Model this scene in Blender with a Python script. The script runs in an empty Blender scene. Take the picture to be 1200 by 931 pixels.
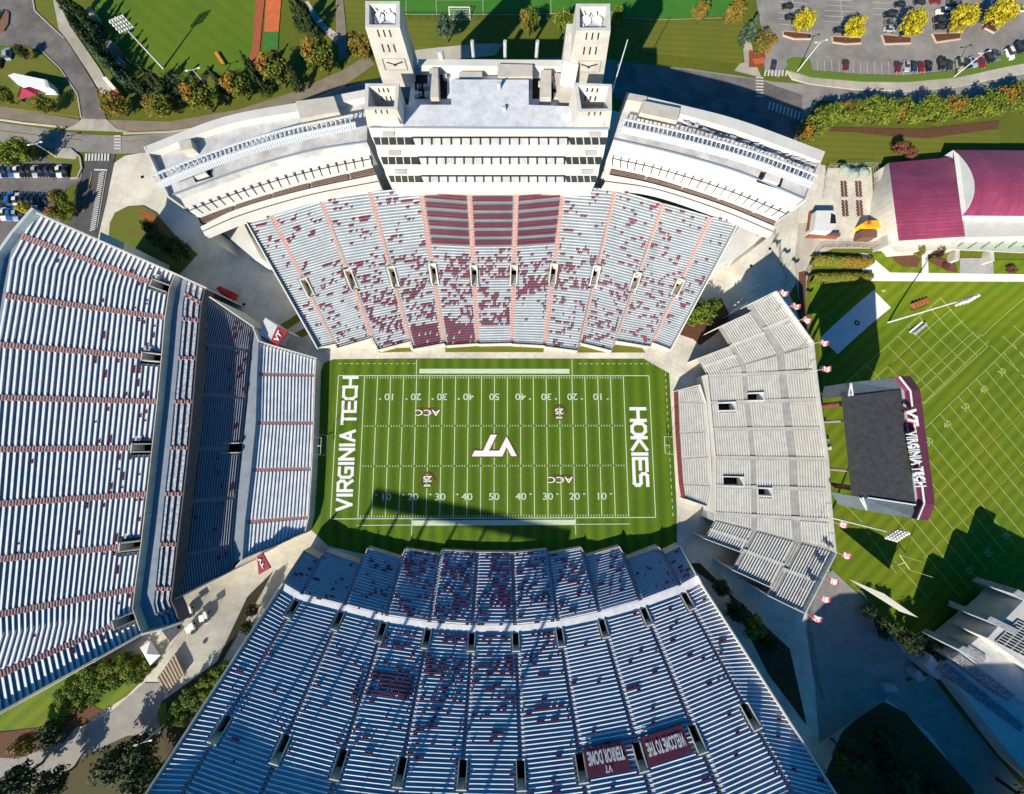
import bpy, bmesh, math, random
from mathutils import Vector, Matrix, noise
random.seed(7)
SC = bpy.context.scene
COL = SC.collection
# ---------------------------------------------------------------- camera
RM = Matrix(((0.9999306795908918, 0.0005090174205431098, -0.01176337171744671),
             (-0.0018306979283780386, 0.9936364268303711, -0.11262015725822554),
             (0.011631189018852453, 0.11263388556308444, 0.9935684794038957)))
CP = Vector((4.75761991, 3.25546434, 119.378822))
cam = bpy.data.cameras.new('camera'); cam.sensor_width = 36; cam.lens = 12.0
cam.clip_start = 0.5; cam.clip_end = 3000
co = bpy.data.objects.new('camera', cam); COL.objects.link(co)
co.matrix_world = Matrix.Translation(CP) @ RM.to_4x4(); SC.camera = co
# ---------------------------------------------------------------- light
SE = math.radians(29.5); SD = Vector((-0.46, -0.89)).normalized()
w = bpy.data.worlds.new('World'); SC.world = w; w.use_nodes = True
nt = w.node_tree; bg = nt.nodes['Background']
sky = nt.nodes.new('ShaderNodeTexSky'); sky.sky_type = 'NISHITA'; sky.sun_disc = False
sky.sun_elevation = SE; sky.sun_rotation = math.atan2(SD.x, SD.y)
hs = nt.nodes.new('ShaderNodeHueSaturation'); hs.inputs['Saturation'].default_value = 3.9; nt.links.new(sky.outputs[0], hs.inputs['Color']); nt.links.new(hs.outputs[0], bg.inputs[0]); bg.inputs[1].default_value = 0.072
sl = bpy.data.lights.new('sun', 'SUN'); sl.energy = 5.0; sl.angle = math.radians(0.5); sl.color = (1, 0.92, 0.78)
so = bpy.data.objects.new('sun', sl); COL.objects.link(so)
sv = Vector((SD.x*math.cos(SE), SD.y*math.cos(SE), math.sin(SE)))
so.rotation_euler = sv.to_track_quat('Z', 'Y').to_euler()
SC.view_settings.view_transform = 'Standard'; SC.view_settings.look = 'None'
SC.view_settings.exposure = 0.58; SC.view_settings.gamma = 1; SC.view_settings.use_curve_mapping = False
# ---------------------------------------------------------------- placement helpers
def ray(px, py): return RM @ Vector(((px-600)/400.0, (465.5-py)/400.0, -1.0))
def P(px, py, z=0.0):
    d = ray(px, py); t = (z-CP.z)/d.z
    return CP + d*t
def sm(a, b, x):
    t = min(1, max(0, (x-a)/(b-a))); return t*t*(3-2*t)
def g(x, y):
    d = math.hypot(max(0, abs(x)-66), max(0, abs(y)-38))
    wl = 1 - sm(20, 70, x)*(1-0.6*sm(40, 100, y))
    return 8*sm(0, 42, d)*wl - 5*sm(98, 122, x)*(1-sm(40, 80, y))
GR = 4.0
def gg(x, y):                       # the height of the ground mesh itself (grid of 4 m cells split along one diagonal)
    i, j = math.floor(x/GR), math.floor(y/GR); u, v = x/GR-i, y/GR-j
    a = g(i*GR, j*GR); d = g((i+1)*GR, (j+1)*GR)
    if u > v:
        b = g((i+1)*GR, j*GR); return a+(b-a)*u+(d-b)*v
    c = g(i*GR, (j+1)*GR); return a+(c-a)*v+(d-c)*u
def G(px, py, off=0.0):
    z = 0
    for _ in range(8):
        p = P(px, py, z); z = gg(p.x, p.y)+off
    return P(px, py, z)
# ---------------------------------------------------------------- materials
MATS = {}
def M(name, c1, c2=None, scale=0.5, rough=0.8, detail=6, lo=0.35, hi=0.65, metal=0.0, bump=0.0, spec=0.3, stretch=None, rot=0.0):
    if name in MATS: return MATS[name]
    m = bpy.data.materials.new(name); m.use_nodes = True; n = m.node_tree; b = n.nodes['Principled BSDF']
    b.inputs['Roughness'].default_value = rough; b.inputs['Metallic'].default_value = metal
    b.inputs['Specular IOR Level'].default_value = spec
    b.inputs['Base Color'].default_value = (*c1, 1)
    if c2 is not None:
        geo = n.nodes.new('ShaderNodeNewGeometry'); mp = n.nodes.new('ShaderNodeMapping')
        n.links.new(geo.outputs['Position'], mp.inputs[0])
        mp.inputs['Rotation'].default_value = (0, 0, rot)
        if stretch: mp.inputs['Scale'].default_value = stretch
        t = n.nodes.new('ShaderNodeTexNoise'); t.inputs['Scale'].default_value = scale; t.inputs['Detail'].default_value = detail
        t.inputs['Roughness'].default_value = 0.65
        n.links.new(mp.outputs[0], t.inputs['Vector'])
        r = n.nodes.new('ShaderNodeMapRange'); r.inputs[1].default_value = lo; r.inputs[2].default_value = hi
        n.links.new(t.outputs['Fac'], r.inputs[0])
        mx = n.nodes.new('ShaderNodeMix'); mx.data_type = 'RGBA'
        mx.inputs['A'].default_value = (*c1, 1); mx.inputs['B'].default_value = (*c2, 1)
        n.links.new(r.outputs[0], mx.inputs['Factor']); n.links.new(mx.outputs['Result'], b.inputs['Base Color'])
        if bump:
            bp = n.nodes.new('ShaderNodeBump'); bp.inputs['Strength'].default_value = bump; bp.inputs['Distance'].default_value = 0.3
            n.links.new(t.outputs['Fac'], bp.inputs['Height']); n.links.new(bp.outputs[0], b.inputs['Normal'])
    MATS[name] = m; return m
def Mstripe(name, ca, cb, cc, w_, rot=0.0, nscale=0.15, soft=0.3, rough=0.9):
    """mown turf: stripes of width w_ (m) with noise patches"""
    if name in MATS: return MATS[name]
    m = M(name, ca, cb, nscale, rough, lo=0.3, hi=0.7); n = m.node_tree; b = n.nodes['Principled BSDF']
    geo = n.nodes.new('ShaderNodeNewGeometry'); mp = n.nodes.new('ShaderNodeMapping'); mp.inputs['Rotation'].default_value = (0, 0, rot)
    n.links.new(geo.outputs['Position'], mp.inputs[0])
    wv = n.nodes.new('ShaderNodeTexWave'); wv.wave_type = 'BANDS'; wv.bands_direction = 'X'; wv.inputs['Scale'].default_value = 0.314/w_
    wv.inputs['Distortion'].default_value = 0.4; wv.inputs['Detail'].default_value = 1
    n.links.new(mp.outputs[0], wv.inputs['Vector'])
    fine = n.nodes.new('ShaderNodeTexNoise'); fine.inputs['Scale'].default_value = 1.3; fine.inputs['Detail'].default_value = 8
    n.links.new(geo.outputs['Position'], fine.inputs['Vector'])
    ad = n.nodes.new('ShaderNodeMath'); ad.operation = 'MULTIPLY'
    n.links.new(wv.outputs['Fac'], ad.inputs[0]); n.links.new(fine.outputs['Fac'], ad.inputs[1])
    ml = n.nodes.new('ShaderNodeMath'); ml.operation = 'MULTIPLY'; ml.inputs[1].default_value = soft*2; n.links.new(ad.outputs[0], ml.inputs[0])
    old = b.inputs['Base Color'].links[0].from_socket
    mx = n.nodes.new('ShaderNodeMix'); mx.data_type = 'RGBA'; mx.inputs['B'].default_value = (*cc, 1)
    n.links.new(old, mx.inputs['A']); n.links.new(ml.outputs[0], mx.inputs['Factor']); n.links.new(mx.outputs['Result'], b.inputs['Base Color'])
    return m
conc = M('concrete_light', (.74, .70, .59), (.62, .585, .49), .12, .9)
concg = M('concrete_grey', (.36, .36, .35), (.27, .27, .27), .2, .9)
whitep = M('white_wall', (.66, .65, .61), (.52, .51, .48), .15, .6, lo=.3, hi=.8)
roofw = M('white_roof_membrane', (.66, .66, .66), (.44, .45, .47), .25, .5, lo=.4, hi=.75)
roofd = M('dusty_roof_membrane', (.66, .68, .72), (.46, .48, .52), .5, .6, lo=.4, hi=.7, detail=10)
asph = M('asphalt', (.10, .10, .10), (.065, .065, .068), .3, .9)
asphl = M('worn_asphalt', (.30, .285, .26), (.24, .225, .21), .12, .9)
asphp = M('patched_asphalt', (.22, .20, .19), (.13, .12, .12), .15, .9)
walk = M('sidewalk_concrete', (.52, .48, .40), (.44, .41, .34), .3, .9)
brownwalk = M('brown_path_paving', (.25, .21, .16), (.19, .16, .12), .4, .9)
tread = M('bleacher_tread', (.52, .57, .62), (.34, .39, .45), .12, .45, detail=10)
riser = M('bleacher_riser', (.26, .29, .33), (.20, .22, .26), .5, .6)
bench = M('aluminium_bench', (.78, .81, .84), (.55, .60, .65), .35, .35, metal=0.0, detail=10)
treadw = M('grey_bleacher_tread', (.42, .42, .40), (.30, .30, .29), .4, .7)
riserw = M('grey_bleacher_riser', (.24, .235, .22), None, rough=.8)
benchw = M('grey_bleacher_bench', (.68, .68, .65), (.52, .52, .50), .5, .5)
aisA = M('aisle_step_red', (.42, .17, .15), (.33, .14, .13), 1.0, .8)
aisB = M('aisle_step_pale', (.58, .42, .37), (.45, .33, .30), 1.0, .8)
maroon = M('maroon_seat', (.23, .03, .06), (.16, .022, .045), 1.5, .5)
black = M('black_metal', (.02, .02, .022), None, rough=.5)
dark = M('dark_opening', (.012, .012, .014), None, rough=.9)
white = M('white_paint', (.78, .78, .76), None, rough=.6)
linep = M('field_line_paint', (.62, .68, .55), (.45, .55, .35), 2.0, .8)
roadl = M('road_line_white', (.68, .67, .62), (.5, .5, .47), 2.0, .8)
roady = M('road_line_yellow', (.55, .33, .05), (.42, .27, .07), 2.0, .8)
glass = M('grey_glass', (.42, .46, .48), None, rough=.15, spec=.6)
glassd = M('dark_glass', (.03, .035, .04), None, rough=.15, spec=.5)
steel = M('galvanised_steel', (.50, .53, .55), (.38, .40, .42), 1.0, .5)
orange = M('orange_red_paint', (.60, .10, .03), None, rough=.7)
mulch = M('brown_mulch', (.14, .06, .03), (.09, .04, .025), 1.5, .95)
def joints(m, w_, h_, rot=0.0, dark_=.72, mort=.012, stain=.05):
    n = m.node_tree; b = n.nodes['Principled BSDF']; src = b.inputs['Base Color'].links[0].from_socket
    geo = n.nodes.new('ShaderNodeNewGeometry'); mp = n.nodes.new('ShaderNodeMapping'); mp.inputs['Rotation'].default_value = (0, 0, rot); n.links.new(geo.outputs['Position'], mp.inputs[0])
    br = n.nodes.new('ShaderNodeTexBrick'); br.offset = 0; br.inputs['Scale'].default_value = 1; br.inputs['Mortar Size'].default_value = mort*w_; br.inputs['Brick Width'].default_value = w_; br.inputs['Row Height'].default_value = h_
    br.inputs['Color1'].default_value = (1, 1, 1, 1); br.inputs['Color2'].default_value = (.9, .9, .89, 1); br.inputs['Mortar'].default_value = (dark_, dark_, dark_, 1)
    n.links.new(mp.outputs[0], br.inputs['Vector'])
    t = n.nodes.new('ShaderNodeTexNoise'); t.inputs['Scale'].default_value = stain; t.inputs['Detail'].default_value = 12; t.inputs['Roughness'].default_value = .75; n.links.new(geo.outputs['Position'], t.inputs['Vector'])
    r = n.nodes.new('ShaderNodeMapRange'); r.inputs[1].default_value = .38; r.inputs[2].default_value = .6; r.inputs[3].default_value = .74; r.inputs[4].default_value = 1.06; n.links.new(t.outputs['Fac'], r.inputs[0])
    m1 = n.nodes.new('ShaderNodeMix'); m1.data_type = 'RGBA'; m1.blend_type = 'MULTIPLY'; m1.inputs['Factor'].default_value = 1; n.links.new(src, m1.inputs['A']); n.links.new(br.outputs['Color'], m1.inputs['B'])
    m2 = n.nodes.new('ShaderNodeVectorMath'); m2.operation = 'SCALE'; n.links.new(m1.outputs['Result'], m2.inputs[0]); n.links.new(r.outputs[0], m2.inputs['Scale']); n.links.new(m2.outputs[0], b.inputs['Base Color'])
joints(conc, 4.5, 4.5, .3); joints(walk, 1.8, 60, 0, .8); joints(asphl, 300, 300, .2, .8, .0, .09); joints(asphp, 300, 300, .2, .8, 0, .12); joints(roofw, 3.0, 12.0, 0, .8, .01, .1)
# ---------------------------------------------------------------- mesh helper
class MB:
    def __init__(s): s.v = []; s.f = []; s.m = []
    def quad(s, a, b, c, d, m=0):
        i = len(s.v); s.v += [tuple(a), tuple(b), tuple(c), tuple(d)]; s.f.append((i, i+1, i+2, i+3)); s.m.append(m)
    def poly(s, pts, m=0):
        i = len(s.v); s.v += [tuple(p) for p in pts]; s.f.append(tuple(range(i, i+len(pts)))); s.m.append(m)
    def prism(s, top, bot, m=0, mt=None, cap=True):       # matching loops, top and bottom
        n = len(top); mt = m if mt is None else mt
        if cap: s.poly(top, mt)
        for k in range(n):
            l = (k+1) % n; s.quad(top[k], bot[k], bot[l], top[l], m)
        s.poly(list(reversed(bot)), m)
    def pz(s, pts, z0, z1, m=0, mt=None):                 # vertical prism over xy points
        s.prism([Vector((p[0], p[1], z1)) for p in pts], [Vector((p[0], p[1], z0)) for p in pts], m, mt)
    def box(s, c, sx, sy, sz, m=0, a=0.0):                # c = centre of the base
        ca, sa = math.cos(a), math.sin(a); q = []
        for dx, dy in ((-1, -1), (1, -1), (1, 1), (-1, 1)):
            x, y = dx*sx/2, dy*sy/2; q.append((c[0]+x*ca-y*sa, c[1]+x*sa+y*ca))
        s.pz(q, c[2], c[2]+sz, m)
    def beam(s, a, b, w_, h=None, m=0):
        a = Vector(a); b = Vector(b); h = h or w_; d = (b-a)
        if d.length < 1e-6: return
        d.normalize(); up = Vector((0, 0, 1)) if abs(d.z) < .95 else Vector((1, 0, 0))
        x = d.cross(up).normalized(); y = x.cross(d).normalized()
        o = [x*w_/2+y*h/2, -x*w_/2+y*h/2, -x*w_/2-y*h/2, x*w_/2-y*h/2]
        s.prism([a+k for k in o], [b+k for k in o], m)
    def cyl(s, a, b, r, r2=None, n=8, m=0):
        a = Vector(a); b = Vector(b); r2 = r if r2 is None else r2; d = (b-a).normalized()
        up = Vector((0, 0, 1)) if abs(d.z) < .95 else Vector((1, 0, 0))
        x = d.cross(up).normalized(); y = x.cross(d).normalized()
        A = [a+(x*math.cos(t)+y*math.sin(t))*r for t in [2*math.pi*k/n for k in range(n)]]
        B = [b+(x*math.cos(t)+y*math.sin(t))*r2 for t in [2*math.pi*k/n for k in range(n)]]
        s.prism(A, B, m)
    def build(s, name, mats, parent=None, weld=False):
        me = bpy.data.meshes.new(name); me.from_pydata(s.v, [], s.f)
        if not isinstance(mats, (list, tuple)): mats = [mats]
        for k in mats: me.materials.append(k)
        me.polygons.foreach_set('material_index', s.m)
        me.update(); o = bpy.data.objects.new(name, me); COL.objects.link(o)
        if parent is not None:
            o.parent = parent; o.matrix_parent_inverse = Matrix.Translation(-Vector(parent.location)) if parent.rotation_euler.z == 0 else parent.matrix_basis.inverted()
        return o
def empty(name, loc, label, cat, group=None, rz=0.0):
    o = bpy.data.objects.new(name, None); COL.objects.link(o); o.location = loc; o.rotation_euler.z = rz
    o.empty_display_size = .5
    o['label'] = label; o['category'] = cat
    if group: o['group'] = group
    return o
def tag(o, label, cat, group=None):
    o['label'] = label; o['category'] = cat
    if group: o['group'] = group
    return o
def struct(o): o['kind'] = 'structure'; return o
def ctree(o, parent=None):
    c = o.copy(); COL.objects.link(c)
    if parent is not None: c.parent = parent
    for ch in [k for k in o.children]: ctree(ch, c)
    return c
def mesh_of(name, text, size=1.0, off=0.02, extr=0.0, sx=1.0):
    cu = bpy.data.curves.new(name, 'FONT'); cu.body = text; cu.size = size; cu.offset = off; cu.extrude = extr
    cu.align_x = 'CENTER'; cu.align_y = 'CENTER'; cu.resolution_u = 3
    o = bpy.data.objects.new(name, cu); COL.objects.link(o)
    dg = bpy.context.evaluated_depsgraph_get(); me = bpy.data.meshes.new_from_object(o.evaluated_get(dg))
    bpy.data.objects.remove(o); bpy.data.curves.remove(cu)
    for v in me.vertices: v.co.x *= sx
    me.name = name; return me
def text(name, s, c, dx, up, size, mat, parent=None, off=0.02, extr=0.0, sx=1.0, width=None):
    """writing centred at c; dx = reading direction, up = letter-top direction"""
    me = mesh_of(name, s, size, off, extr, sx)
    if width:
        xs = [v.co.x for v in me.vertices]; k = width/(max(xs)-min(xs))
        for v in me.vertices: v.co.x *= k
    dx = Vector(dx).normalized(); up = Vector(up); nn = dx.cross(up).normalized(); up = nn.cross(dx).normalized()
    mm = Matrix((dx, up, nn)).transposed().to_4x4(); mm.translation = Vector(c)
    me.transform(mm); me.materials.clear(); me.materials.append(mat)
    o = bpy.data.objects.new(name, me); COL.objects.link(o)
    if parent is not None: o.parent = parent; o.matrix_parent_inverse = Matrix.Translation(-Vector(parent.location))
    return o
# ================================================================ GROUND
def drape(bm, off):
    xs = [v.co.x for v in bm.verts]; ys = [v.co.y for v in bm.verts]
    for ax, lo, hi in ((0, min(xs), max(xs)), (1, min(ys), max(ys))):
        k = math.floor(lo/GR)+1
        while k*GR < hi:
            co_ = Vector((0, 0, 0)); co_[ax] = k*GR; no = Vector((0, 0, 0)); no[ax] = 1
            bmesh.ops.bisect_plane(bm, geom=bm.verts[:]+bm.edges[:]+bm.faces[:], plane_co=co_, plane_no=no); k += 1
    lo = min(x-y for x, y in zip(xs, ys)); hi = max(x-y for x, y in zip(xs, ys)); k = math.floor(lo/GR)+1
    while k*GR < hi:
        bmesh.ops.bisect_plane(bm, geom=bm.verts[:]+bm.edges[:]+bm.faces[:], plane_co=Vector((k*GR, 0, 0)), plane_no=Vector((1, -1, 0)).normalized()); k += 1
    for v in bm.verts: v.co.z = gg(v.co.x, v.co.y)+off
LAY = [0.05]
def flat(x0, y0, x1, y1):
    return abs(x0) < 66 and abs(x1) < 66 and abs(y0) < 38 and abs(y1) < 38
def sheet(name, pts, mat, lay, px=True, thick=0.0, tagging=True):
    """a sheet lying on the ground; pts in picture coordinates of the ground or world xy"""
    w_ = [(G(*p) if px else Vector((p[0], p[1], 0))) for p in pts]
    bm = bmesh.new(); LAY[0] += .0004; thick += LAY[0]-.05
    vs = [bm.verts.new((p.x, p.y, 0)) for p in w_]
    f = bm.faces.new(vs)
    bmesh.ops.triangulate(bm, faces=[f])
    if not all(flat(p.x, p.y, p.x, p.y) for p in w_): drape(bm, 0.05*lay+thick)
    else:
        for v in bm.verts: v.co.z = 0.05*lay+thick
    if thick > .06:
        be = [e for e in bm.edges if len(e.link_faces) == 1]
        r = bmesh.ops.extrude_edge_only(bm, edges=be)
        for v in [x for x in r['geom'] if isinstance(x, bmesh.types.BMVert)]: v.co.z -= thick+0.05*lay+.1
    bmesh.ops.recalc_face_normals(bm, faces=bm.faces[:])
    up = sum(f.normal.z*f.calc_area() for f in bm.faces)
    if up < 0: bmesh.ops.reverse_faces(bm, faces=bm.faces[:])
    me = bpy.data.meshes.new(name); bm.to_mesh(me); bm.free(); me.materials.append(mat)
    o = bpy.data.objects.new(name, me); COL.objects.link(o)
    if tagging: struct(o)
    return o
def strip_pts(pl, w_):                      # polyline in world metres -> outline of width w_
    pl = [Vector((p[0], p[1])) for p in pl]; L_, R_ = [], []
    for i, p in enumerate(pl):
        a = pl[max(0, i-1)]; b = pl[min(len(pl)-1, i+1)]; d = (b-a).normalized(); n_ = Vector((-d.y, d.x))*w_/2
        L_.append(p+n_); R_.append(p-n_)
    return L_+R_[::-1]
def strip(name, pxs, w_, mat, lay, thick=0.0):
    return sheet(name, strip_pts([G(*p) for p in pxs], w_), mat, lay, px=False, thick=thick)
def lines(name, segs, w_, mat, lay, world=False):      # many painted lines in one mesh
    mb = MB(); off = 0.05*lay
    for a, b in segs:
        A = Vector((a[0], a[1], 0)) if world else G(*a); B = Vector((b[0], b[1], 0)) if world else G(*b)
        n_ = max(1, int((B-A).length/3)) if not (flat(A.x, A.y, B.x, B.y)) else 1
        d = (B-A); d.z = 0; d.normalize(); q = Vector((-d.y, d.x, 0))*w_/2
        for k in range(n_):
            s0 = A.lerp(B, k/n_); s1 = A.lerp(B, (k+1)/n_); c = [s0+q, s0-q, s1-q, s1+q]
            mb.poly([(p.x, p.y, gg(p.x, p.y)+off) for p in reversed(c)])
    o = mb.build(name, mat)
    return struct(o)
grass = Mstripe('grass', (.085, .115, .008), (.13, .135, .010), (.07, .11, .008), 3.0, rot=.5, nscale=.05)
grassb = Mstripe('bright_lawn', (.10, .175, .002), (.17, .20, .003), (.055, .11, .002), 4.0, rot=math.radians(48), nscale=.04, soft=.5)
grassf = Mstripe('stadium_turf', (.078, .155, .003), (.115, .19, .004), (.045, .098, .003), 4.57, rot=0, nscale=.06, soft=.7)
grasst = Mstripe('outfield_grass', (.07, .15, .006), (.12, .17, .008), (.055, .12, .006), 5.0, rot=-.9, nscale=.05)
grasso = Mstripe('olive_lawn', (.16, .16, .015), (.11, .14, .015), (.10, .12, .012), 2.5, rot=1.6, nscale=.08, soft=.5)
# base terrain
bm = bmesh.new(); N0, N1 = -70, 75; vv = {}
for i in range(N0, N1+1):
    for j in range(N0, N1+1): vv[i, j] = bm.verts.new((i*GR, j*GR, g(i*GR, j*GR)))
for i in range(N0, N1):
    for j in range(N0, N1):
        bm.faces.new((vv[i, j], vv[i+1, j], vv[i+1, j+1])); bm.faces.new((vv[i, j], vv[i+1, j+1], vv[i, j+1]))
ring = [vv[i, N0] for i in range(N0, N1+1)]+[vv[N1, j] for j in range(N0+1, N1+1)]+[vv[i, N1] for i in range(N1-1, N0-1, -1)]+[vv[N0, j] for j in range(N1-1, N0, -1)]
out = [bm.verts.new((v.co.x*6, v.co.y*6, v.co.z)) for v in ring]
for k in range(len(ring)):
    l = (k+1) % len(ring); bm.faces.new((ring[k], out[k], out[l], ring[l]))
me = bpy.data.meshes.new('ground'); bm.to_mesh(me); bm.free(); me.materials.append(grass)
struct_ground = bpy.data.objects.new('ground', me); COL.objects.link(struct_ground); struct(struct_ground)
# --- stadium plaza under and around the stands
sheet('stadium_plaza', [(100, 285), (112, 225), (122, 200), (146, 183), (250, 165), (430, 135), (720, 130), (915, 185), (945, 235), (940, 262),
      (955, 300), (925, 345), (950, 400), (950, 470), (955, 560), (950, 610), (962, 660), (1010, 700), (1070, 772), (1060, 800), (1150, 931), (1170, 960),
      (1000, 1000), (600, 960), (200, 960), (40, 960), (-60, 900), (-80, 600), (-60, 300), (60, 250)], conc, 1)
# --- stadium field
fieldp = [(380, 425.5), (391, 421.5), (480, 420.5), (754, 420.8), (784, 438), (793, 600), (793, 640), (740, 652), (600, 656), (430, 650), (385, 640), (366, 622), (366, 600), (371, 450)]
sheet('field_apron', [(372, 412), (480, 408), (700, 411), (770, 412), (812, 440), (835, 470), (835, 640), (800, 680), (600, 690), (380, 680), (345, 640), (345, 470)], conc, 2)
sheet('football_field', fieldp, grassf, 3)
sheet('sideline_grass', [(444, 409), (480, 408), (483, 412.5), (444, 413.5)], grasso, 3)
sheet('sideline_grass', [(522, 405), (637, 407), (637, 413), (522, 413)], grasso, 3)
sheet('sideline_grass', [(678, 405), (700, 402), (752, 408), (756, 413.5), (676, 413.5)], grasso, 3)
L_, W_ = 54.864, 24.384; yd = .9144
seg = [((-L_, -W_), (L_, -W_)), ((-L_, W_), (L_, W_))]
for k in range(-12, 13):
    if k in (-11, 11): continue
    seg.append(((k*5*yd, -W_), (k*5*yd, W_)))
lines('field_lines', seg, .28, linep, 4, True)
seg = []
for k in range(-49, 50):
    if k % 5 == 0: continue
    x = k*yd
    for y in (-W_+.7, W_-.7): seg.append(((x, y-.35), (x, y+.35)))
for k in range(-49, 50):
    x = k*yd
    for y in (-6.1-.9, 6.1+.6): seg.append(((x, y-.3), (x, y+.3)))
lines('field_hash_marks', seg, .22, linep, 4, True)
lines('sideline_marks', [((-W_*1.09, W_+1.6), (W_*1.09, W_+1.6)), ((-W_*1.13, -W_-1.5), (W_*1.13, -W_-1.5))], 1.7, linep, 4, True)
lines('sideline_limit_line', [((-W_*1.13, -W_), (-W_*1.13, -W_-5.5)), ((W_*1.13, -W_), (W_*1.13, -W_-5.5)), ((-W_*1.13, W_), (-W_*1.13, W_+5.8)), ((W_*1.13, W_), (W_*1.13, W_+5.8)),
      ((W_*1.13, -W_-2.1), (46, -W_-2.1)), ((-46, -W_-2.1), (-W_*1.13, -W_-2.1))], .25, linep, 5, True)
seg = []
for k in range(22):
    seg.append(((-61.2, -24+k*2.3), (-61.2, -24+k*2.3+1.1))); seg.append(((60.8, -24+k*2.3), (60.8, -24+k*2.3+1.1)))
for k in range(14): seg.append(((-55+k*2, W_+4.3), (-54+k*2, W_+4.3))); seg.append(((30+k*2, W_+4.3), (31+k*2, W_+4.3)))
lines('coaching_dashes', seg, .2, linep, 4, True)
lines('goal_area_box', [((-63.5, -3.2), (-57.6, -3.2)), ((-57.6, -3.2), (-57.6, 3.6)), ((-57.6, 3.6), (-63.5, 3.6))], .22, linep, 4, True)
# yard numbers
for k, s_ in ((-40, '10'), (-30, '20'), (-20, '30'), (-10, '40'), (0, '50'), (10, '40'), (20, '30'), (30, '20'), (40, '10')):
    for side in (1, -1):
        y = W_-7.4 if side > 0 else -W_+7.0
        t = text('yard_number', s_[0]+' '+s_[1] if 0 else s_, (k*yd, y, .27), (-side, 0, 0), (0, -side, 0), 3.3, linep, off=.035, sx=1.15); struct(t)
        if k:
            a = MB(); sgn = -1 if k < 0 else 1; x = k*yd+sgn*3.0; yy = y+(-side)*.9
            a.poly([(x, yy-.35, .27), (x+sgn*1.0, yy, .27), (x, yy+.35, .27)][::sgn]); struct(a.build('direction_arrow', linep))
# block letters from strokes
GL = {'V': [[(0, 1), (.5, 0), (1, 1)]], 'I': [[(.5, 0), (.5, 1)]], 'R': [[(0, 0), (0, 1), (.75, 1), (.95, .85), (.95, .62), (.75, .48), (0, .48)], [(.5, .48), (.98, 0)]],
      'G': [[(1, .97), (.3, .97), (.05, .8), (.05, .2), (.3, .03), (.97, .03), (.97, .5), (.55, .5)]], 'N': [[(0, 0), (0, 1), (1, 0), (1, 1)]],
      'A': [[(0, 0), (.5, 1), (1, 0)], [(.22, .3), (.78, .3)]], 'T': [[(0, .96), (1, .96)], [(.5, .96), (.5, 0)]],
      'E': [[(1, .96), (0, .96), (0, .04), (1, .04)], [(0, .5), (.9, .5)]], 'C': [[(1, .96), (.3, .96), (.05, .75), (.05, .25), (.3, .04), (1, .04)]],
      'H': [[(0, 0), (0, 1)], [(1, 0), (1, 1)], [(0, .5), (1, .5)]], 'O': [[(.3, .96), (.7, .96), (.97, .75), (.97, .25), (.7, .04), (.3, .04), (.03, .25), (.03, .75), (.3, .96)]],
      'K': [[(0, 0), (0, 1)], [(1, 1), (.15, .5), (1, 0)]], 'S': [[(1, .96), (.2, .96), (.04, .82), (.04, .62), (.2, .5), (.8, .5), (.96, .38), (.96, .18), (.8, .04), (0, .04)]]}
def strokes(word, org, dx, up, lw, lh, gap, th, mb, z=0.0, spw=None):
    dx = Vector(dx); up = Vector(up); x = 0; org = Vector(org)
    for ch in word:
        if ch == ' ': x += (spw or lw*.5); continue
        w_ = lw if ch != 'I' else th
        for st in GL[ch]:
            for (a, b) in zip(st[:-1], st[1:]):
                if ch == 'I': a = (.5, a[1]); b = (.5, b[1])
                A = org+dx*(x+a[0]*w_)+up*(a[1]*lh); B = org+dx*(x+b[0]*w_)+up*(b[1]*lh); d = (B-A).normalized(); q = d.cross(Vector((0, 0, 1)))*th/2
                e = d*th*.42
                mb.poly([(p.x, p.y, z+random.random()*.004) for p in (A-e+q, A-e-q, B+e-q, B+e+q)][::-1])
        x += w_+gap
    return x
def word_len(word, lw, gap, th, spw): return sum((spw if c == ' ' else (th if c == 'I' else lw)+gap) for c in word)-gap
mb = MB(); strokes('VIRGINIA TECH', (-48.2, -21.4, 0), (0, 1, 0), (-1, 0, 0), 3.35, 4.7, .95, 1.0, mb, .22, 1.5)
struct(mb.build('endzone_lettering', white))
mb = MB(); strokes('HOKIES', (47.9, 12.6, 0), (0, -1, 0), (1, 0, 0), 4.1, 5.0, .95, 1.15, mb, .22)
struct(mb.build('endzone_lettering', white))
vt = [(525, 295), (635, 295), (495, 575), (675, 575), (805, 325), (985, 670), (885, 670), (805, 515), (730, 675), (195, 675), (245, 575), (395, 575)]
vtp = [(540+x/15, 490+y/15) for x, y in vt]
c_ = Vector((sum(p[0] for p in vtp)/12, sum(p[1] for p in vtp)/12))
ob = bpy.data.objects
paintred = M('field_paint_maroon', (.22, .05, .02), (.12, .07, .015), 1.0, .9)
def outline(name, pts, d, mat, lay):                       # logo outline: grow polygon by d metres
    w_ = [G(*p) for p in pts]; n = len(w_); out = []; area = sum(w_[i].x*w_[(i+1) % n].y-w_[(i+1) % n].x*w_[i].y for i in range(n)); s_ = 1 if area > 0 else -1
    for i in range(n):
        a, b, c = w_[i-1], w_[i], w_[(i+1) % n]; d1 = (b-a).xy.normalized(); d2 = (c-b).xy.normalized()
        n1 = Vector((d1.y, -d1.x))*s_; n2 = Vector((d2.y, -d2.x))*s_; m_ = (n1+n2); m_ = m_/max(.5, m_.dot(n1)); out.append((b.x+m_.x*d, b.y+m_.y*d))
    return sheet(name, out, mat, lay, px=False)
outline('midfield_logo_outline', vtp, .38, paintred, 5)
sheet('midfield_logo', vtp, white, 6)
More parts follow.
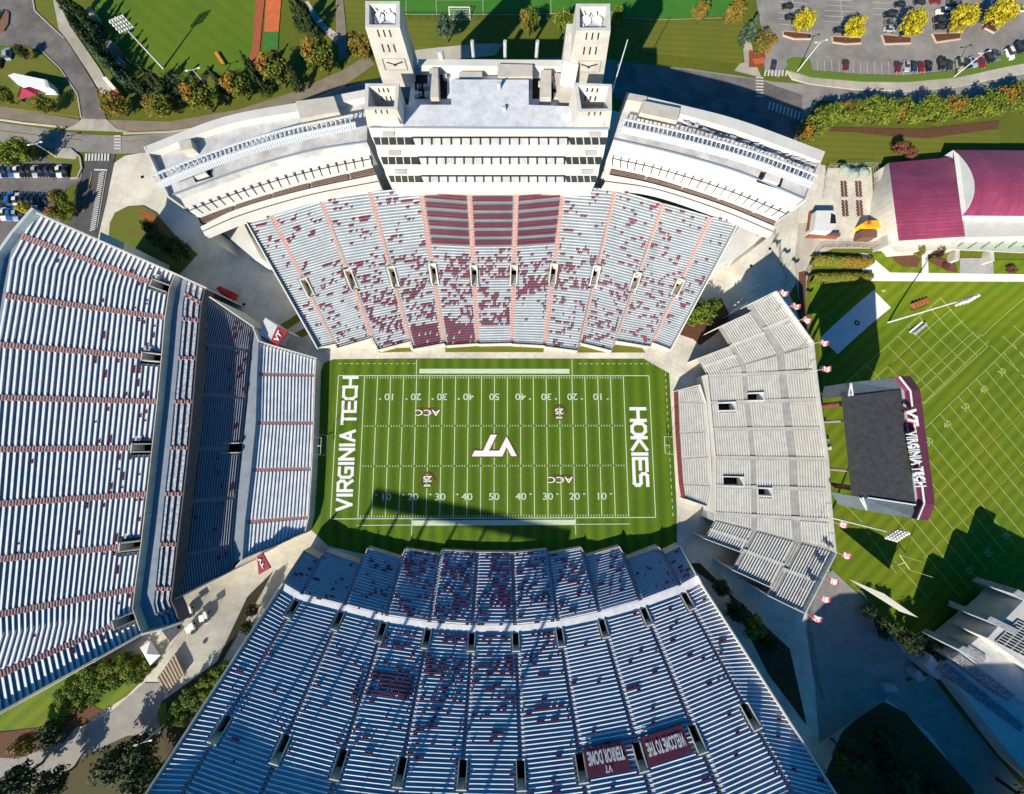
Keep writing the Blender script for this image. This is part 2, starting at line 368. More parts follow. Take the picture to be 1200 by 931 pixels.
for (x, y) in ((501, 483.5), (656, 562)):
    p = G(x, y); struct(text('conference_logo_outline', 'ACC', (p.x, p.y, .33), (-1, 0, 0), (-.45, -1, 0), 2.9, M('logo_paint_red', (.36, .05, .03), None), off=.085, sx=1.45)); struct(text('conference_logo', 'ACC', (p.x, p.y, .36), (-1, 0, 0), (-.45, -1, 0), 2.9, white, off=.03, sx=1.45))
    lines('conference_logo_underline', [((x-11, y-4.2), (x+13, y-4.2))], .4, paintred, 5)
for (x, y) in ((655, 483), (501, 562)):
    p = G(x, y); mb = MB(); n = 20
    for k in range(n):
        a, b = 2*math.pi*k/n, 2*math.pi*(k+1)/n
        mb.poly([(p.x+math.cos(t)*r*(.85 if math.sin(t) > 0 else 1), p.y-.2+math.sin(t)*r, .3) for t, r in ((a, 2.1), (a, 2.7), (b, 2.7), (b, 2.1))])
    struct(mb.build('anniversary_logo_ring', paintred))
    struct(text('anniversary_logo_number', '25', (p.x, p.y+.3, .36), (-1, 0, 0), (0, -1, 0), 2.7, white, off=.06, sx=1.1))
    mb = MB(); mb.box((p.x, p.y-2.0, .34), 2.2, .7, .01); struct(mb.build('anniversary_logo_base', linep))
# --- roads, paths, lots, lawns round the stadium
sheet('road', [(-30, 138), (0, 144), (60, 152), (100, 158), (150, 160), (230, 153), (330, 128), (425, 96), (560, 74), (700, 68), (800, 80), (890, 93), (905, 96), (965, 101),
      (1060, 107), (1130, 101), (1230, 80), (1230, 110), (1130, 123), (1060, 126), (1000, 121), (960, 118), (938, 150), (930, 175), (880, 150), (800, 125), (700, 105), (560, 100), (425, 125), (330, 155), (230, 178), (130, 181), (90, 178), (0, 168), (-30, 160)], asphl, 2)
sheet('road_shade_sheet', [(720, 70), (800, 82), (890, 95), (940, 112), (938, 150), (930, 180), (860, 150), (720, 115)], asphp, 3)  # darker sheet painting in the building's shadow over the road
sheet('road', [(104, 180), (136, 181), (124, 240), (112, 290), (75, 290), (95, 215)], asph, 3)
sheet('road', [(30, -5), (-30, -30), (-30, 55), (24, 54), (48, 60), (72, 82), (92, 112), (97, 142), (126, 142), (114, 105), (96, 75), (76, 45), (42, 14), (39, -4)], asphp, 4)
sheet('lawn', [(39, -12), (60, -12), (64, 6), (80, 44), (76, 45), (42, 14)], grasso, 3)
sheet('sidewalk', [(62, -6), (70, 3), (82, 30), (118, 82), (130, 104), (136, 113), (120, 112), (106, 88), (78, 46), (70, 36)], walk, 5)
sheet('driveway_apron', [(97, 140), (126, 141), (138, 152), (155, 156), (75, 153), (90, 147)], walk, 5)
sheet('path', [(-30, 122), (30, 130), (94, 141), (90, 150), (30, 143), (-30, 135)], brownwalk, 3)
sheet('path', [(126, 141), (200, 143), (280, 129), (340, 110), (400, 84), (430, 66), (440, 76), (405, 100), (350, 122), (290, 140), (200, 153), (140, 155)], brownwalk, 3)
strip('kerb', [(-30, 136.5), (30, 145), (78, 150)], .5, walk, 4, .12)
strip('kerb', [(145, 157), (200, 155), (290, 142), (350, 124), (405, 102)], .5, walk, 4, .12)
strip('kerb', [(48, 59), (72, 82), (92, 112), (96, 138)], .45, walk, 5, .12)
strip('kerb', [(39, -4), (42, 14), (76, 46)], .45, walk, 5, .12)
sheet('path', [(394, -5), (402, -5), (406, 40), (408, 68), (398, 72), (394, 40)], brownwalk, 3)
sheet('sidewalk', [(362, 2), (372, 18), (384, 32), (396, 40), (394, 52), (378, 36), (366, 22), (355, 4)], walk, 4)
sheet('sidewalk', [(455, 64), (500, 58), (560, 52), (590, 52), (580, 66), (470, 76)], walk, 4)
# left parking lots
sheet('parking_lot', [(-40, 180), (50, 183), (90, 189), (95, 190), (97, 205), (94, 216), (78, 222), (60, 260), (0, 300), (-40, 300)], asphp, 3)
sheet('traffic_island', [(52, 178), (70, 173), (84, 176), (95, 185), (97, 198), (93, 208), (86, 210), (82, 204), (84, 192), (60, 190)], grasso, 5, thick=.12)
sheet('sidewalk', [(66, 174.5), (84, 175), (92, 184), (90, 188), (66, 186)], walk, 8)
strip('kerb', [(84, 175.5), (95, 185), (97, 198), (92, 209), (84, 210)], .5, walk, 6, .12)
seg = []
for k in range(16): seg.append(((2+k*6.1, 196), (3+k*6.1, 209)))
lines('parking_bay_lines', seg[:13], .12, roadl, 4)
lines('parking_bay_lines', [((k*6.3, 226), (k*6.3-1, 243)) for k in range(0, 11)], .12, roadl, 4)
# crosswalks and road lines
lines('zebra_crossing', [((102.5+k*3.7, 181), (102+k*3.7, 189.5)) for k in range(8)], .65, roadl, 7)
lines('zebra_crossing', [((134.5, 160.5+k*3.6), (142.5, 160.3+k*3.6)) for k in range(5)], .55, roadl, 5)
lines('stop_line', [((112, 200), (127, 200.3))], .6, roadl, 7)
lines('hatched_verge', [((119-k*.42-1.5, 205+k*2.55), (124-k*.42, 202.5+k*2.55)) for k in range(27)], .38, roadl, 7)
lines('hatched_verge_edge', [((120.5, 202), (108.5, 268)), ((126, 202), (115, 268))], .16, roadl, 7)
lines('centre_line', [((109, 203), (99, 250)), ((0, 155), (60, 162)), ((70, 163), (95, 166)), ((146, 167.5), (170, 167))], .22, roady, 7)
lines('zebra_crossing', [((896.5+k*4.1, 83.5), (895.3+k*4.1, 90.5)) for k in range(7)], .6, roadl, 7)
lines('zebra_crossing', [((885, 92+k*3.6), (894, 92.5+k*3.6)) for k in range(7)], .55, roadl, 7)
lines('zebra_crossing', [((902+k*4.3, 120+k*1.5), (900+k*4.3, 129+k*1.5)) for k in range(9)], .6, roadl, 7)
lines('centre_line', [((945, 112.2), (958, 113.5)), ((1090, 118), (1200, 107))], .22, roady, 7)
# baseball ground
cx = [(112, -15), (108, 5), (118, 25), (128, 48), (142, 66), (160, 80), (182, 90), (210, 95), (240, 97), (262, 94), (285, 88), (298, 76), (302, 50), (308, -15)]
sheet('outfield', cx, grasst, 3)
sheet('warning_track', [(301, -15), (312, -15), (303, 75), (293, 84), (290, 76), (296, 60)], M('clay', (.40, .10, .04), (.28, .08, .04), .6, .9), 4)
sheet('infield_clay', [(238, -10), (275, -10), (268, 0.5), (250, .8)], MATS['clay'], 4)
sheet('bullpen', [(313, -15), (331, -15), (327, 38), (310, 38)], M('orange_turf', (.62, .16, .05), (.48, .11, .04), .8, .9), 4)
sheet('bullpen', [(310, 38), (327, 38), (326, 60), (309, 60)], M('green_turf', (.05, .20, .03), (.04, .14, .03), .8, .9), 4)
# lawn strips and soccer ground
sheet('lawn', [(402, -5), (440, -5), (480, 40), (440, 62), (412, 50)], grasso, 2)
sheet('soccer_field', [(455, -40), (470, -40), (880, -40), (870, 18), (760, 22), (480, 20), (440, 16)], M('soccer_grass', (.035, .16, .015), (.055, .19, .02), .2, .9), 3)
lines('soccer_field_lines', [((475, 18.5), (600, 18.5)), ((600, 18.5), (845, 22)), ((512, 18), (511, 1)), ((511, 1), (566, 1)), ((566, 1), (566, 18)), ((646, 20), (645, -6)), ((476, 2), (476, 18))], .14, linep, 5)
sheet('lawn', [(455, 25), (565, 25), (560, 52), (455, 66)], grasso, 2)
sheet('lawn', [(755, 22), (872, 26), (876, 62), (868, 76), (790, 66), (752, 62)], grasso, 4)
sheet('sidewalk', [(868, 36), (876, 36), (886, 78), (892, 92), (860, 84), (866, 76), (872, 74)], walk, 5)
sheet('mulch_bed', [(877, 60), (897, 62), (894, 80), (877, 80)], M('red_mulch', (.30, .08, .03), (.2, .05, .02), 1, .9), 6)
# right-hand parking lot
sheet('parking_lot', [(880, -30), (1250, -30), (1250, 64), (1165, 77), (1100, 88), (1060, 92), (1000, 91), (950, 87), (925, 74), (912, 92), (896, 84), (893, 40)], asphl, 3)
sheet('traffic_island', [(921, 72), (928, 69), (948, 70), (951, 84), (1010, 89), (1060, 90), (1120, 84), (1160, 74), (1172, 66), (1240, 58), (1240, 68), (1172, 80), (1120, 92), (1060, 97.5), (1010, 97), (950, 92), (924, 84)], M('verge_grass', (.09, .18, .02), (.13, .17, .02), .5, .9), 6, thick=.13)
sheet('sidewalk', [(921, 84), (950, 92.5), (1010, 97.5), (1060, 98), (1120, 92.5), (1172, 81), (1240, 68), (1240, 80), (1172, 92), (1120, 103), (1060, 108), (1000, 106), (950, 100), (928, 94)], walk, 5, thick=.13)
lines('parking_bay_lines', [((957+k*8.35, 71+.25*k), (958+k*8.35, 86.5+.2*k)) for k in range(16)], .13, roadl, 4)
seg = []
for k in range(-1, 6): seg += [((966, 2+k*6.4-8), (998, 2+k*6.4-6.5))]
for k in range(-1, 6): seg += [((912, 2+k*6.6-6), (945, 4+k*6.6-5.5))]
for k in range(-1, 4): seg += [((1022, 2+k*7-5), (1062, 3+k*7-5))]
seg += [((984, -10), (986, 32)), ((928, -8), (930, 30)), ((1044, -10), (1048, 28))]
lines('parking_bay_lines', seg, .14, roadl, 4)
ISL = [[(917, 38), (950, 41), (949, 47), (930, 47), (917, 43)], [(974, 44), (1008, 46), (1008, 52), (990, 53), (975, 51)], [(1032, 42), (1066, 45), (1066, 52), (1036, 53)], [(1091, 41), (1124, 40), (1124, 47), (1096, 51)], [(1149, 22), (1155, 20), (1168, 36), (1164, 40), (1152, 34)]]
for q in ISL:
    struct(sheet('planting_island', q, mulch, 6, thick=.14))
    strip('kerb', q+[q[0]], .5, M('pink_kerb', (.60, .42, .34), (.5, .36, .3), 1, .9), 6, .15)
# lawns and courts right
sheet('lawn', [(948, 160), (962, 152), (1080, 160), (1170, 152), (1172, 178), (1110, 215), (1045, 235), (1022, 262), (1020, 198), (966, 196), (952, 180)], grasso, 3)
sheet('court_paving', [(938, 188), (967, 195), (962, 264), (932, 264)], conc, 4)
sheet('mulch_bed', [(972, 150), (1080, 152), (1170, 142), (1168, 152), (1085, 163), (1040, 160), (1000, 156), (970, 155)], mulch, 4)
sheet('court_paving', [(969, 198), (1020, 197), (1022, 236), (1040, 240), (1040, 283), (960, 283), (950, 270)], conc, 5)
sheet('service_drive', [(935, 262), (960, 262), (962, 282), (1040, 283), (1040, 292), (975, 292), (955, 300), (945, 330), (944, 380), (935, 350), (930, 310)], walk, 4)
sheet('sidewalk', [(1008, 297), (1016, 298), (1042, 320), (1200, 322), (1240, 322), (1240, 331), (1020, 330), (1010, 318)], M('pale_walk', (.72, .70, .66), (.6, .58, .54), .4, .9), 5)
sheet('lawn', [(1014, 297), (1078, 299), (1078, 321), (1043, 321)], grassb, 4)
sheet('lawn', [(1086, 305), (1240, 305), (1240, 322), (1086, 322)], grassb, 4)
sheet('sidewalk', [(1079, 296), (1086, 296), (1087, 322), (1079, 322)], MATS['pale_walk'], 5)
sheet('mulch_bed', [(1042, 298), (1070, 298), (1078, 304), (1074, 314), (1056, 313), (1046, 306)], mulch, 6)
sheet('mulch_bed', [(1087, 302), (1118, 306), (1121, 320), (1108, 318), (1088, 308)], mulch, 6)
sheet('loading_pad', [(1124, 303), (1162, 303), (1163, 322), (1123, 321)], concg, 6)
# practice ground
sheet('practice_field', [(948, 330), (975, 328), (1250, 331), (1290, 640), (1210, 760), (1110, 800), (1066, 760), (1000, 690), (962, 655), (972, 560), (958, 400)], grassb, 2)
sheet('concrete_pad', [(960.5, 396.5), (1023, 340.5), (1043.5, 361), (981, 415.5)], M('white_pad', (.72, .70, .68), (.64, .62, .6), .3, .9), 4)
p = G(1003, 379); mb = MB()
for k in range(24):
    a, b = 2*math.pi*k/24, 2*math.pi*(k+1)/24
    mb.poly([(p.x+math.cos(t)*r, p.y+math.sin(t)*r, p.z+.45) for t, r in ((a, .5), (a, 1.0), (b, 1.0), (b, .5))])
struct(mb.build('pad_ring', black))
for q in ((961.5, 431.5), (1034.5, 340.5)):
    p = G(*q); mb = MB()
    for k in range(16):
        a, b = 2*math.pi*k/16, 2*math.pi*(k+1)/16
        mb.poly([(p.x+math.cos(t)*r, p.y+math.sin(t)*r, p.z+.17) for t, r in ((a, .25), (a, .75), (b, .75), (b, .25))])
    struct(mb.build('ground_cover_ring', roadl))
def pl(u, v): return (1164-10.68*u+5.47*v, 515.7+10.2*u+6.67*v)      # u: 5-yard lines from midfield, v: fifths of the hash gap
seg = []
for u in range(-6, 11): seg.append((pl(u, -7.6), pl(u, 12.5)))
seg.append((pl(-8, -7.6), pl(11, -7.6)))
pline = M('practice_line_paint', (.42, .52, .18), (.34, .42, .12), 1.0, .9)
lines('practice_yard_lines', seg, .22, pline, 3)
seg = []
for u5 in range(-25, 52):
    for v in (0, 5):
        a = pl(u5/5, v-.12); b = pl(u5/5, v+.12); seg.append((a, b))
lines('practice_hash_marks', seg, .22, M('practice_hash_paint', (.55, .42, .10), (.45, .35, .1), 1, .9), 4)
d1 = (G(*pl(1, 0))-G(*pl(0, 0))); 
for u, s_ in ((0, '50'), (2, '40'), (4, '30'), (-2, '40'), (-4, '30')):
    q = G(*pl(u+.1, -5.9)); dx = -Vector((d1.x, d1.y, 0)); struct(text('practice_number', s_, (q.x, q.y, q.z+.22), (-d1.y*0+dx.x, dx.y, 0), (-dx.y, dx.x, 0), 3.2, pline, off=.03))
for u, s_ in ((8, '10'), (6, '20'), (4, '30')):
    q = G(*pl(u, 10.5)); dx = Vector((d1.x, d1.y, 0)); struct(text('practice_number', s_, (q.x, q.y, q.z+.22), (dx.x, dx.y, 0), (-dx.y, dx.x, 0), 3.2, pline, off=.03))
def p2(u, v): return (1102+12.9*u-12.5*v, 349.5+13.2*u+11.2*v)
seg = [(p2(u, 0), p2(u, 6 if u > 0 else 5)) for u in (0, 1, 2, 3, 4.3)]+[(p2(0 if v < 6 else 1, v), p2(4.3, v)) for v in range(0, 7)]
seg += [((1150, 392), (1065, 470)), ((1158, 400), (1080, 474))]
seg += [(p2(u, 5), p2(u, 9)) for u in (0, 1, 2)]+[(p2(0, 7), p2(3, 7)), (p2(0, 8), p2(3, 8))]
lines('practice_drill_grid', seg, .2, pline, 3)
lines('practice_drill_marks', [((987, 589), (1012, 575)), ((987, 589), (1010, 612)), ((1010, 615), (1050, 672)), ((1048, 658), (1090, 705)), ((1150, 395), (1200, 350)), ((1160, 405), (1200, 442)), ((1174, 394), (1200, 418)), ((1187, 382), (1200, 394))], .2, pline, 3)
# bottom corners
sheet('plaza_paving', [(946, 690), (975, 668), (1010, 700), (1075, 785), (1055, 800), (1030, 828), (990, 850), (960, 870), (955, 800), (945, 740)], M('grey_paving', (.33, .31, .28), (.25, .24, .22), .3, .9), 3)
sheet('path', [(1055, 800), (1090, 790), (1120, 830), (1200, 925), (1200, 960), (1160, 960), (1090, 860), (1040, 820)], MATS['grey_paving'], 4)
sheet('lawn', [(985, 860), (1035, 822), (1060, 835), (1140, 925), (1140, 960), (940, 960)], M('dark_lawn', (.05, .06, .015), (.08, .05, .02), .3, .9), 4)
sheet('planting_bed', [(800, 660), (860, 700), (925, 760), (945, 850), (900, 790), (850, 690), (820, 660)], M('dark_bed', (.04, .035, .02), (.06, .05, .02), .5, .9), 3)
sheet('lawn', [(-30, 800), (60, 790), (170, 765), (185, 780), (150, 815), (95, 850), (75, 862), (60, 850), (-30, 860)], grassb, 4)
sheet('mulch_bed', [(-30, 862), (60, 850), (92, 830), (100, 840), (75, 870), (20, 888), (-30, 886)], mulch, 5)
sheet('mulch_bed', [(84, 838), (110, 826), (122, 832), (100, 850), (84, 852)], mulch, 5)
sheet('plaza_paving', [(-40, 885), (30, 886), (80, 862), (130, 835), (170, 800), (190, 800), (195, 850), (110, 890), (80, 931), (-40, 905)], MATS['grey_paving'], 3)
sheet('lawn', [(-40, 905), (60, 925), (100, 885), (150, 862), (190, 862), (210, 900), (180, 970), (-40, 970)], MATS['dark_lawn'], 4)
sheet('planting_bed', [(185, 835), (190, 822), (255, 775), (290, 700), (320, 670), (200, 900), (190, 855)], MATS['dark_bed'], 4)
sheet('lawn_tip', [(186, 838), (189, 824), (196, 822), (199, 852), (190, 850)], grassb, 6)
sheet('traffic_island', [(130, 262), (136, 250), (150, 243), (168, 242), (183, 250), (205, 275), (232, 298), (208, 325), (150, 300), (128, 285)], M('island_grass', (.10, .16, .015), (.14, .12, .02), .3, .9), 4, thick=.1)
sheet('mulch_bed', [(165, 246), (180, 250), (200, 272), (185, 270), (166, 256)], M('orange_mulch', (.28, .11, .03), (.2, .08, .03), 1, .9), 7)
sheet('lawn', [(327, 382), (352, 366), (358, 372), (334, 388)], grasso, 4)
sheet('lawn', [(346, 391), (357, 385), (362, 392), (354, 396)], grasso, 4)
sheet('mulch_bed', [(795, 392), (812, 398), (820, 405), (838, 392), (855, 370), (845, 350), (810, 360)], mulch, 4)
sheet('lawn', [(4, 58), (25, 54), (48, 62), (72, 84), (92, 114), (94, 138), (60, 134), (-30, 122), (-30, 60)], M('yellowing_lawn', (.10, .13, .015), (.15, .14, .02), .2, .9), 5, thick=.1)
sheet('field_side_path', [(935, 320), (944, 318), (948, 400), (940, 395)], mulch, 6)
# ================================================================ STANDS
def lerp2(a, b, t): return Vector((a[0]+(b[0]-a[0])*t, a[1]+(b[1]-a[1])*t))
class Sec:
    """one block of rows: corners in picture coordinates with heights"""
    def __init__(s, fl, fr, bl, br, zf, zb, n):
        s.fl, s.fr = P(*fl, zf), P(*fr, zf); s.bl, s.br = P(*bl, zb), P(*br, zb); s.zf, s.zb, s.n = zf, zb, n; s.rise = (zb-zf)/max(1, n)
    def pt(s, u, t, z=None):
        a = lerp2(s.fl, s.fr, u); b = lerp2(s.bl, s.br, u); p = a.lerp(b, t)
        return Vector((p.x, p.y, z if z is not None else s.zf+(s.zb-s.zf)*t))
    def zrow(s, i): return s.zf+s.rise*i
def seat_rows(stand, s, mats, holes=(), mg=(.55, .55), bw=(.5, .85), bz=.42, skip=lambda i: False, skirt=(0, 0), i0=0):
    """holes: (side, t0, t1, width_m); mg: margin metres left/right of the benches"""
    mb = MB(); bb = MB(); wid = (s.pt(1, .5)-s.pt(0, .5)).length
    for i in range(i0, s.n):
        t0, t1 = i/s.n, (i+1)/s.n; z = s.zrow(i); u0, u1 = 0.0, 1.0
        for side, a, b, w_ in holes:
            if t0 >= a-1e-6 and t0 < b:
                if side == 0: u0 = max(u0, w_/wid)
                else: u1 = min(u1, 1-w_/wid)
        A, B, C_, D = s.pt(u0, t0, z), s.pt(u1, t0, z), s.pt(u1, t1, z), s.pt(u0, t1, z)
        mb.quad(A, B, C_, D, 0)
        zd = z-s.rise if i > i0 else z-.5
        mb.quad(s.pt(u0, t0, zd), s.pt(u1, t0, zd), B, A, 1)
        mb.quad(s.pt(u0, t0, z-1.0), A, D, s.pt(u0, t1, z-1.0), 1); mb.quad(B, s.pt(u1, t0, z-1.0), s.pt(u1, t1, z-1.0), C_, 1)
        if not skip(i) and bw:
            ua, ub = max(u0, 0)+mg[0]/wid, u1-mg[1]/wid
            ta, tb = t0+(t1-t0)*bw[0], t0+(t1-t0)*bw[1]
            top = [s.pt(ua, ta, z+bz), s.pt(ub, ta, z+bz), s.pt(ub, tb, z+bz), s.pt(ua, tb, z+bz)]
            bb.prism(top, [Vector((p.x, p.y, z+bz-.1)) for p in top])
    o = mb.build('seating_section', mats[:2], stand)
    if bb.v: b = bb.build('bench_rows', mats[2]); b.parent = o
    return o
def stand_empty(name, px, label, cat='stand', z=0):
    p = P(*px, z); return empty(name, (p.x, p.y, z), label, cat)
def aisle(stand, a0, a1, zf, zb, n, w_=1.3, tr=(0, 1), name='aisle_stairs', mats=None, lift=.04, skips=()):
    A = P(*a0, zf); B = P(*a1, zb); d = Vector((B.x-A.x, B.y-A.y)).normalized(); q = Vector((-d.y, d.x, 0))*w_/2; mb = MB(); m2 = 2*n; rise = (zb-zf)/n
    for j in range(int(tr[0]*m2), int(tr[1]*m2)):
        t0, t1 = j/m2, (j+1)/m2
        if any(a <= t0 < b for a, b in skips):
            if mb.v: mb.build(name, mats or [aisA, aisB], stand); mb = MB()
            continue
        z = zf+rise*(j//2)+(rise/2 if j % 2 else 0)+lift
        a = Vector((*lerp2(A, B, t0), z)); b = Vector((*lerp2(A, B, t1), z)); c = a.lerp(b, .45)
        mb.quad(a+q, a-q, c-q, c+q, 0); mb.quad(c+q, c-q, b-q, b+q, 1)
        dn = Vector((0, 0, -rise/2-.25)); mb.quad(a+q, a+q+dn, a-q+dn, a-q, 1); mb.quad(a+q, b+q, b+q+dn, a+q+dn, 1); mb.quad(a-q, a-q+dn, b-q+dn, b-q, 1)
    return mb.build(name, mats or [aisA, aisB], stand) if mb.v else None
def vomit(stand, c, d, ln, w_, zf, zb, depth=3.0, th=.35, rim=.9, mats=None, floorlit=False):
    """sunken walk-out: c front-middle xy, d direction uphill, ln length, w_ inner width"""
    d = Vector(d).normalized(); d = Vector((d.x, d.y, 0)); q = Vector((-d.y, d.x, 0)); c = Vector((c[0], c[1], 0)); mb = MB()
    def wall(p0, p1, zt0, zt1, zb_):
        e = (p1-p0).normalized(); n_ = Vector((-e.y, e.x, 0))*th/2
        top = [p0+n_, p1+n_, p1-n_, p0-n_]; zt = [zt0, zt1, zt1, zt0]
        mb.prism([Vector((p.x, p.y, z)) for p, z in zip(top, zt)], [Vector((p.x, p.y, zb_)) for p in top])
    z0 = zf-depth
    a, b = c+q*(w_/2+th/2), c-q*(w_/2+th/2); e, f = a+d*ln, b+d*ln
    wall(a-d*.2, e, zf+rim*.6, zb+rim, z0); wall(b-d*.2, f, zf+rim*.6, zb+rim, z0); wall(e+q*.17, f-q*.17, zb+rim+.02, zb+rim+.02, zb-2.6)
    o = mb.build('vomitory_wall', mats or conc, stand)
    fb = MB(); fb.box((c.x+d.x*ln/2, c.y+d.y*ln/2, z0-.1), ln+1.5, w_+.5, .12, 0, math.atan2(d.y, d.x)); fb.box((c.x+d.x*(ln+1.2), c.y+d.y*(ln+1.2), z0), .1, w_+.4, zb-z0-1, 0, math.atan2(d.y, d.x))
    k = fb.build('vomitory_floor', concg if floorlit else dark); k.parent = o  # without floorlit, shade inside the well is put into a black floor
    return o
CH = {}
def chairs(stand, s, dens, pitch=.55, mg=.8, bw=.6, holes=(), full=lambda i, u: False, seed=1, i0=0, bz=.42):
    rnd = random.Random(seed); wid0 = (s.pt(1, .5)-s.pt(0, .5)).length
    for i in range(i0, s.n):
        z = s.zrow(i); t = (i+bw)/s.n; wid = (s.pt(1, t)-s.pt(0, t)).length; m_ = int((wid-2*mg)/pitch); run = 0
        for k in range(m_):
            u = (mg+(k+.5)*pitch)/wid
            blk = any(a <= i/s.n < b and (u*wid < w_+.3 if sd == 0 else (1-u)*wid < w_+.3) for sd, a, b, w_ in holes)
            f = full(i, u)
            if run > 0: run -= 1; on = True
            elif f: on = rnd.random() < .97
            else:
                p = s.pt(u, t, z); nz = noise.noise(Vector((p.x*.13, p.y*.25, seed*.0+3)))*1.1+noise.noise(Vector((p.x*.4, p.y*.6, 9)))*.5
                dd = dens(i/s.n, u, p)*max(0, 1+nz*1.9)
                on = rnd.random() < dd*.30
                if on: run = rnd.choice((0, 0, 1, 1, 1, 2, 3))
            if on and not blk:
                p = s.pt(u, t, z+bz); d = (s.pt(u, min(1, t+.02))-s.pt(u, t)); CH.setdefault(stand.name, []).append((p, math.atan2(d.y, d.x), s.rise))
def chair_mb(mb, p, a):
    ca, sa = math.cos(a), math.sin(a); d = Vector((ca, sa, 0)); q = Vector((-sa, ca, 0))
    def bx(o, l, w_, h): 
        c = Vector(p)+d*o[0]+Vector((0, 0, o[1])); pts = [c-d*l/2-q*w_/2, c+d*l/2-q*w_/2, c+d*l/2+q*w_/2, c-d*l/2+q*w_/2]
        mb.prism([x+Vector((0, 0, h)) for x in pts], pts)
    bx((-.02, 0.005), .42, .44, .06); bx((.2, 0.065), .06, .44, .34)
def flush_chairs(stand):
    L = CH.get(stand.name, []); L.sort(key=lambda c: -c[0].z); inv = Matrix.Translation(-Vector(stand.location))
    if not L: return
    me = None
    for p, a, r in L[:100]:
        if me is None:
            mb = MB(); chair_mb(mb, (0, 0, 0), 0); o = mb.build('chairback_seat', maroon); me = o.data
        else: o = bpy.data.objects.new('chairback_seat', me); COL.objects.link(o)
        o.parent = stand; o.matrix_parent_inverse = Matrix(); o.location = Vector(p)-Vector(stand.location); o.rotation_euler.z = a; o['group'] = 'maroon chairbacks clipped to the benches'
    mb = MB()
    for p, a, r in L[100:]: chair_mb(mb, p, a)
    if mb.v: o = mb.build('chairback_seats', maroon, stand); o['kind'] = 'stuff'
def wallpx(mb, pts, zt, zb, th=.3, m=0):
    """wall along picture points at height zt (list or number), reaching down to zb"""
    W = [P(*p, (zt[i] if isinstance(zt, (list, tuple)) else zt)) for i, p in enumerate(pts)]
    for a, b in zip(W[:-1], W[1:]):
        e = Vector((b.x-a.x, b.y-a.y, 0)).normalized(); n_ = Vector((-e.y, e.x, 0))*th/2
        q = [a+n_, b+n_, b-n_, a-n_]; mb.prism(q, [Vector((p.x, p.y, zb)) for p in q], m)
alu = [tread, riser, bench]
railm = M('railing_paint', (.55, .50, .46), None, rough=.5)
def railing(stand, pts, z, h=1.0, mat=None, name='railing', step=3.0, r=.06):
    W = [P(*p, (z[i] if isinstance(z, (list, tuple)) else z)) for i, p in enumerate(pts)]; mb = MB()
    for a, b in zip(W[:-1], W[1:]):
        n = max(1, int((b-a).length/step)); up = Vector((0, 0, h))
        mb.beam(a+up, b+up, r*1.6); mb.beam(a+up*.5, b+up*.5, r)
        for k in range(n+1): c = a.lerp(b, k/n); mb.beam(c, c+up, r)
    return mb.build(name, mat or railm, stand)
# ---------------------------------------------------------------- WEST (top) stand
ws = stand_empty('west_stand', (580, 412), 'curved pale bleacher stand under the white press box, sprinkled with maroon seats', z=0)
ZF, ZB, NW = 2.0, 20.0, 56
wb = [(287.5, 257.5), (317.5, 250.5), (376, 232.5), (434, 225), (492.5, 219), (550, 224), (605, 224), (661, 218), (721, 222), (777, 238), (833, 254), (865, 261)]
wf = [((372.5, 407.5), (393, 403)), ((395, 408), (436, 396)), ((443, 410), (481, 400)), ((484, 409), (520, 402.5)), ((522, 405), (560, 402.5)), ((560.5, 403.2), (599.5, 402.2)), ((600, 403), (637.5, 405)), ((638.5, 406), (677, 411)), ((679, 401.5), (717, 411)), ((719, 399), (762, 406)), ((764, 401), (785, 409))]
# back row cannot rise above the press box front: back points given per section
secs = []
for k in range(11):
    s = Sec(wf[k][0], wf[k][1], wb[k], wb[k+1], ZF, ZB, NW); secs.append(s)
wvp = [(371, 350, 10), (417, 337, 10), (462, 325, 10), (508, 317, 10), (555, 314, 10), (602.5, 314, 10), (649, 317.5, 10), (694.5, 325, 10), (741.5, 335, 10), (785.5, 350, 10)]
HT = (.41, .535)
premium = lambda k, i: k in (4, 5, 6) and i >= 37
hw = 1.25
for k, s in enumerate(secs):
    hl = []
    if k > 0: hl.append((0, HT[0], HT[1], hw))
    if k < 10: hl.append((1, HT[0], HT[1], hw))
    bw = (.38, .82)
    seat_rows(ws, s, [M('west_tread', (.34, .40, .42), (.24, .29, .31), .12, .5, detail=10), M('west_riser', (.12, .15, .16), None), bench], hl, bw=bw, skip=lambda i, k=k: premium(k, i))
    cen = 1-abs(k-5)/5.0
    def dens(t, u, p, k=k, cen=cen):
        base = (.16+.6*max(0, cen)) if t < .58 else (.10+.16*cen)
        if 2 <= k <= 7 and t < .6: base += .2
        if k in (6, 7) and t < .3: base *= .35
        if k == 5 and t < .12: base = 0
        if k == 6 and t < .15: base = 0
        return base*(1.8 if (u < .12 or u > .85) else 1)
    full = lambda i, u, k=k: (k in (3, 4) and i < 8)
    chairs(ws, s, dens, holes=hl, full=full, seed=20+k, bw=.62) if not k in (4, 5, 6) else None
    if k in (4, 5, 6):
        s2 = s
        chairs(ws, s2, lambda t, u, p, d=dens: d(t, u, p) if t < .63 else 0, holes=hl, full=full, seed=20+k, bw=.62)
        mb = MB()
        for i in range(37, NW):
            if (i-37) % 3 == 2: continue
            z = s.zrow(i); wid = (s.pt(1, .8)-s.pt(0, .8)).length; n = int((wid-1.6)/.58)
            for q_ in range(n):
                u = (.8+(q_+.5)*.58)/wid; p = s.pt(u, (i+.55)/s.n, z+.38); d = s.pt(u, 1)-s.pt(u, .9); chair_mb(mb, p, math.atan2(d.y, d.x))
        mb.build('club_seat_block', maroon, ws)['kind'] = 'stuff'
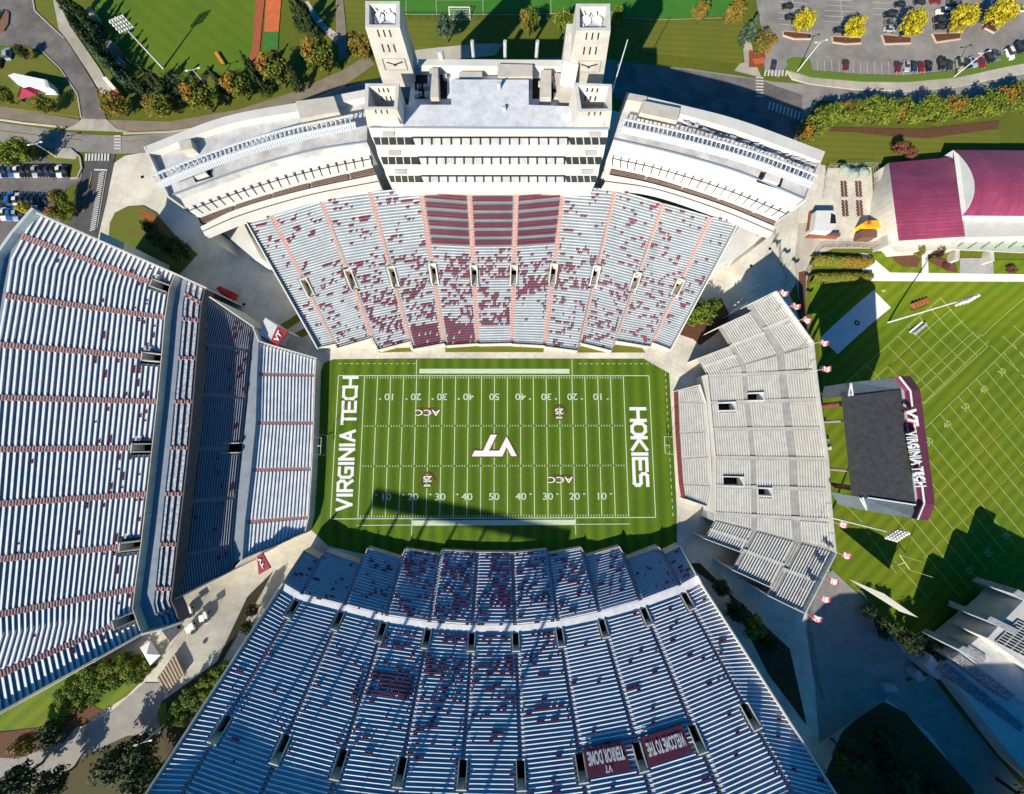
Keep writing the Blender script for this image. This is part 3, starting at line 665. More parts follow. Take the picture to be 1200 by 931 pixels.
for k in range(10):
    f = ((wf[k][1][0]+wf[k+1][0][0])/2, (wf[k][1][1]+wf[k+1][0][1])/2)
    aisle(ws, f, wb[k+1], ZF, ZB, NW, 1.5, skips=[(HT[0]-.01, HT[1]+.02)], mats=[M('west_aisle_red', (.50, .22, .19), (.42, .18, .16), 1, .8), M('west_aisle_pale', (.66, .46, .40), (.52, .36, .32), 1, .8)])
    A = P(*f, ZF); B = P(*wb[k+1], ZB); c = lerp2(A, B, HT[0]); d = Vector((B.x-A.x, B.y-A.y)); ln = d.length*(HT[1]-HT[0])
    za, zb_ = ZF+(ZB-ZF)*HT[0], ZF+(ZB-ZF)*HT[1]
    vomit(ws, c, d, ln, 1.75, za, zb_, depth=2.2, th=.4, rim=.5, floorlit=False)
    # pale stair ramp in the mouth
    mb = MB(); q = Vector((-d.y, d.x)).normalized()*.9; dn = d.normalized(); pts = []
    for j in range(6):
        a = c+dn*(j*.7+.2); z = za-.25-.25*j; mb.pz([a+q, a+dn*.7+q, a+dn*.7-q, a-q], z-1.2, z)
    mb.build('vomitory_steps', M('ramp_grey', (.42, .44, .45), (.34, .36, .37), 1, .8), ws)
mb = MB()
wallpx(mb, [(286.5, 257.5), (372, 409)], [20.6, 3.2], 0, .35); mb.build('end_wall', whitep, ws); mb = MB(); wallpx(mb, [(866.3, 261), (786.3, 410)], [20.6, 3.2], 0, .35)
mb.build('end_wall', whitep, ws)
mb = MB()
for a, b in wf: wallpx(mb, [(a[0], a[1]+.3), (b[0], b[1]+.3)], 2.9, 0, .25)
for k in range(10): wallpx(mb, [(wf[k][1][0], wf[k][1][1]), (wf[k+1][0][0], wf[k+1][0][1])], 2.9, 0, .22)
mb.build('front_wall', conc, ws)
for a, b in wf: railing(ws, [a, b], 2.9, .5, black, name='front_railing')
flush_chairs(ws)
# ---------------------------------------------------------------- EAST (bottom) stand
es = stand_empty('east_stand', (600, 650), 'largest stand, at the bottom, its shaded blue rows dotted with maroon seats', z=0)
ef = [((356.6, 646), (376, 656.5)), ((381, 646.5), (423, 661.5)), ((430.5, 643), (470, 655)), ((474.5, 643.6), (516, 650.5)), ((517.5, 645), (559, 647.5)), ((560, 647.5), (600, 648)), ((601, 648), (641, 644.5)), ((642.5, 649.5), (681, 642)), ((686.5, 652.5), (726, 641)), ((734, 656), (772, 641.5)), ((778, 650), (796, 641))]
em = [(331, 684), (353, 697), (404, 709.5), (453, 722), (503, 729.5), (553.5, 733), (603.5, 733), (654, 728), (702.5, 717.5), (750.5, 704), (797, 686.5), (817.5, 675)]   # foot of the cross walkway
EZF, EZM, NL = 1.6, 10.6, 22
em2 = [(326, 691), (348, 705), (400, 718), (450, 731), (502, 739), (553, 742.5), (604, 742.5), (655, 737.5), (704.5, 727), (753.5, 713.5), (801, 696), (822, 684)]
ebk = [(105, 1035), (188, 1035), (273, 1035), (357, 1035), (440, 1035), (526, 1035), (617, 1035), (708, 1035), (800, 1035), (890, 1035), (985, 1035), (1045, 1035)]
# straight aisle lines from em2 through the upper walk-outs
eup = [None, (252, 866), (324, 890), (394, 908), (467, 917), (541, 920), (611, 921), (683, 912), (753, 899), (821.5, 877.5), (885, 850)]
EZT, NU = 32.5, 58
for k in range(1, 11):
    a, b = em2[k], eup[k]
    # continue the line until the height EZT: keep world line straight
    A = P(*a, EZM); zz = EZM+(EZT-EZM)*(36/58.); B = P(*b, zz); t = 58/36.; T = A+(B-A)*t
    q = RM.transposed() @ (Vector((T.x, T.y, EZT))-CP); ebk[k] = (600+400*q.x/-q.z, 465.5-400*q.y/-q.z)
def pxof(T):
    q = RM.transposed() @ (Vector(T)-CP); return (600+400*q.x/-q.z, 465.5-400*q.y/-q.z)
for k, (e_, zc) in ((0, ((187, 905), 27)), (11, ((972, 918), 28))):
    A = P(*em2[k], EZM); B = P(*e_, zc); t = (EZT-EZM)/(zc-EZM); T = A+(B-A)*t; ebk[k] = pxof((T.x, T.y, EZT))
# vomitories: lower just above walkway, upper at rows 31-37
EFZ = [3.6, 3.0, 2.3, 1.6, 1.6, 1.6, 1.6, 1.6, 2.0, 2.8, 3.4]
eaisM = [M('east_aisle_a', (.30, .20, .24), (.24, .16, .2), 1, .8), M('east_aisle_b', (.42, .32, .36), (.34, .26, .3), 1, .8)]  # aisle red dulled to purple: shade put into the step colours
ealu = [M('east_tread', (.56, .63, .72), (.38, .45, .55), .1, .45, detail=10), M('east_riser', (.07, .09, .15), (.05, .06, .11), .5, .6), M('east_bench', (.84, .86, .88), (.66, .70, .74), .3, .3, detail=10)]  # blue shade worked into the treads, row-gap shadow into the risers
VL = (0.0, 5/58.); VU = (31/58., 37/58.)
for k in range(11):
    zk = EFZ[k]; s = Sec(ef[k][0], ef[k][1], em[k], em[k+1], zk, EZM, max(12, round(NL*(EZM-zk)/(EZM-EZF))))
    seat_rows(es, s, ealu, bw=(.42, .76))
    cen = 1-abs(k-5.2)/6
    dl = lambda t, u, p, k=k: (.12+.9*max(0, 1-abs(k-4.6)/3.2))*(1 if t < .9 else .4)
    chairs(es, s, dl, seed=60+k, bw=.55)
    su = Sec(em2[k], em2[k+1], ebk[k], ebk[k+1], EZM, EZT, NU)
    hl = []
    if k > 0: hl += [(0, VL[0], VL[1], 1.15), (0, VU[0], VU[1], 1.25)]
    if k < 10: hl += [(1, VL[0], VL[1], 1.15), (1, VU[0], VU[1], 1.25)]
    ban = (lambda i, k=k: k in (7, 8) and 29 <= i <= 35)
    seat_rows(es, su, ealu, hl, bw=(.42, .74), bz=.5, skip=ban)
    du = lambda t, u, p, k=k: .85*max(0, 1-abs(k-4.3)/2.6)*max(0, 1-t*1.8)+.03+(.12 if (u > .88 or u < .08) and 2 < k < 9 else 0)+(2.2 if (k == 2 and u > .82 and .2 < t < .36) or (k == 3 and u < .9 and .19 < t < .31) else 0)
    chairs(es, su, du, seed=90+k, bw=.55, holes=hl, bz=.45)
    # cross walkway slab between the tiers
for k in range(11):
    mb = MB(); a, b, c, d = P(*em[k], EZM), P(*em[k+1], EZM), P(*em2[k+1], EZM), P(*em2[k], EZM); mb.prism([a, b, c, d], [Vector((p.x, p.y, EZM-.6)) for p in (a, b, c, d)])
    mb.build('cross_walkway', M('walkway_pale', (.66, .68, .70), (.5, .52, .55), .4, .7), es)
for k in range(1, 11):
    f = ((ef[k-1][1][0]+ef[k][0][0])/2, (ef[k-1][1][1]+ef[k][0][1])/2)
    zf_ = max(EFZ[k-1], EFZ[k]); aisle(es, f, em[k], zf_, EZM, max(12, round(NL*(EZM-zf_)/(EZM-EZF))), 1.2, mats=eaisM)
    aisle(es, em2[k], ebk[k], EZM, EZT, NU, 1.2, skips=[(VL[0]-.01, VL[1]+.012), (VU[0]-.005, VU[1]+.012)], mats=eaisM)
    A = P(*em2[k], EZM); B = P(*ebk[k], EZT); d = Vector((B.x-A.x, B.y-A.y)); L2 = d.length
    for (a, b) in (VL, VU):
        c = lerp2(A, B, a); vomit(es, c, d, L2*(b-a)*.92, 1.7 if a == 0 else 1.9, EZM+(EZT-EZM)*a+.1, EZM+(EZT-EZM)*b, depth=2.3 if a else 1.2, th=.25, rim=.5)
mb = MB(); wallpx(mb, [(356, 645.5), em[0]], [4.2, 11.4], -.5, .35); wallpx(mb, [em[0], em2[0]], [11.8, 11.9], -.5, .35); wallpx(mb, [em2[0], ebk[0]], [11.9, EZT+.9], -.5, .4)
mb.build('end_wall', conc, es)
mb = MB(); wallpx(mb, [(796.8, 640), em[11]], [4.0, 11.4], -.5, .35); wallpx(mb, [em[11], em2[11]], [11.8, 11.9], -.5, .35); wallpx(mb, [em2[11], ebk[11]], [11.9, EZT+.9], -.5, .4)
mb.build('end_wall', whitep, es)
mb = MB()
for k, (a, b) in enumerate(ef): wallpx(mb, [a, b], EFZ[k]+.35, 0, .2)
for k in range(10): wallpx(mb, [ef[k][1], ef[k+1][0]], max(EFZ[k], EFZ[k+1])+.35, 0, .2)
mb.build('front_wall', conc, es)
mb = MB()
for k in range(11): wallpx(mb, [ebk[k], ebk[k+1]], EZT+1.2, -.5, .5)
mb.build('back_wall', conc, es)
flush_chairs(es)
# suite block and light bank on the rim behind the east stand (its shadow falls on the field)
def suncast(px, py, zt, zg=0):                       # the point at height zt whose shadow lands on ground picture point
    p = G(px, py); h = zt-zg; return Vector((p.x+SD.x*h/math.tan(SE), p.y+SD.y*h/math.tan(SE), zt))
ZL = 67
lb = empty('light_bank', (0, 0, 0), 'long rack of floodlights on posts along the rim behind the bottom stand', 'light bank')
A = suncast(441, 571, ZL); B = suncast(558, 594, ZL); C_ = suncast(670, 619, ZL)
A.z = B.z = C_.z = ZL
mb = MB()
for a, b in ((A, B), (B, C_)):
    d = (b-a).normalized(); q = Vector((-d.y, d.x, 0))*-2.6; mb.prism([a, b, b+q*1.6, a+q*1.6], [p-Vector((0, 0, .9)) for p in (a, b, b+q*2, a+q*2)])
mb.build('lamp_rack', steel, lb)
for k in range(8):
    t = k/7.; p = A.lerp(B, t*2) if t < .5 else B.lerp(C_, t*2-1); mb = MB(); q = p+Vector((0, -3.6, -.9)); mid_ = Vector((q.x, q.y, q.z-9)); mb.cyl((q.x, q.y, 0), mid_, .14, .14, 8); mb.cyl(mid_, q, .5, .5, 8); mb.build('post', steel, lb)
# banners on the east stand
cloth = M('maroon_banner_cloth', (.16, .025, .06), (.11, .02, .045), 1.2, .7)
def banner(name, q, zs, words, label, flip=True):
    W = [P(*p, z) for p, z in zip(q, zs)]; mb = MB(); mb.prism(W, [p-Vector((0, 0, .12)) for p in W])
    # q order: writing top-left, top-right, bottom-right, bottom-left as read
    o = mb.build(name, cloth); tag(o, label, 'banner'); o['group'] = 'hand-painted maroon banners on the bottom stand'
    c = (W[0]+W[1]+W[2]+W[3])/4; dx = (W[1]-W[0]+W[2]-W[3])/2; up = (W[0]-W[3]+W[1]-W[2])/2; n_ = dx.cross(up).normalized()
    if n_.z < 0: n_ = -n_
    for s_, v, size, wd in words:
        me = mesh_of('lettering', s_, 1, .035); xs = [k.co.x for k in me.vertices]; ys = [k.co.y for k in me.vertices]; kx = wd*dx.length/(max(xs)-min(xs)); ky = size*up.length/(max(ys)-min(ys))
        D, U = dx.normalized(), up.normalized()
        for k in me.vertices: p = c+up*v+D*k.co.x*kx+U*k.co.y*ky+n_*.12; k.co = p
        me.materials.clear(); me.materials.append(white); t = bpy.data.objects.new('lettering', me); COL.objects.link(t); t.parent = o
def eztop(k, i): return EZM+(EZT-EZM)*i/NU+.75
def esec(k): return Sec(em2[k], em2[k+1], ebk[k], ebk[k+1], EZM, EZT, NU)
def banpts(k, u0, u1, i0, i1):      # writing is upside down as seen: text top faces the back rows' opposite side
    s = esec(k); out = []
    for u, i in ((u1, i0), (u0, i0), (u0, i1), (u1, i1)): p = s.pt(u, i/NU, eztop(k, i)); out.append((pxof(p), p.z))
    return [o[0] for o in out], [o[1] for o in out]
q, zs = banpts(7, .08, .80, 35.6, 29.6)
banner('banner', q, zs, [('VT', -.0+.33 if 0 else .3, .26, .17), ('TERROR DOME', -.16, .5, .86)], 'maroon banner painted TERROR DOME under a small VT, left of the other banner')
q, zs = banpts(8, .10, .84, 35.6, 29.6)
banner('banner', q, zs, [('WELCOME TO THE', -.05, .5, .88)], 'maroon banner painted WELCOME TO THE, right of the other banner')
# ---------------------------------------------------------------- SOUTH (left) stand
ss = stand_empty('south_stand', (300, 520), 'double-deck stand on the left with wide blue-white rows and red stepped aisles', z=0)
# lower tier
lz0, lz1, nl = 2.8, 9.0, 17
lt = [((370, 421), (303, 401)), ((369, 440), (301, 439)), ((367.5, 496), (299.5, 496)), ((365, 550), (294, 551)), ((361.5, 607), (287, 612)), ((357, 624), (284, 655))]
for k in range(5):
    s = Sec(lt[k+1][0], lt[k][0], lt[k+1][1], lt[k][1], lz0, lz1, nl); seat_rows(ss, s, [M('lower_tread', (.62, .65, .68), (.50, .53, .56), .3, .5), riser, bench], bw=(.2, .92), bz=.22)
    if 0 < k: aisle(ss, lt[k][0], lt[k][1], lz0, lz1, nl, 1.2)
# gap walkway
mz = 9.6
wk1 = [(303, 401), (301, 439), (299.5, 496), (294, 551), (287, 612), (284, 655)]
wk2 = [(297, 386), (292, 410), (287, 466), (281, 525), (275, 583), (272, 640), (270, 668)]
W1 = [P(*p, mz) for p in wk1]; W2 = [P(*p, mz) for p in [(297, 384), (293, 425), (288, 480), (282, 540), (275, 600), (271, 662)]]; mb = MB()
for a, b, c, d in zip(W1[:-1], W1[1:], W2[1:], W2[:-1]): mb.prism([a, b, c, d], [Vector((p.x, p.y, 8.5)) for p in (a, b, c, d)])
mb.build('cross_walkway', M('walkway_blue_grey', (.27, .31, .36), (.21, .25, .29), .3, .8), ss)
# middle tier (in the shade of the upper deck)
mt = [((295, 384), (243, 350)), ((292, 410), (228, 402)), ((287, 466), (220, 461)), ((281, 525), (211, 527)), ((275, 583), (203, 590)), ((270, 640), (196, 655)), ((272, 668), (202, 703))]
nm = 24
shade_m = [M('shaded_tread', (.14, .16, .20), (.10, .12, .16), .4, .7), riser, M('shaded_bench', (.34, .38, .44), (.28, .32, .38), .5, .5)]  # upper deck's shade painted into these dark tread and bench colours
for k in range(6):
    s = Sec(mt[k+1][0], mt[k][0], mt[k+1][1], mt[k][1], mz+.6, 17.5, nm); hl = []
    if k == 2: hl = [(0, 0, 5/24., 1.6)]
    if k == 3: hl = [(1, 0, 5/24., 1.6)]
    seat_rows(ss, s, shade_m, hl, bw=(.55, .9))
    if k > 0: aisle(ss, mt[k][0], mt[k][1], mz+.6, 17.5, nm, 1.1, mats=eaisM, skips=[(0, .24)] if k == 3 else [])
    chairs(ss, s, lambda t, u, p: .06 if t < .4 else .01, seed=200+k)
A = P(*mt[3][0], mz+.6); B = P(*mt[3][1], 17.5); vomit(ss, (A.x, A.y), (B.x-A.x, B.y-A.y, 0), 4.6, 2.6, mz+.7, 11.8, depth=2.4, th=.35)
# side walls of lower tiers
mb = MB(); wallpx(mb, [(371, 420), (303, 400)], [3.8, 10.2], 0, .3); wallpx(mb, [(303, 400), (296, 383.5)], 10.4, 0, .3); wallpx(mb, [(296, 383), (245, 348)], [11, 18.4], 0, .35)
mb.build('end_wall', whitep, ss)
mb = MB(); wallpx(mb, [(357, 625), (284, 656)], [3.8, 10.2], 0, .3); wallpx(mb, [(284, 656), (272, 669)], 10.4, 0, .3); wallpx(mb, [(272, 669), (202, 704)], [11, 18.4], 0, .35)
mb.build('end_wall', conc, ss)
mb = MB(); wallpx(mb, [p[0] for p in lt], 3.6, 0, .25); mb.build('front_wall', conc, ss)
# upper deck
uz0, uz1, nu = 20.5, 31.5, 28
dk = [((203, 323), (41, 251)), ((194, 350), (13, 303)), ((189, 375), (4, 347)), ((176, 419), (-6, 404)), ((174, 472), (-13, 465)), ((166, 525), (-19, 527)), ((160, 580), (-24, 592)), ((150, 638), (-30, 658)), ((150, 694), (-36, 726)), ((148, 718), (-36, 752)), ((141, 731), (-62, 812)), ((143, 752), (-60, 862))]
mid = [0]*12
ua = {1: ((185, 343), (36, 280)), }
cols = [((203, 323), (41, 251)), ((186, 343.5), (34, 279)), ((187, 352), (12, 304)), ((196, 372.5), (6, 346)), ((174, 419.5), (-4, 404)), ((181, 471), (-10, 466)), ((160, 525), (-15, 527)), ((168, 579), (-20, 592)), ((145, 638.5), (-26, 658)), ((160, 693), (-32, 726)), ((150, 716), (-30, 752)), ((141, 731), (-44, 812)), ((158, 748), (-40, 848))]
# straighten the front line (front row edge of the deck seating)
cols = [((205, 322), (41, 251)), ((198, 339), (26, 277)), ((196, 354), (12, 304)), ((193, 372.5), (6, 347)), ((189, 420), (-4, 404)), ((184, 471), (-10, 466)), ((178, 525), (-15, 527)), ((172, 579), (-20, 592)), ((165, 638.5), (-26, 658)), ((158, 690), (-32, 726)), ((155, 714), (-30, 752)), ((158, 722), (-50, 812)), ((165, 742), (-44, 858))]
aidx = (1, 3, 4, 5, 6, 7, 8, 9, 11); vomi = (1, 4, 6, 8, 11)
dmats = [M('deck_tread', (.40, .44, .50), (.33, .37, .42), .4, .6), riser, M('deck_bench', (.80, .84, .88), (.68, .72, .77), .5, .4)]
for k in range(12):
    s = Sec(cols[k+1][0], cols[k][0], cols[k+1][1], cols[k][1], uz0, uz1, nu); hl = []
    if k in vomi: hl.append((1, 0, 3.5/28, 2.0))
    if k+1 in vomi: hl.append((0, 0, 3.5/28, 2.0))
    seat_rows(ss, s, dmats, hl, mg=(.75 if k+1 in aidx else 0, .75 if k in aidx else 0), bw=(.30, .86), bz=.45)
    chairs(ss, s, lambda t, u, p: (.30 if t < .2 else .06 if t < .4 else .008)*(1.5 if u > .75 or u < .2 else .5), seed=230+k, holes=hl)
for k in aidx:
    aisle(ss, cols[k][0], cols[k][1], uz0, uz1, nu, 1.5, lift=.35, skips=[(0, .14)] if k in vomi else [])
for k in vomi:
    A = P(*cols[k][0], uz0); B = P(*cols[k][1], uz1); d = Vector((B.x-A.x, B.y-A.y, 0)).normalized()
    vomit(ss, (A.x, A.y), d, 3.2, 1.9, uz0+.1, uz0+1.6, depth=2.4, th=.3, rim=.8)
# deck front: walkway, front rows, lip
fr1 = [(205, 322), (198, 339), (196, 354), (193, 372.5), (189, 420), (184, 471), (178, 525), (172, 579), (165, 638.5), (158, 690), (155, 714), (158, 722), (165, 742)]
fr2 = [(219, 329), (216, 345), (214, 356), (213, 374), (209, 420), (204, 471), (199, 525), (193, 579), (187, 638), (182, 690), (180, 708), (183, 722), (188, 738)]
fr3 = [(240, 339), (236, 356), (235, 364), (234, 376), (230, 420), (226, 471), (221, 525), (215, 579), (208, 638), (202, 690), (200, 704), (205, 714), (210, 730)]
def bandsec(a, b, za, zb_, n, mats, **kw):
    for i in range(len(a)-1):
        s = Sec(a[i+1], a[i], b[i+1], b[i], za, zb_, n); seat_rows(ss, s, mats, mg=(.05, .05), **kw)
A1 = [P(*p, 19.5) for p in fr1]; A2 = [P(*p, 19.5) for p in fr2]; mb = MB()
for a, b, c, d in zip(A2[:-1], A2[1:], A1[1:], A1[:-1]): mb.prism([a, b, c, d], [Vector((p.x, p.y, 18.8)) for p in (a, b, c, d)])
mb.build('deck_walkway', M('deck_walkway_shaded', (.25, .29, .35), (.19, .23, .28), .3, .8), ss)  # walkway colour darkened and blued to carry the shade on it
mb = MB(); wallpx(mb, fr1, 21.4, 19, .2); mb.build('deck_front_rail_wall', conc, ss)
bandsec(fr3, fr2, 17.9, 19.3, 3, [M('deck_front_tread', (.22, .25, .30), (.16, .19, .24), .5, .8), riser, M('deck_front_bench', (.60, .62, .64), (.22, .22, .28), 1.2, .6)], bw=(.25, .9), bz=.4)
mb = MB(); wallpx(mb, fr3, 19.0, 15.8, .35); mb.build('deck_fascia', M('deck_fascia_shaded', (.10, .10, .11), (.07, .07, .075), .6, .8), ss)  # shade on the fascia painted in as a near-black colour
for k in (1, 3, 4, 5, 6, 7, 8, 9, 11): aisle(ss, fr3[k], fr2[k], 17.9, 19.3, 3, 1.0, lift=.4)
mb = MB(); 
top = [P(*p, 36.9) for p in ((42, 249.5), (247, 343))]
wallpx(mb, [(42, 249.5), (205, 321), (220, 328), (242, 338)], [32.4, 21.7, 20.7, 19], 0, .5)
mb.build('end_wall', whitep, ss)
mb = MB(); wallpx(mb, [(-44, 860), (165, 744), (190, 738), (212, 730)], [32.4, 21.7, 20.7, 19], 18, .5)
wallpx(mb, [(-44, 860), (165, 744)], [32.4, 21.7], 12, .3); mb.build('end_wall', conc, ss)
# broad rear walk and back wall of the deck
bk = [c[1] for c in cols]; bk2 = [(38, 244), (14, 272), (-6, 300), (-14, 340), (-24, 400), (-30, 466), (-35, 527), (-40, 592), (-46, 658), (-52, 726), (-54, 752), (-74, 822), (-62, 866)]
B1 = [P(*p, 31.5) for p in bk]; B2 = [P(*p, 31.5) for p in bk2]; mb = MB()
for a, b, c, d in zip(B1[:-1], B1[1:], B2[1:], B2[:-1]): mb.prism([a, b, c, d], [Vector((p.x, p.y, 30.9)) for p in (a, b, c, d)])
mb.build('deck_rear_walk', MATS['deck_walkway_shaded'], ss)
mb = MB(); wallpx(mb, bk2, 33, 0, .8); mb.build('back_wall', M('pale_blue_wall', (.55, .60, .62), (.45, .5, .52), .3, .7), ss)
flush_chairs(ss)
# stair blocks and white boxes along the south stand's top end
mb = MB()
for x, y in ((216, 311), (200, 302), (229, 319)): p = G(x+8, y+2); 
for q in (((118, 272), (146, 285), (143, 297), (116, 283)), ): 
    W = [P(*p, 22) for p in q]; mb.prism(W, [Vector((p.x, p.y, 4)) for p in W])
o = mb.build('tower_block', whitep); tag(o, 'flat white box roof of a stair tower against the top edge of the left stand', 'stair tower')
for i, (x, y) in enumerate(((183, 310), (196, 318), (209, 325))):
    mb = MB(); W = [P(*p, 14) for p in ((x, y), (x+8, y+3), (x+5, y+9), (x-3, y+5))]; mb.prism(W, [Vector((p.x, p.y, 5)) for p in W]); o = mb.build('stair_landing', whitep)
    tag(o, ('first', 'second', 'third')[i]+' small white landing from the left, along the top edge of the left stand', 'landing', 'white stair landings of the left stand')
# ---------------------------------------------------------------- NORTH (right) stand
ns = stand_empty('north_stand', (900, 520), 'pale grey bleacher stand on the right with folded wings and square walk-outs', z=0)
gm = [treadw, riserw, benchw]
nz0, nz1, nz2, nz3 = 2.5, 5.5, 6.5, 15.0
# front block
fb = [((794, 458), (820.5, 451)), ((794.5, 470), (827.5, 472)), ((796, 507), (830.5, 505)), ((798, 537), (832.5, 534)), ((800, 567), (834, 568)), ((803, 585), (829, 594))]
for k in range(5):
    s = Sec(fb[k][0], fb[k+1][0], fb[k][1], fb[k+1][1], nz0, nz1, 12); seat_rows(ns, s, gm, bw=(.45, .95), mg=(.5, .5))
    if k: aisle(ns, fb[k][0], fb[k][1], nz0, nz1, 12, 1.0, mats=[benchw, treadw])
mb = MB(); wallpx(mb, [p[1] for p in fb], 6.0, 0, .25); mb.build('block_back_wall', whitep, ns); mb = MB(); wallpx(mb, [p[0] for p in fb], 2.7, 0, .2); mb.build('front_wall', M('maroon_wall', (.22, .05, .05), (.16, .04, .04), .8, .7), ns)
mb = MB(); wallpx(mb, [fb[0][0], fb[0][1]], [3.4, 6.0], 0, .2); wallpx(mb, [fb[-1][0], fb[-1][1]], [3.4, 6.0], 0, .2); mb.build('end_wall', whitep, ns)
# main block columns: front edge and back edge (px), heights; two cross walks split the rows
nb = [((829.5, 440), (953, 401.6)), ((831.5, 473), (956.5, 434)), ((834.5, 503), (960, 469)), ((837, 534), (966, 505)), ((838.5, 560), (970, 541)), ((839.5, 583), (974, 577)), ((840.5, 603), (977, 612)), ((838, 609), (980, 649.5))]
# use straight rows: front (x ~ 830-841), back
nb = [((829.5, 439), (953, 401.6)), ((830.5, 441), (956, 435)), ((833, 472), (960, 468)), ((836, 503), (965, 502)), ((839, 536), (970, 538)), ((839, 569.6), (972, 573.5)), ((839, 602), (975, 609.6)), ((837, 609.6), (979, 648))]
NB = 44
wkr = [(14, 16), (29.5, 31.5)]
fold = [((815.5, 423), (829.5, 440)), None]
def nskip(i): return any(a-.5 <= i < b for a, b in wkr)
def nsec(a0, a1, b0, b1, hl=(), mg=(.6, .6)):
    s = Sec(a0, a1, b0, b1, nz2, nz3, NB); seat_rows(ns, s, gm, hl, bw=(.4, .95), bz=.38, skip=nskip, mg=mg); return s
for k in range(7):
    hl = {1: [(1, 16/44., 22/44., 2.8)], 2: [(0, 3/44., 10/44., 3.0)], 4: [(1, 3/44., 11/44., 3.2)], 5: [(0, 17/44., 22/44., 2.8)]}.get(k, [])
    nsec(nb[k][0], nb[k+1][0], nb[k][1], nb[k+1][1], hl)
    if k: aisle(ns, nb[k][0], nb[k][1], nz2, nz3, NB, 1.0, mats=[benchw, treadw], lift=.25)
def nvom(k, side, t0, t1, w_):
    s = Sec(nb[k][0], nb[k+1][0], nb[k][1], nb[k+1][1], nz2, nz3, NB); wid = (s.pt(1, .5)-s.pt(0, .5)).length
    u = (w_/2/wid) if side == 0 else 1-w_/2/wid; c = s.pt(u, t0); e = s.pt(u, t1); d = e-c
    vomit(ns, (c.x, c.y), (d.x, d.y, 0), Vector((d.x, d.y)).length, w_-.6, c.z+.1, e.z, depth=2.2, th=.3, rim=.7, mats=benchw)
nvom(1, 1, 16/44., 22/44., 2.8); nvom(2, 0, 3/44., 10/44., 3.0); nvom(4, 1, 3/44., 11/44., 3.2); nvom(5, 0, 17/44., 22/44., 2.8)
# top wing: rows run parallel to the folded front; stepped outline
def tw(u, v, z):       # bilinear over the wing quad: u along rows (0 = fold line, 1 = outer end), v up the rows
    pass
wt_in = ((826, 436), (953, 401.6)); 
def wing(f0, f1, b0, b1, cuts, lab):
    """f: front pts at fold and end; b: back; cuts = [(v0,v1,uend)] stepped end"""
    W = [P(*f0, nz2), P(*f1, nz2), P(*b0, nz3), P(*b1, nz3)]
    for (v0, v1, ue) in cuts:
        n = round((v1-v0)*NB)
        def q(u, v):
            a = W[0].lerp(W[1], u); b = W[2].lerp(W[3], u); r = a.lerp(b, v); z = nz2+(nz3-nz2)*v; return pxof((r.x, r.y, z)), z
        s = Sec(q(0, v0)[0], q(ue, v0)[0], q(0, v1)[0], q(ue, v1)[0], q(0, v0)[1], q(0, v1)[1], n)
        i0 = round(v0*NB); seat_rows(ns, s, gm, bw=(.4, .95), bz=.38, skip=lambda i: nskip(i+i0), mg=(.2, .2))
        m_ = ue*.5; (p0, z0), (p1, z1) = q(m_, v0), q(m_, v1); aisle(ns, p0, p1, z0, z1, n, 1.0, mats=[benchw, treadw], lift=.25)
        mbx = MB(); wallpx(mbx, [q(ue+.004, v0)[0], q(ue+.004, v1)[0]], [z0+.7, z1+.7], 0, .2); mbx.build('end_wall', whitep, ns)
wing((829.5, 440), (803, 394), (953, 401.6), (910, 341.5), [(0, .34, .42), (.34, .69, .86), (.69, 1, 1.0)], 't')
wing((838, 610), (812, 655), (979, 648), (943, 719), [(0, .34, .48), (.34, .69, .86), (.69, 1, 1.0)], 'b')
bpts = [(910, 341), (953.5, 401), (957, 435), (961, 468), (966, 502), (971, 538), (973, 573.5), (976, 609.6), (980, 649), (943.5, 720)]
mb = MB(); wallpx(mb, bpts, 16.1, 0, .3); mb.build('back_wall', M('pale_back_wall', (.55, .55, .52), (.45, .45, .43), .4, .8), ns)
mb = MB(); wallpx(mb, [(829, 439), (832.5, 472), (835.5, 503), (838.5, 536), (838.5, 569.6), (838.5, 602), (837, 611)], 7.2, 0, .35); mb.build('front_parapet', whitep, ns)
# ================================================================ WEST BUILDING (press box, wings, towers)
def subpar(o, p): o.parent = p; return o
def curve(pts, n):                                    # resample picture polyline
    L = [0]
    for a, b in zip(pts[:-1], pts[1:]): L.append(L[-1]+math.hypot(b[0]-a[0], b[1]-a[1]))
    out = []
    # Catmull-like smooth: quadratic through points by parameter
    for k in range(n+1):
        t = L[-1]*k/n; i = 0
        while i < len(pts)-2 and t > L[i+1]: i += 1
        u = (t-L[i])/(L[i+1]-L[i]); p0 = pts[max(0, i-1)]; p1 = pts[i]; p2_ = pts[i+1]; p3 = pts[min(len(pts)-1, i+2)]
        if i == 0: p0 = (2*p1[0]-p2_[0], 2*p1[1]-p2_[1])
        if i+2 > len(pts)-1: p3 = (2*p2_[0]-p1[0], 2*p2_[1]-p1[1])
        out.append(tuple(.5*(2*p1[c]+(p2_[c]-p0[c])*u+(2*p0[c]-5*p1[c]+4*p2_[c]-p3[c])*u*u+(3*p1[c]-p0[c]-3*p2_[c]+p3[c])*u**3) for c in (0, 1)))
    return out
def loft(mb, ca, za, cb, zb_, n=20, m=0):
    A = [P(*p, za) for p in curve(ca, n)]; B = [P(*p, zb_) for p in curve(cb, n)]
    for i in range(n): mb.quad(A[i], A[i+1], B[i+1], B[i], m)
    return A, B
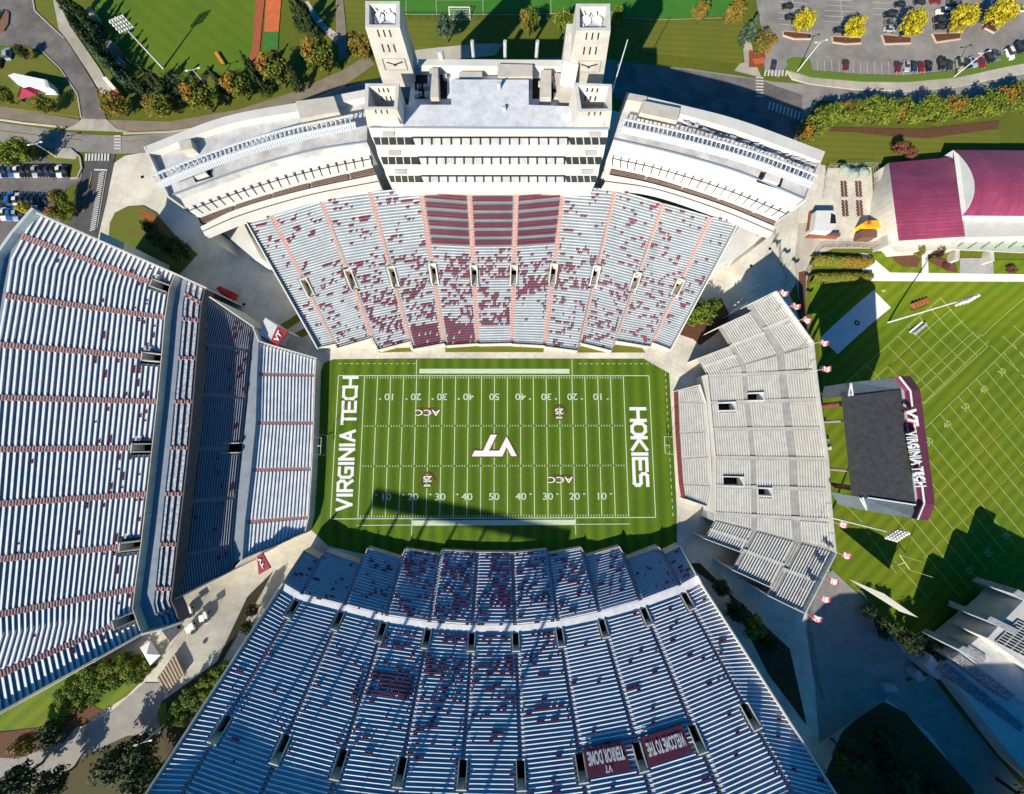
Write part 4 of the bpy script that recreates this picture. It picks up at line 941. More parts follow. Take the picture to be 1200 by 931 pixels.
def wing(label, c0, c1, c2, c3, c4, c5, truss, penth, hatch, right):
    c = P(*c2[1], 0); o = empty('stand_wing_building', (c.x, c.y, 8), label, 'building', 'white wings either side of the press box'); n = 22
    mb = MB(); ZR, ZW = 30.0, 31.5
    A, B = loft(mb, c0, ZW, c1, ZW, n)                       # rear parapet top
    for i in range(n):
        mb.quad(A[i], A[i+1], Vector((A[i+1].x, A[i+1].y, 2)), Vector((A[i].x, A[i].y, 2)))
        mb.quad(B[i], B[i+1], Vector((B[i+1].x, B[i+1].y, ZR-.3)), Vector((B[i].x, B[i].y, ZR-.3)))
    mb.build('rear_wall', whitep, o)
    mb = MB(); A, B = loft(mb, [pxof((P(*p, ZW).x, P(*p, ZW).y, ZR)) for p in c1], ZR, c2, ZR, n)
    R2 = B
    for a, b in zip(B[:-1], B[1:]): mb.quad(a, b, b-Vector((0, 0, 1.9)), a-Vector((0, 0, 1.9)))
    mb.build('upper_roof', roofw, o)
    mb = MB(); e = 0
    for a, b in zip(B[:-1], B[1:]):
        d = (b-a).normalized(); q = Vector((-d.y, d.x, 0))*(.16); mb.prism([a+q+Vector((0, 0, .35)), b+q+Vector((0, 0, .35)), b-q+Vector((0, 0, .35)), a-q+Vector((0, 0, .35))], [a+q, b+q, b-q, a-q])
    mb.build('roof_edge_trim', M('trim_blue_grey', (.22, .27, .34), None, rough=.5), o)
    mb = MB(); c2b = [pxof((p.x, p.y, ZR-1.9)) for p in R2]; A, B = loft(mb, c2b, ZR-1.9, c3, 23.2, n)
    mb.build('canopy_roof', M('canopy_white', (.58, .58, .57), (.46, .46, .46), .12, .5), o)
    C3 = B; mb = MB(); mb2 = MB()
    for a, b in zip(B[:-1], B[1:]): mb.quad(a, b, b-Vector((0, 0, 1.2)), a-Vector((0, 0, 1.2)))
    for i in range(0, n+1):
        for h in (0,):
            p = B[i]; fu = R2[i]-Vector((0, 0, 1.9))-p; q_ = p+fu*.34; mb2.beam(p+Vector((0, 0, .15)), q_+Vector((0, 0, .15)), .2); mb2.beam(q_, q_+Vector((0, 0, 1.3)), .24)
        if i < n: d_ = Vector((0, 0, 1.9)); a = B[i].lerp(R2[i]-d_, .34); b = B[i+1].lerp(R2[i+1]-d_, .34); mb2.beam(a+Vector((0, 0, .3)), b+Vector((0, 0, .3)), .16)
    mb.build('canopy_fascia', whitep, o); mb2.build('canopy_brackets', black, o)
    # club seating strip in its shade
    mb = MB(); c3b = [pxof((p.x, p.y, 21.9)) for p in C3]; loft(mb, [(x, y-2) for x, y in c3b], 22.0, c4, 20.9, n); mb.build('club_deck', M('club_deck_brown', (.30, .27, .23), (.18, .15, .13), .8, .9), o)
    ca, cb = curve(c3b, 60), curve(c4, 60); mb = MB()
    for i in range(60):
        if i % 13 == 12: continue
        for r in range(3):
            v = .15+.27*r; z = 21.75-.3*r
            a = P(*(ca[i][0]+(cb[i][0]-ca[i][0])*v, ca[i][1]+(cb[i][1]-ca[i][1])*v), z); b = P(*(ca[i+1][0]+(cb[i+1][0]-ca[i+1][0])*v, ca[i+1][1]+(cb[i+1][1]-ca[i+1][1])*v), z)
            for f in (.2, .55, .85):
                p = a.lerp(b, f); mb.box((p.x, p.y, z), .5, .45, .55)
    s_ = mb.build('club_seats', M('club_seat_brown', (.24, .19, .17), (.16, .10, .09), 2, .7), o); s_['kind'] = 'stuff'
    mb = MB(); A, B = loft(mb, c4, 21.9, c5, 21.2, n)
    for a, b in zip(A[:-1], A[1:]): mb.quad(a, b, b-Vector((0, 0, 1)), a-Vector((0, 0, 1)))
    for a, b in zip(B[:-1], B[1:]): mb.quad(a, b, b-Vector((0, 0, 1.6)), a-Vector((0, 0, 1.6)))
    mb.build('front_parapet', whitep, o)
    mb = MB()
    for i in range(n):
        a = A[i].lerp(B[i], .55); b = A[i+1].lerp(B[i+1], .55); mb.beam(a+Vector((0, 0, .04)), b+Vector((0, 0, .04)), .22, .1)
    mb.build('parapet_gutter', black, o)
    # end walls
    mb = MB()
    for side in (0, -1):
        prof = [P(*c0[side], ZW), P(*c1[side], ZW), P(*c1[side], ZW)-Vector((0, 0, 1.5)), P(*c2[side], ZR), P(*c2[side], ZR)-Vector((0, 0, 1.9)), P(*c3[side], 23.2), P(*c4[side], 21.9), P(*c5[side], 21.2)]
        for a, b in zip(prof[:-1], prof[1:]): mb.quad(a, b, Vector((b.x, b.y, 1)), Vector((a.x, a.y, 1)))
    mb.build('end_wall', whitep, o)
    mb = MB(); s_ = 0 if not right else -1; wallpx(mb, [c0[s_], c2[s_]], [31.6, 30.8], 26, .5); mb.build('end_parapet', whitep, o)
    # rooftop boxes
    for q, z in penth:
        mb = MB(); W = [P(*p, z) for p in q]; mb.prism(W, [Vector((p.x, p.y, 24)) for p in W]); mb.build('penthouse', M('unit_beige', (.55, .52, .46), (.45, .42, .37), .5, .7), o)
    for q in hatch:
        W = [P(*p, 31.1) for p in q]; mb = MB()
        cc = sum(W, Vector())/4; mb.prism([cc+(p-cc)*.72 for p in W], [Vector((p.x, p.y, 29.5)) for p in [cc+(p-cc)*.72 for p in W]]); k = mb.build('roof_hatch', whitep, o)
        mb = MB(); W2 = [Vector((p.x, p.y, 30.06)) for p in W]; cc = sum(W2, Vector())/4; mb.poly([cc+(p-cc)*1.12 for p in W2]); mb.build('hatch_well', dark, o)
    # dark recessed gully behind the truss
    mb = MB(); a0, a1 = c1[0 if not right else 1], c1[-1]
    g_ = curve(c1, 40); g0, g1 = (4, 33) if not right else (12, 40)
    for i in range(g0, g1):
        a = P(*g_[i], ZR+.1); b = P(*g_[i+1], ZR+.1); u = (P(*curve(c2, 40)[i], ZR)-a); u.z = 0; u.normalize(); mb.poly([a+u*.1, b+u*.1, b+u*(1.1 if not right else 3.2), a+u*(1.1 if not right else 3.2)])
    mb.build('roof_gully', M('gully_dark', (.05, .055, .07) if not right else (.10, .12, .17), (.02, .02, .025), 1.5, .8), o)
    # floodlight rack
    t = empty('floodlight_rack', (c.x, c.y, 27), ('right' if right else 'left')+'-hand steel floodlight rack lying along the white wing roof', 'light rack', 'floodlight racks on the wing roofs')
    T = [P(*p, 34.0) for p in curve(truss, 44)]; mb = MB(); ml = MB(); mp = MB()
    for i in range(44):
        a, b = T[i], T[i+1]; d = (b-a).normalized(); d.z = 0; q = Vector((d.y, -d.x, 0))
        mb.beam(a, b, .38); mb.beam(a+q*1.8-Vector((0, 0, .6)), b+q*1.8-Vector((0, 0, .6)), .42); mb.beam(a, a+q*1.8-Vector((0, 0, .6)), .25)
        mb.beam(a+q*-1.2-Vector((0, 0, 3.9)), b+q*-1.2-Vector((0, 0, 3.9)), .16)
        if i % 2 == 0: mb.beam(a, a+q*-1.6-Vector((0, 0, 4)), .16); mb.beam(a+q*1.8-Vector((0, 0, .6)), Vector((a.x, a.y, 30)), .2)
        for f in (.15, .65):
            p = a.lerp(b, f)+q*1.8-Vector((0, 0, .7)); ml.beam(p, p+q*1.25-Vector((0, 0, .7)), .5, .22)
    mb.build('truss', M('truss_pale', (.62, .66, .70), (.48, .52, .56), 1, .5), t); ml.build('floodlight_row', M('lamp_pale', (.52, .56, .60), None, rough=.4), t)['kind'] = 'stuff'
    return o
wing('left white wing of the grandstand with a floodlight rack along its roof',
     [(169, 172), (263, 137), (351, 120), (428, 105)], [(171.5, 181), (264, 147), (352, 130), (428, 114)], [(197, 231), (289, 198), (366, 177), (430, 167)],
     [(229.6, 254), (279, 236), (352, 214), (436, 194)], [(234.7, 266), (279, 245), (352, 224), (441, 205)], [(240, 276), (283, 259), (366, 234), (446, 219)],
     [(178, 206), (250, 178), (330, 153), (414, 135)], [([(346, 119), (391, 113), (397, 131), (352, 139)], 33.0), ([(209, 166), (223, 163), (226, 174), (212, 177)], 32.0)], [[(222, 201), (240, 195), (245, 204), (226, 210)]], False)
wing('right white wing of the grandstand, its rear roof strip full of pipes',
     [(734, 108), (798, 123), (870, 142), (966, 177.5)], [(733, 119), (798, 134), (869, 155), (961, 189)], [(719, 164), (793, 181), (870, 204), (944, 235)],
     [(718, 195), (767, 206), (845, 231), (912, 257)], [(714, 205), (767, 216), (845, 240), (909, 266)], [(706, 219), (767, 226), (845, 252), (903, 276)],
     [(732, 140), (800, 155), (880, 177), (958, 206)], [([(753, 118), (797, 127), (794, 142), (750, 132)], 33.0), ([(736, 109), (758, 113), (757, 121), (735, 117)], 32.5)], [[(896, 199), (920, 206), (916, 218), (891, 210)]], True)
# pipes on the right wing roof
wr = [o for o in bpy.data.objects if o.name.startswith('stand_wing_building')][-1]; mb = MB(); rr = random.Random(4)
for k in range(34):
    x = 800+k*4.6; y = 144+k*1.55; a = P(x, y+rr.uniform(-3, 3), 30.7); b = P(x+rr.uniform(4, 9), y+rr.uniform(-2, 5), 30.7); mb.beam(a, b, rr.uniform(.3, .9), .5); 
mb.build('roof_pipes', steel, wr)
# white side slabs
for q, z, side in (([(249, 262), (282, 255), (306, 303), (298, 304)], 14, 'left'), ([(868, 262), (899, 273), (856, 305), (838, 311)], 14, 'right')):
    mb = MB(); W = [P(*p, z) for p in q]; mb.prism(W, [Vector((p.x, p.y, 0)) for p in W]); tag(mb.build('stair_house', M('bright_white_wall', (.70, .70, .67), (.6, .6, .57), .2, .6)), 'white wedge-shaped stair house at the %s end of the top stand' % side, 'stair house', 'white stair houses at the ends of the top stand')
# ---- press box centre
pb = empty('press_box', (*P(580, 150, 0).xy, 8), 'white press box block with three glazed terraces behind the top stand', 'building')
lx = [(150, 431, 714), (160, 434.5, 713), (170, 438, 711), (183, 442.5, 707.5), (193, 446, 704.5), (205, 452, 702), (214, 456, 699), (222, 464, 695)]
zs_ = [32.0, 29.2, 28.8, 26.2, 25.8, 23.2, 22.8, 20.6]
rows_ = [(150, 432, 713, 32.0), (160, 435, 712, 29.3), (161, 437, 711, 28.9), (170, 440, 709.5, 27.4), (183, 443, 707, 25.2), (184, 446, 705, 24.9), (193, 449, 703, 23.9), (205, 452, 701, 22.4), (206, 455, 699, 22.2), (214, 458, 697.5, 21.6), (221, 464, 694.5, 20.9)]
rows_ = [(y, l, q_, 37-(y-150)*.208) for y, l, q_, z in rows_]; mb = MB(); mg_ = MB(); md = MB(); mm = MB()
for i in range(len(rows_)-1):
    (y0, l0, r0, z0), (y1, l1, r1, z1) = rows_[i], rows_[i+1]
    glz = (y0 in (161, 184, 206))
    if glz:
        el = l0+(46 if y0 == 161 else 44 if y0 == 184 else 38); er = r0-(46 if y0 == 161 else 44 if y0 == 184 else 38)
        mg_.quad(P(el, y0, z0), P(er, y0, z0), P(er+4, y1, z1), P(el-4 if 0 else el+4, y1, z1)); 
        for a, b, sg in ((l0, el, 1), (er, r0, -1)):
            p0, p1 = P(a, y0, z0), P(b, y0, z0); q0, q1 = P(a+3*(sg > 0), y1, z1), P(b+4*(sg > 0)-0, y1, z1); dn = Vector((0, 0, -1.2))
            md = MB(); md.quad(p0, p1, q1, q0); md.build('window_band', glassd, pb)
        n = 16
        for k in range(n+1):
            x = el+(er-el)*k/n; a, b = P(x, y0, z0+.1), P(x+.2, y1, z1+.1); mm.beam(a+Vector((0, -.15, .2)), b+Vector((0, -.15, .2)), .28); 
        mm.beam(P(el, y0+.6, z0+.4), P(er, y0+.6, z0+.4), .2)
        for a, b in ((l0, el), (er, r0)):
            for k in range(1, 5): x = a+(b-a)*k/5; mm2 = mb; mb.beam(P(x, y0, z0+.1), P(x+1, y1, z1+.1), .22)
    else: mb.quad(P(l0, y0, z0), P(r0, y0, z0), P(r1, y1, z1), P(l1, y1, z1))
y1, l1, r1, z1 = rows_[-1]; mb.quad(P(l1, y1, z1), P(r1, y1, z1), Vector((P(r1, y1, z1).x, P(r1, y1, z1).y, 19)), Vector((P(l1, y1, z1).x, P(l1, y1, z1).y, 19)))
for col in (1, 2):
    prev = None
    for r in rows_:
        p = P(r[col], r[0], r[3])
        if prev is not None: mb.quad(prev, p, Vector((p.x, p.y, 4)), Vector((prev.x, prev.y, 4)))
        prev = p
mb.build('terrace_front', M('terrace_white', (.60, .60, .57), (.48, .48, .46), .15, .6), pb); mg_.build('glazing', M('pale_glazing', (.46, .49, .51), (.32, .35, .38), .3, .2), pb); mm.build('mullions', black, pb)
# louvre panels
for x, y, z in ((x, y, 37.2-(y-150)*.208) for x, y, z in ((448, 155, 30.8), (455, 177, 26.4), (462, 199, 23.3), (690, 155, 30.8), (685, 177, 26.4), (681, 199, 23.3))):
    mb = MB(); mb.prism([P(x, y, z+.12), P(x+14, y, z+.12), P(x+14.5, y+5.5, z-1.3), P(x+.5, y+5.5, z-1.3)], [P(x, y, z-.3), P(x+14, y, z-.3), P(x+14.5, y+5.5, z-1.4), P(x+.5, y+5.5, z-1.4)]); mb.build('louvre_panel', concg, pb)
# curved lower lip with openings
mb = MB(); lip0 = [(470, 218), (500, 226), (560, 230), (640, 229), (690, 219)]; 
mb.prism([P(*p, 20.9) for p in ((505, 218), (652, 217), (642, 226.5), (515, 227.5))], [P(*p, 19.5) for p in ((505, 218), (652, 217), (642, 226.5), (515, 227.5))]); mb.build('lower_balcony', whitep, pb)
for a, b in (((510, 217.5), (559, 220)), ((595, 217.5), (641, 220))):
    mb = MB(); mb.prism([P(a[0], a[1], 21.2), P(b[0], a[1], 21.2), P(b[0]+1, b[1]+1, 21.1), P(a[0]+2, b[1]+1, 21.1)], [P(a[0], a[1], 20.5), P(b[0], a[1], 20.5), P(b[0]+1, b[1]+1, 20.5), P(a[0]+2, b[1]+1, 20.5)]); mb.build('balcony_opening', glassd, pb)
def solid(name, q, z, zb_, mat, parent):
    mb = MB(); W = [P(*p, z) for p in q]; mb.prism(W, [Vector((p.x, p.y, zb_)) for p in W]); return mb.build(name, mat, parent)
solid('lower_roof', [(485, 76), (668, 76), (672, 128), (478, 128)], 33.0, 4, roofd, pb)
solid('upper_roof', [(475, 123), (529, 123), (529, 93.5), (619.6, 93.5), (619.6, 123), (672, 125), (672, 150), (432, 150), (470, 145)], 37.0, 4, roofd, pb)
solid('rear_parapet', [(490, 69.5), (668, 70.5), (668, 78), (490, 77)], 35.5, 4, whitep, pb)
solid('roof_edge', [(432, 148.6), (713, 149.4), (713, 149.9), (432, 149.5)], 37.15, 36, M('blue_grey_edge', (.2, .26, .36), None), pb)
for q, z in ((q, z+5) for q, z in (([(503, 80), (513, 80), (514, 114), (504, 114)], 31), ([(583, 75), (624, 76), (624, 90), (583, 90)], 31.5), ([(634, 82), (646, 82), (646, 114), (633, 114)], 31), ([(538, 84), (565, 84), (565, 93), (538, 93)], 30), ([(650, 86), (672, 86), (672, 120), (656, 120)], 30))):
    solid('roof_unit', q, z, 33, M('unit_beige', (.55, .52, .46), (.45, .42, .37), .5, .7), pb)
for q in ([(514.5, 84), (524, 84), (524, 116), (514.5, 116)], [(624, 92), (633, 92), (633, 116), (624, 116)], [(486, 88), (501, 88), (501, 116), (486, 116)], [(646, 96), (655, 96), (655, 116), (646, 116)]):
    mb = MB(); mb.poly([P(*p, 33.05) for p in q]); mb.build('service_well', dark, pb)
for x, y in ((519, 78), (555, 68), (592, 68), (628.5, 68)):
    p = P(x, y, 33); mb = MB(); mb.cyl(p, p+Vector((0, 0, 4.2)), .9 if x == 519 else .5, None, 12); mb.build('vent_stack', steel, pb)
p = P(585, 104, 37); mb = MB(); mb.cyl(p, p+Vector((0, 0, 1.6)), .5, None, 10); mb.build('vent_stack', steel, pb)
p = P(591, 129, 37); mb = MB(); mb.box((p.x, p.y, 37), .8, .8, .9); mb.build('roof_fan', steel, pb)
mb = MB(); rr = random.Random(3)
for k in range(26):
    p = P(rr.uniform(486, 580) if k % 2 else rr.uniform(622, 665), rr.uniform(80, 118), 33.05); mb.box(p, rr.uniform(.3, 1.6), rr.uniform(.3, 1.6), rr.uniform(.3, 1.2), 0, 0)
mb.build('roof_equipment', steel, pb)['kind'] = 'stuff'
# ---- towers
stone = M('tower_stone', (.64, .63, .59), (.50, .49, .46), .25, .7)
def tower(top, base, zt, zb_, label, clock=False, dish=False, wt=.9):
    """top/base: 4 picture points (rear-left, rear-right, front-right, front-left) at zt / zb_"""
    T = [P(*p, zt) for p in top]; B = [P(*p, zb_) for p in base]; c = sum(T, Vector())/4
    o = empty('roof_tower', (c.x, c.y, zb_), label, 'tower', 'open-topped stone towers on the press box'); mb = MB()
    I = [c+(p-c)*(1-wt*2/((T[0]-T[1]).length)) for p in T]
    zf = zt-(5.0 if not clock else 2.2)
    for k in range(4):
        l = (k+1) % 4; mb.quad(T[k], T[l], I[l], I[k]); mb.quad(T[k], B[k], B[l], T[l]); mb.quad(I[k], I[l], Vector((I[l].x, I[l].y, zf)), Vector((I[k].x, I[k].y, zf)))
    mb.build('tower_wall', stone, o)
    mb = MB(); mb.poly([Vector((p.x, p.y, zf+.02)) for p in I]); mb.build('tower_floor', M('tower_floor_blue', (.50, .53, .57), (.34, .37, .42), .8, .7) if clock else concg, o)
    # slots: outside front face, three per row
    for k in ((2, 3), ) if 1 else ():
        a, b = T[3], T[2]; ab, bb_ = B[3], B[2]; nrm = (b-a).cross(ab-a).normalized(); 
        if nrm.y > 0: nrm = -nrm
        for rr_, (v0, v1) in enumerate(((.03, .13), (.24, .36)) if clock else ((.02, .2), (.42, .72))):
            for u in (.33, .5, .67):
                q = [a.lerp(b, u-.02).lerp(ab.lerp(bb_, u-.02), v0), a.lerp(b, u+.02).lerp(ab.lerp(bb_, u+.02), v0), a.lerp(b, u+.02).lerp(ab.lerp(bb_, u+.02), v1), a.lerp(b, u-.02).lerp(ab.lerp(bb_, u-.02), v1)]
                mb = MB(); mb.prism([p+nrm*.04 for p in q], [p-nrm*.1 for p in q]); mb.build('wall_slot', dark, o)
        if not clock:                       # slots seen on the inner rear wall
            for (v0, v1) in ((.1, .3), (.5, .75)):
                for u in (.33, .5, .67):
                    a2, b2 = I[0], I[1]; h = zt-zf; q = [a2.lerp(b2, u-.025)-Vector((0, 0, h*v0)), a2.lerp(b2, u+.025)-Vector((0, 0, h*v0)), a2.lerp(b2, u+.025)-Vector((0, 0, h*v1)), a2.lerp(b2, u-.025)-Vector((0, 0, h*v1))]
                    n2 = Vector((0, -1, 0)); mb = MB(); mb.prism([p+n2*.04 for p in q], [p-n2*.05 for p in q]); mb.build('wall_slot', dark, o)
        if clock:
            q = [a.lerp(b, .2).lerp(ab.lerp(bb_, .2), .46), a.lerp(b, .86).lerp(ab.lerp(bb_, .86), .46), a.lerp(b, .86).lerp(ab.lerp(bb_, .86), .66), a.lerp(b, .2).lerp(ab.lerp(bb_, .2), .66)]
            mb = MB(); e = 0
            for s0, s1 in zip(q, q[1:]+q[:1]): mb.beam(s0+nrm*.1, s1+nrm*.1, .16)
            f = mb.build('clock_frame', concg, o)
            mb = MB(); cc = sum(q, Vector())/4+nrm*.15; e1 = (q[1]-q[0]).normalized(); e2 = (q[0]-q[3]).normalized(); mb.beam(cc, cc+e1*2.2+e2*.9, .18); mb.beam(cc, cc-e1*2.0+e2*.8, .16); mb.box(cc-Vector((0, 0, .2)), .5, .5, .3)
            h_ = mb.build('clock_hands', black); h_.parent = f
    if dish:
        rr = random.Random(int(c.x)); mb = MB()
        for k in range(9):
            p = Vector((c.x+rr.uniform(-2.2, 2.2), c.y+rr.uniform(-1.8, 1.8), zf)); e = p+Vector((rr.uniform(-1.6, 1.6), rr.uniform(-1.2, 1.2), rr.uniform(.6, 2))); mb.beam(p, e, .25)
        for sx in (-1, 1):
            n = 10; R = 1.25; cc = Vector((c.x+sx*1.3, c.y+.9, zf+.9))
            pts = [cc+Vector((math.cos(t)*R, math.sin(t)*R*.8, .3*math.sin(t))) for t in [2*math.pi*k/n for k in range(n)]]
            for k in range(n): mb.poly([cc-Vector((0, 0, .5)), pts[k], pts[(k+1) % n]])
        mb.build('aerial_dishes', M('dish_white', (.7, .72, .74), None), o)
    return o
tower([(428, 98), (468, 98), (465.5, 128.5), (427, 128.5)], [(436, 126), (476, 124), (474, 150), (431, 150)], 43.5, 36, 'front left open-topped stone tower between press box roof and left wing')
tower([(673, 97), (717, 99), (717, 130.5), (678, 131)], [(666, 125), (716, 127), (714, 152), (671, 152)], 43.5, 36, 'front right open-topped stone tower with an aerial mast beside it')
tower([(428, 1.5), (468.5, 1.5), (468.5, 32.5), (428, 32.5)], [(451, 70), (489, 70), (489, 102), (450, 102)], 50, 31, 'rear left stone tower crowded with dishes, clock face on its front', True, True)
tower([(675, 4.5), (715, 4.5), (715.5, 36), (675, 36)], [(664, 70), (704, 72), (705, 104), (663, 104)], 50, 31, 'rear right stone tower topped by a pale dish, clock face on its front', True, True)
for q, z in (([(664, 28), (676, 28), (678, 76), (660, 72)], 41), ):
    mb = MB(); W = [P(*p, z) for p in q]; mb.prism(W, [Vector((p.x, p.y, 8)) for p in W]); mb.build('tower_annex', stone, pb)
for x0, y0, x1, y1 in ((718, 105, 727, 74),):
    a = P(x0, y0, 35); b = Vector((a.x, a.y, 47)); mb = MB(); mb.cyl((a.x, a.y, 30), b, .22, .12); tag(mb.build('aerial_mast', steel), 'thin grey aerial mast beside the front right tower', 'mast')
for x, y in ((719, 108), (478, 98), (478, 116)): pass
# ================================================================ SCOREBOARD
sb = empty('scoreboard', (*G(985, 520).xy, -2), 'huge dark-roofed scoreboard on four posts with maroon back reading VIRGINIA TECH', 'scoreboard')
ZS = 27.0
def solidz(q, zt, zb_, name, mat, par):
    W = [P(*p, z) for p, z in zip(q, zt if isinstance(zt, (list, tuple)) else [zt]*len(q))]; mb = MB(); zz = zb_ if isinstance(zb_, (list, tuple)) else [zb_]*len(q)
    mb.prism(W, [Vector((p.x, p.y, z)) for p, z in zip(W, zz)]); return mb.build(name, mat, par)
roofk = M('scoreboard_roof_black', (.035, .037, .042), (.06, .062, .068), .8, .7)
sidek = M('scoreboard_side_grey', (.09, .12, .14), (.13, .16, .18), .8, .5)
solidz([(996.3, 464.4), (1056, 456.8), (1073, 591.5), (1008.7, 582.5)], ZS, ZS-2.5, 'roof', roofk, sb)
solidz([(996.5, 448.5), (1054, 442), (1056, 456.3), (996.5, 464)], [ZS-1, ZS-.2, ZS-.2, ZS-.3], ZS-9, 'end_screen', sidek, sb)
solidz([(1008.9, 583), (1073, 592), (1075.5, 608.5), (1017, 599)], [ZS-.3, ZS-.2, ZS-.2, ZS-1], ZS-9, 'end_screen', sidek, sb)
solidz([(1056.3, 457.5), (1066.5, 458), (1083, 589.5), (1073.3, 592)], [ZS-.3, ZS, ZS, ZS-.3], ZS-3, 'rear_ledge', M('ledge_ribbed', (.38, .44, .48), (.28, .33, .36), 3, .5), sb)
solidz([(1054.5, 442), (1066.5, 458), (1056.4, 457)], [ZS-.2]*3, ZS-3, 'ledge_corner', MATS['ledge_ribbed'], sb)
solidz([(1073.5, 592), (1083, 589.5), (1075.7, 608.5)], [ZS-.2]*3, ZS-3, 'ledge_corner', MATS['ledge_ribbed'], sb)
mar = M('scoreboard_maroon', (.20, .035, .09), (.165, .028, .075), .6, .5)
solidz([(1054, 441), (1066.7, 441), (1078.5, 457), (1066.7, 458)], [ZS+1.2, ZS-1, ZS-1, ZS+1.2], ZS-12, 'back_panel', mar, sb)
solidz([(1066.7, 458.3), (1078.5, 457.3), (1095.7, 590), (1083, 589.5)], [ZS+1.2, ZS-1, ZS-1, ZS+1.2], ZS-12, 'back_panel', mar, sb)
solidz([(1083, 590), (1095.7, 590.4), (1088, 610), (1075.3, 609)], [ZS+1.2, ZS-1, ZS-1, ZS+1.2], ZS-12, 'back_panel', mar, sb)
mb = MB()
for a, b in (((1054, 441.5), (1066.8, 458)), ((1066.8, 458), (1083.1, 589.7)), ((1083.1, 589.7), (1075.3, 609))): mb.beam(P(*a, ZS+1.35), P(*b, ZS+1.35), .35, .2)
for a, b in (((997, 449), (994.5, 464)), ((994.5, 464), (998.5, 462)), ((997.5, 449), (999.5, 464)), ((1008, 584), (1016.5, 598.5)), ((1011, 583), (1016.5, 598.5)), ((1017, 583.5), (1073, 592))): mb.beam(P(*a, ZS+.25), P(*b, ZS+.25), .3, .2)
mb.build('white_frame', white, sb)
for a, b in (((963, 475), .85), ((965, 495), .5), ((970, 550.5), .5), ((974, 567.5), .85)): pass
for (x, y, r) in ((1004, 471.5, .75), (1006, 492.5, .45), (1010, 553.5, .45), (1014, 574.5, .75)):
    t = P(x, y, ZS-2.5); mb = MB(); mb.cyl((t.x, t.y, -1.2), (t.x, t.y, ZS-2.5), r, r, 12); mb.build('post', M('post_brown_red', (.20, .07, .055), (.15, .05, .04), .5, .6) if r > .5 else M('post_grey_brown', (.30, .24, .21), None), sb)
# lettering on the ledge
def lt_(word, a, b, hgt, mat, z, ex=.25):
    A = P(*a, z); B = P(*b, z); dx = (B-A); up = Vector((-dx.y, dx.x, 0)).normalized(); 
    if up.x < 0: up = -up
    return text('lettering', word, (A+B)/2, dx, up*1, hgt, mat, sb, off=.075, extr=ex, width=dx.length)
lt_('VIRGINIA TECH', (1066.8, 506), (1078.5, 571), 3.4, white, ZS+1.7, .3)
logo = [(0, 0), (0, 0)]
def logo_mesh(parent, org, ex, ey, mat, th, name='logo', thick=.12):
    """slanted V and T joined: unit box 0..1"""
    pts = [(-.02, 1), (.13, 1), (.24, .42), (.42, 1), (1.0, 1), (1.0, .74), (.80, .74), (.68, 0), (.53, 0), (.65, .74), (.46, .74), (.24, 0), (.12, 0)]
    W = [Vector(org)+Vector(ex)*x+Vector(ey)*y for x, y in pts]; n_ = Vector(ex).cross(Vector(ey)).normalized()
    if n_.z < 0: n_ = -n_
    if th:
        c = sum(W, Vector())/len(W); W = [p+(p-c).normalized()*th for p in W]
    mb = MB(); mb.prism([p+n_*thick for p in W], W); return mb.build(name, mat, parent)
A = P(1060.5, 480, ZS+1.6); B = P(1064, 500, ZS+1.6); ex = B-A; ey = Vector((-ex.y, ex.x, 0)).normalized()*2.8
if ey.x < 0: ey = -ey
redp = M('logo_red', (.45, .03, .03), None)
logo_mesh(sb, A+Vector((0, 0, 0)), ex, ey, redp, .35); logo_mesh(sb, A+Vector((0, 0, .14)), ex, ey, white, 0)
# maroon signs with white logo at the corners of the left stand
for q, z, lab in (([(325.5, 382.5), (337.5, 388.5), (325.5, 405), (317, 400)], 9.5, 'maroon sign with white letter logo on a pale box, top corner of the left stand'), ([(301, 652), (307, 648), (317, 666), (303, 674)], 9.5, 'maroon sign with white letter logo, bottom corner of the left stand')):
    o = empty('logo_sign', (*P(*q[0], 0).xy, 0), lab, 'sign', 'maroon logo signs at the left stand corners'); W = [P(*p, z) for p in q]; mb = MB(); mb.prism(W, [p-Vector((0, 0, .5)) for p in W])
    mb.build('sign_panel', M('sign_maroon', (.36, .035, .06), (.30, .03, .05), 1, .6), o)
    for p in W[:2]: mb = MB(); mb.cyl((p.x, p.y, 0), (p.x, p.y, z-.5), .15); mb.build('sign_post', steel, o)
    c = sum(W, Vector())/4; 
    if q[0][1] < 500: ex = (W[0]-W[3])*.62; ey = (W[3]-W[2])*.6
    else: ex = (W[2]-W[1])*.6; ey = (W[0]-W[1])*.5
    logo_mesh(o, c-ex*.5-ey*.5+Vector((0, 0, .12)), ex, ey, white, 0)
mb = MB(); W = [P(*p, 8.5) for p in ((310, 372), (325, 382), (317, 400), (304, 392))]; mb.prism(W, [Vector((p.x, p.y, 0)) for p in W]); tag(mb.build('ticket_booth', M('booth_pale', (.62, .64, .64), (.54, .56, .56), .5, .6)), 'flat pale roofed booth behind the upper maroon logo sign', 'booth')
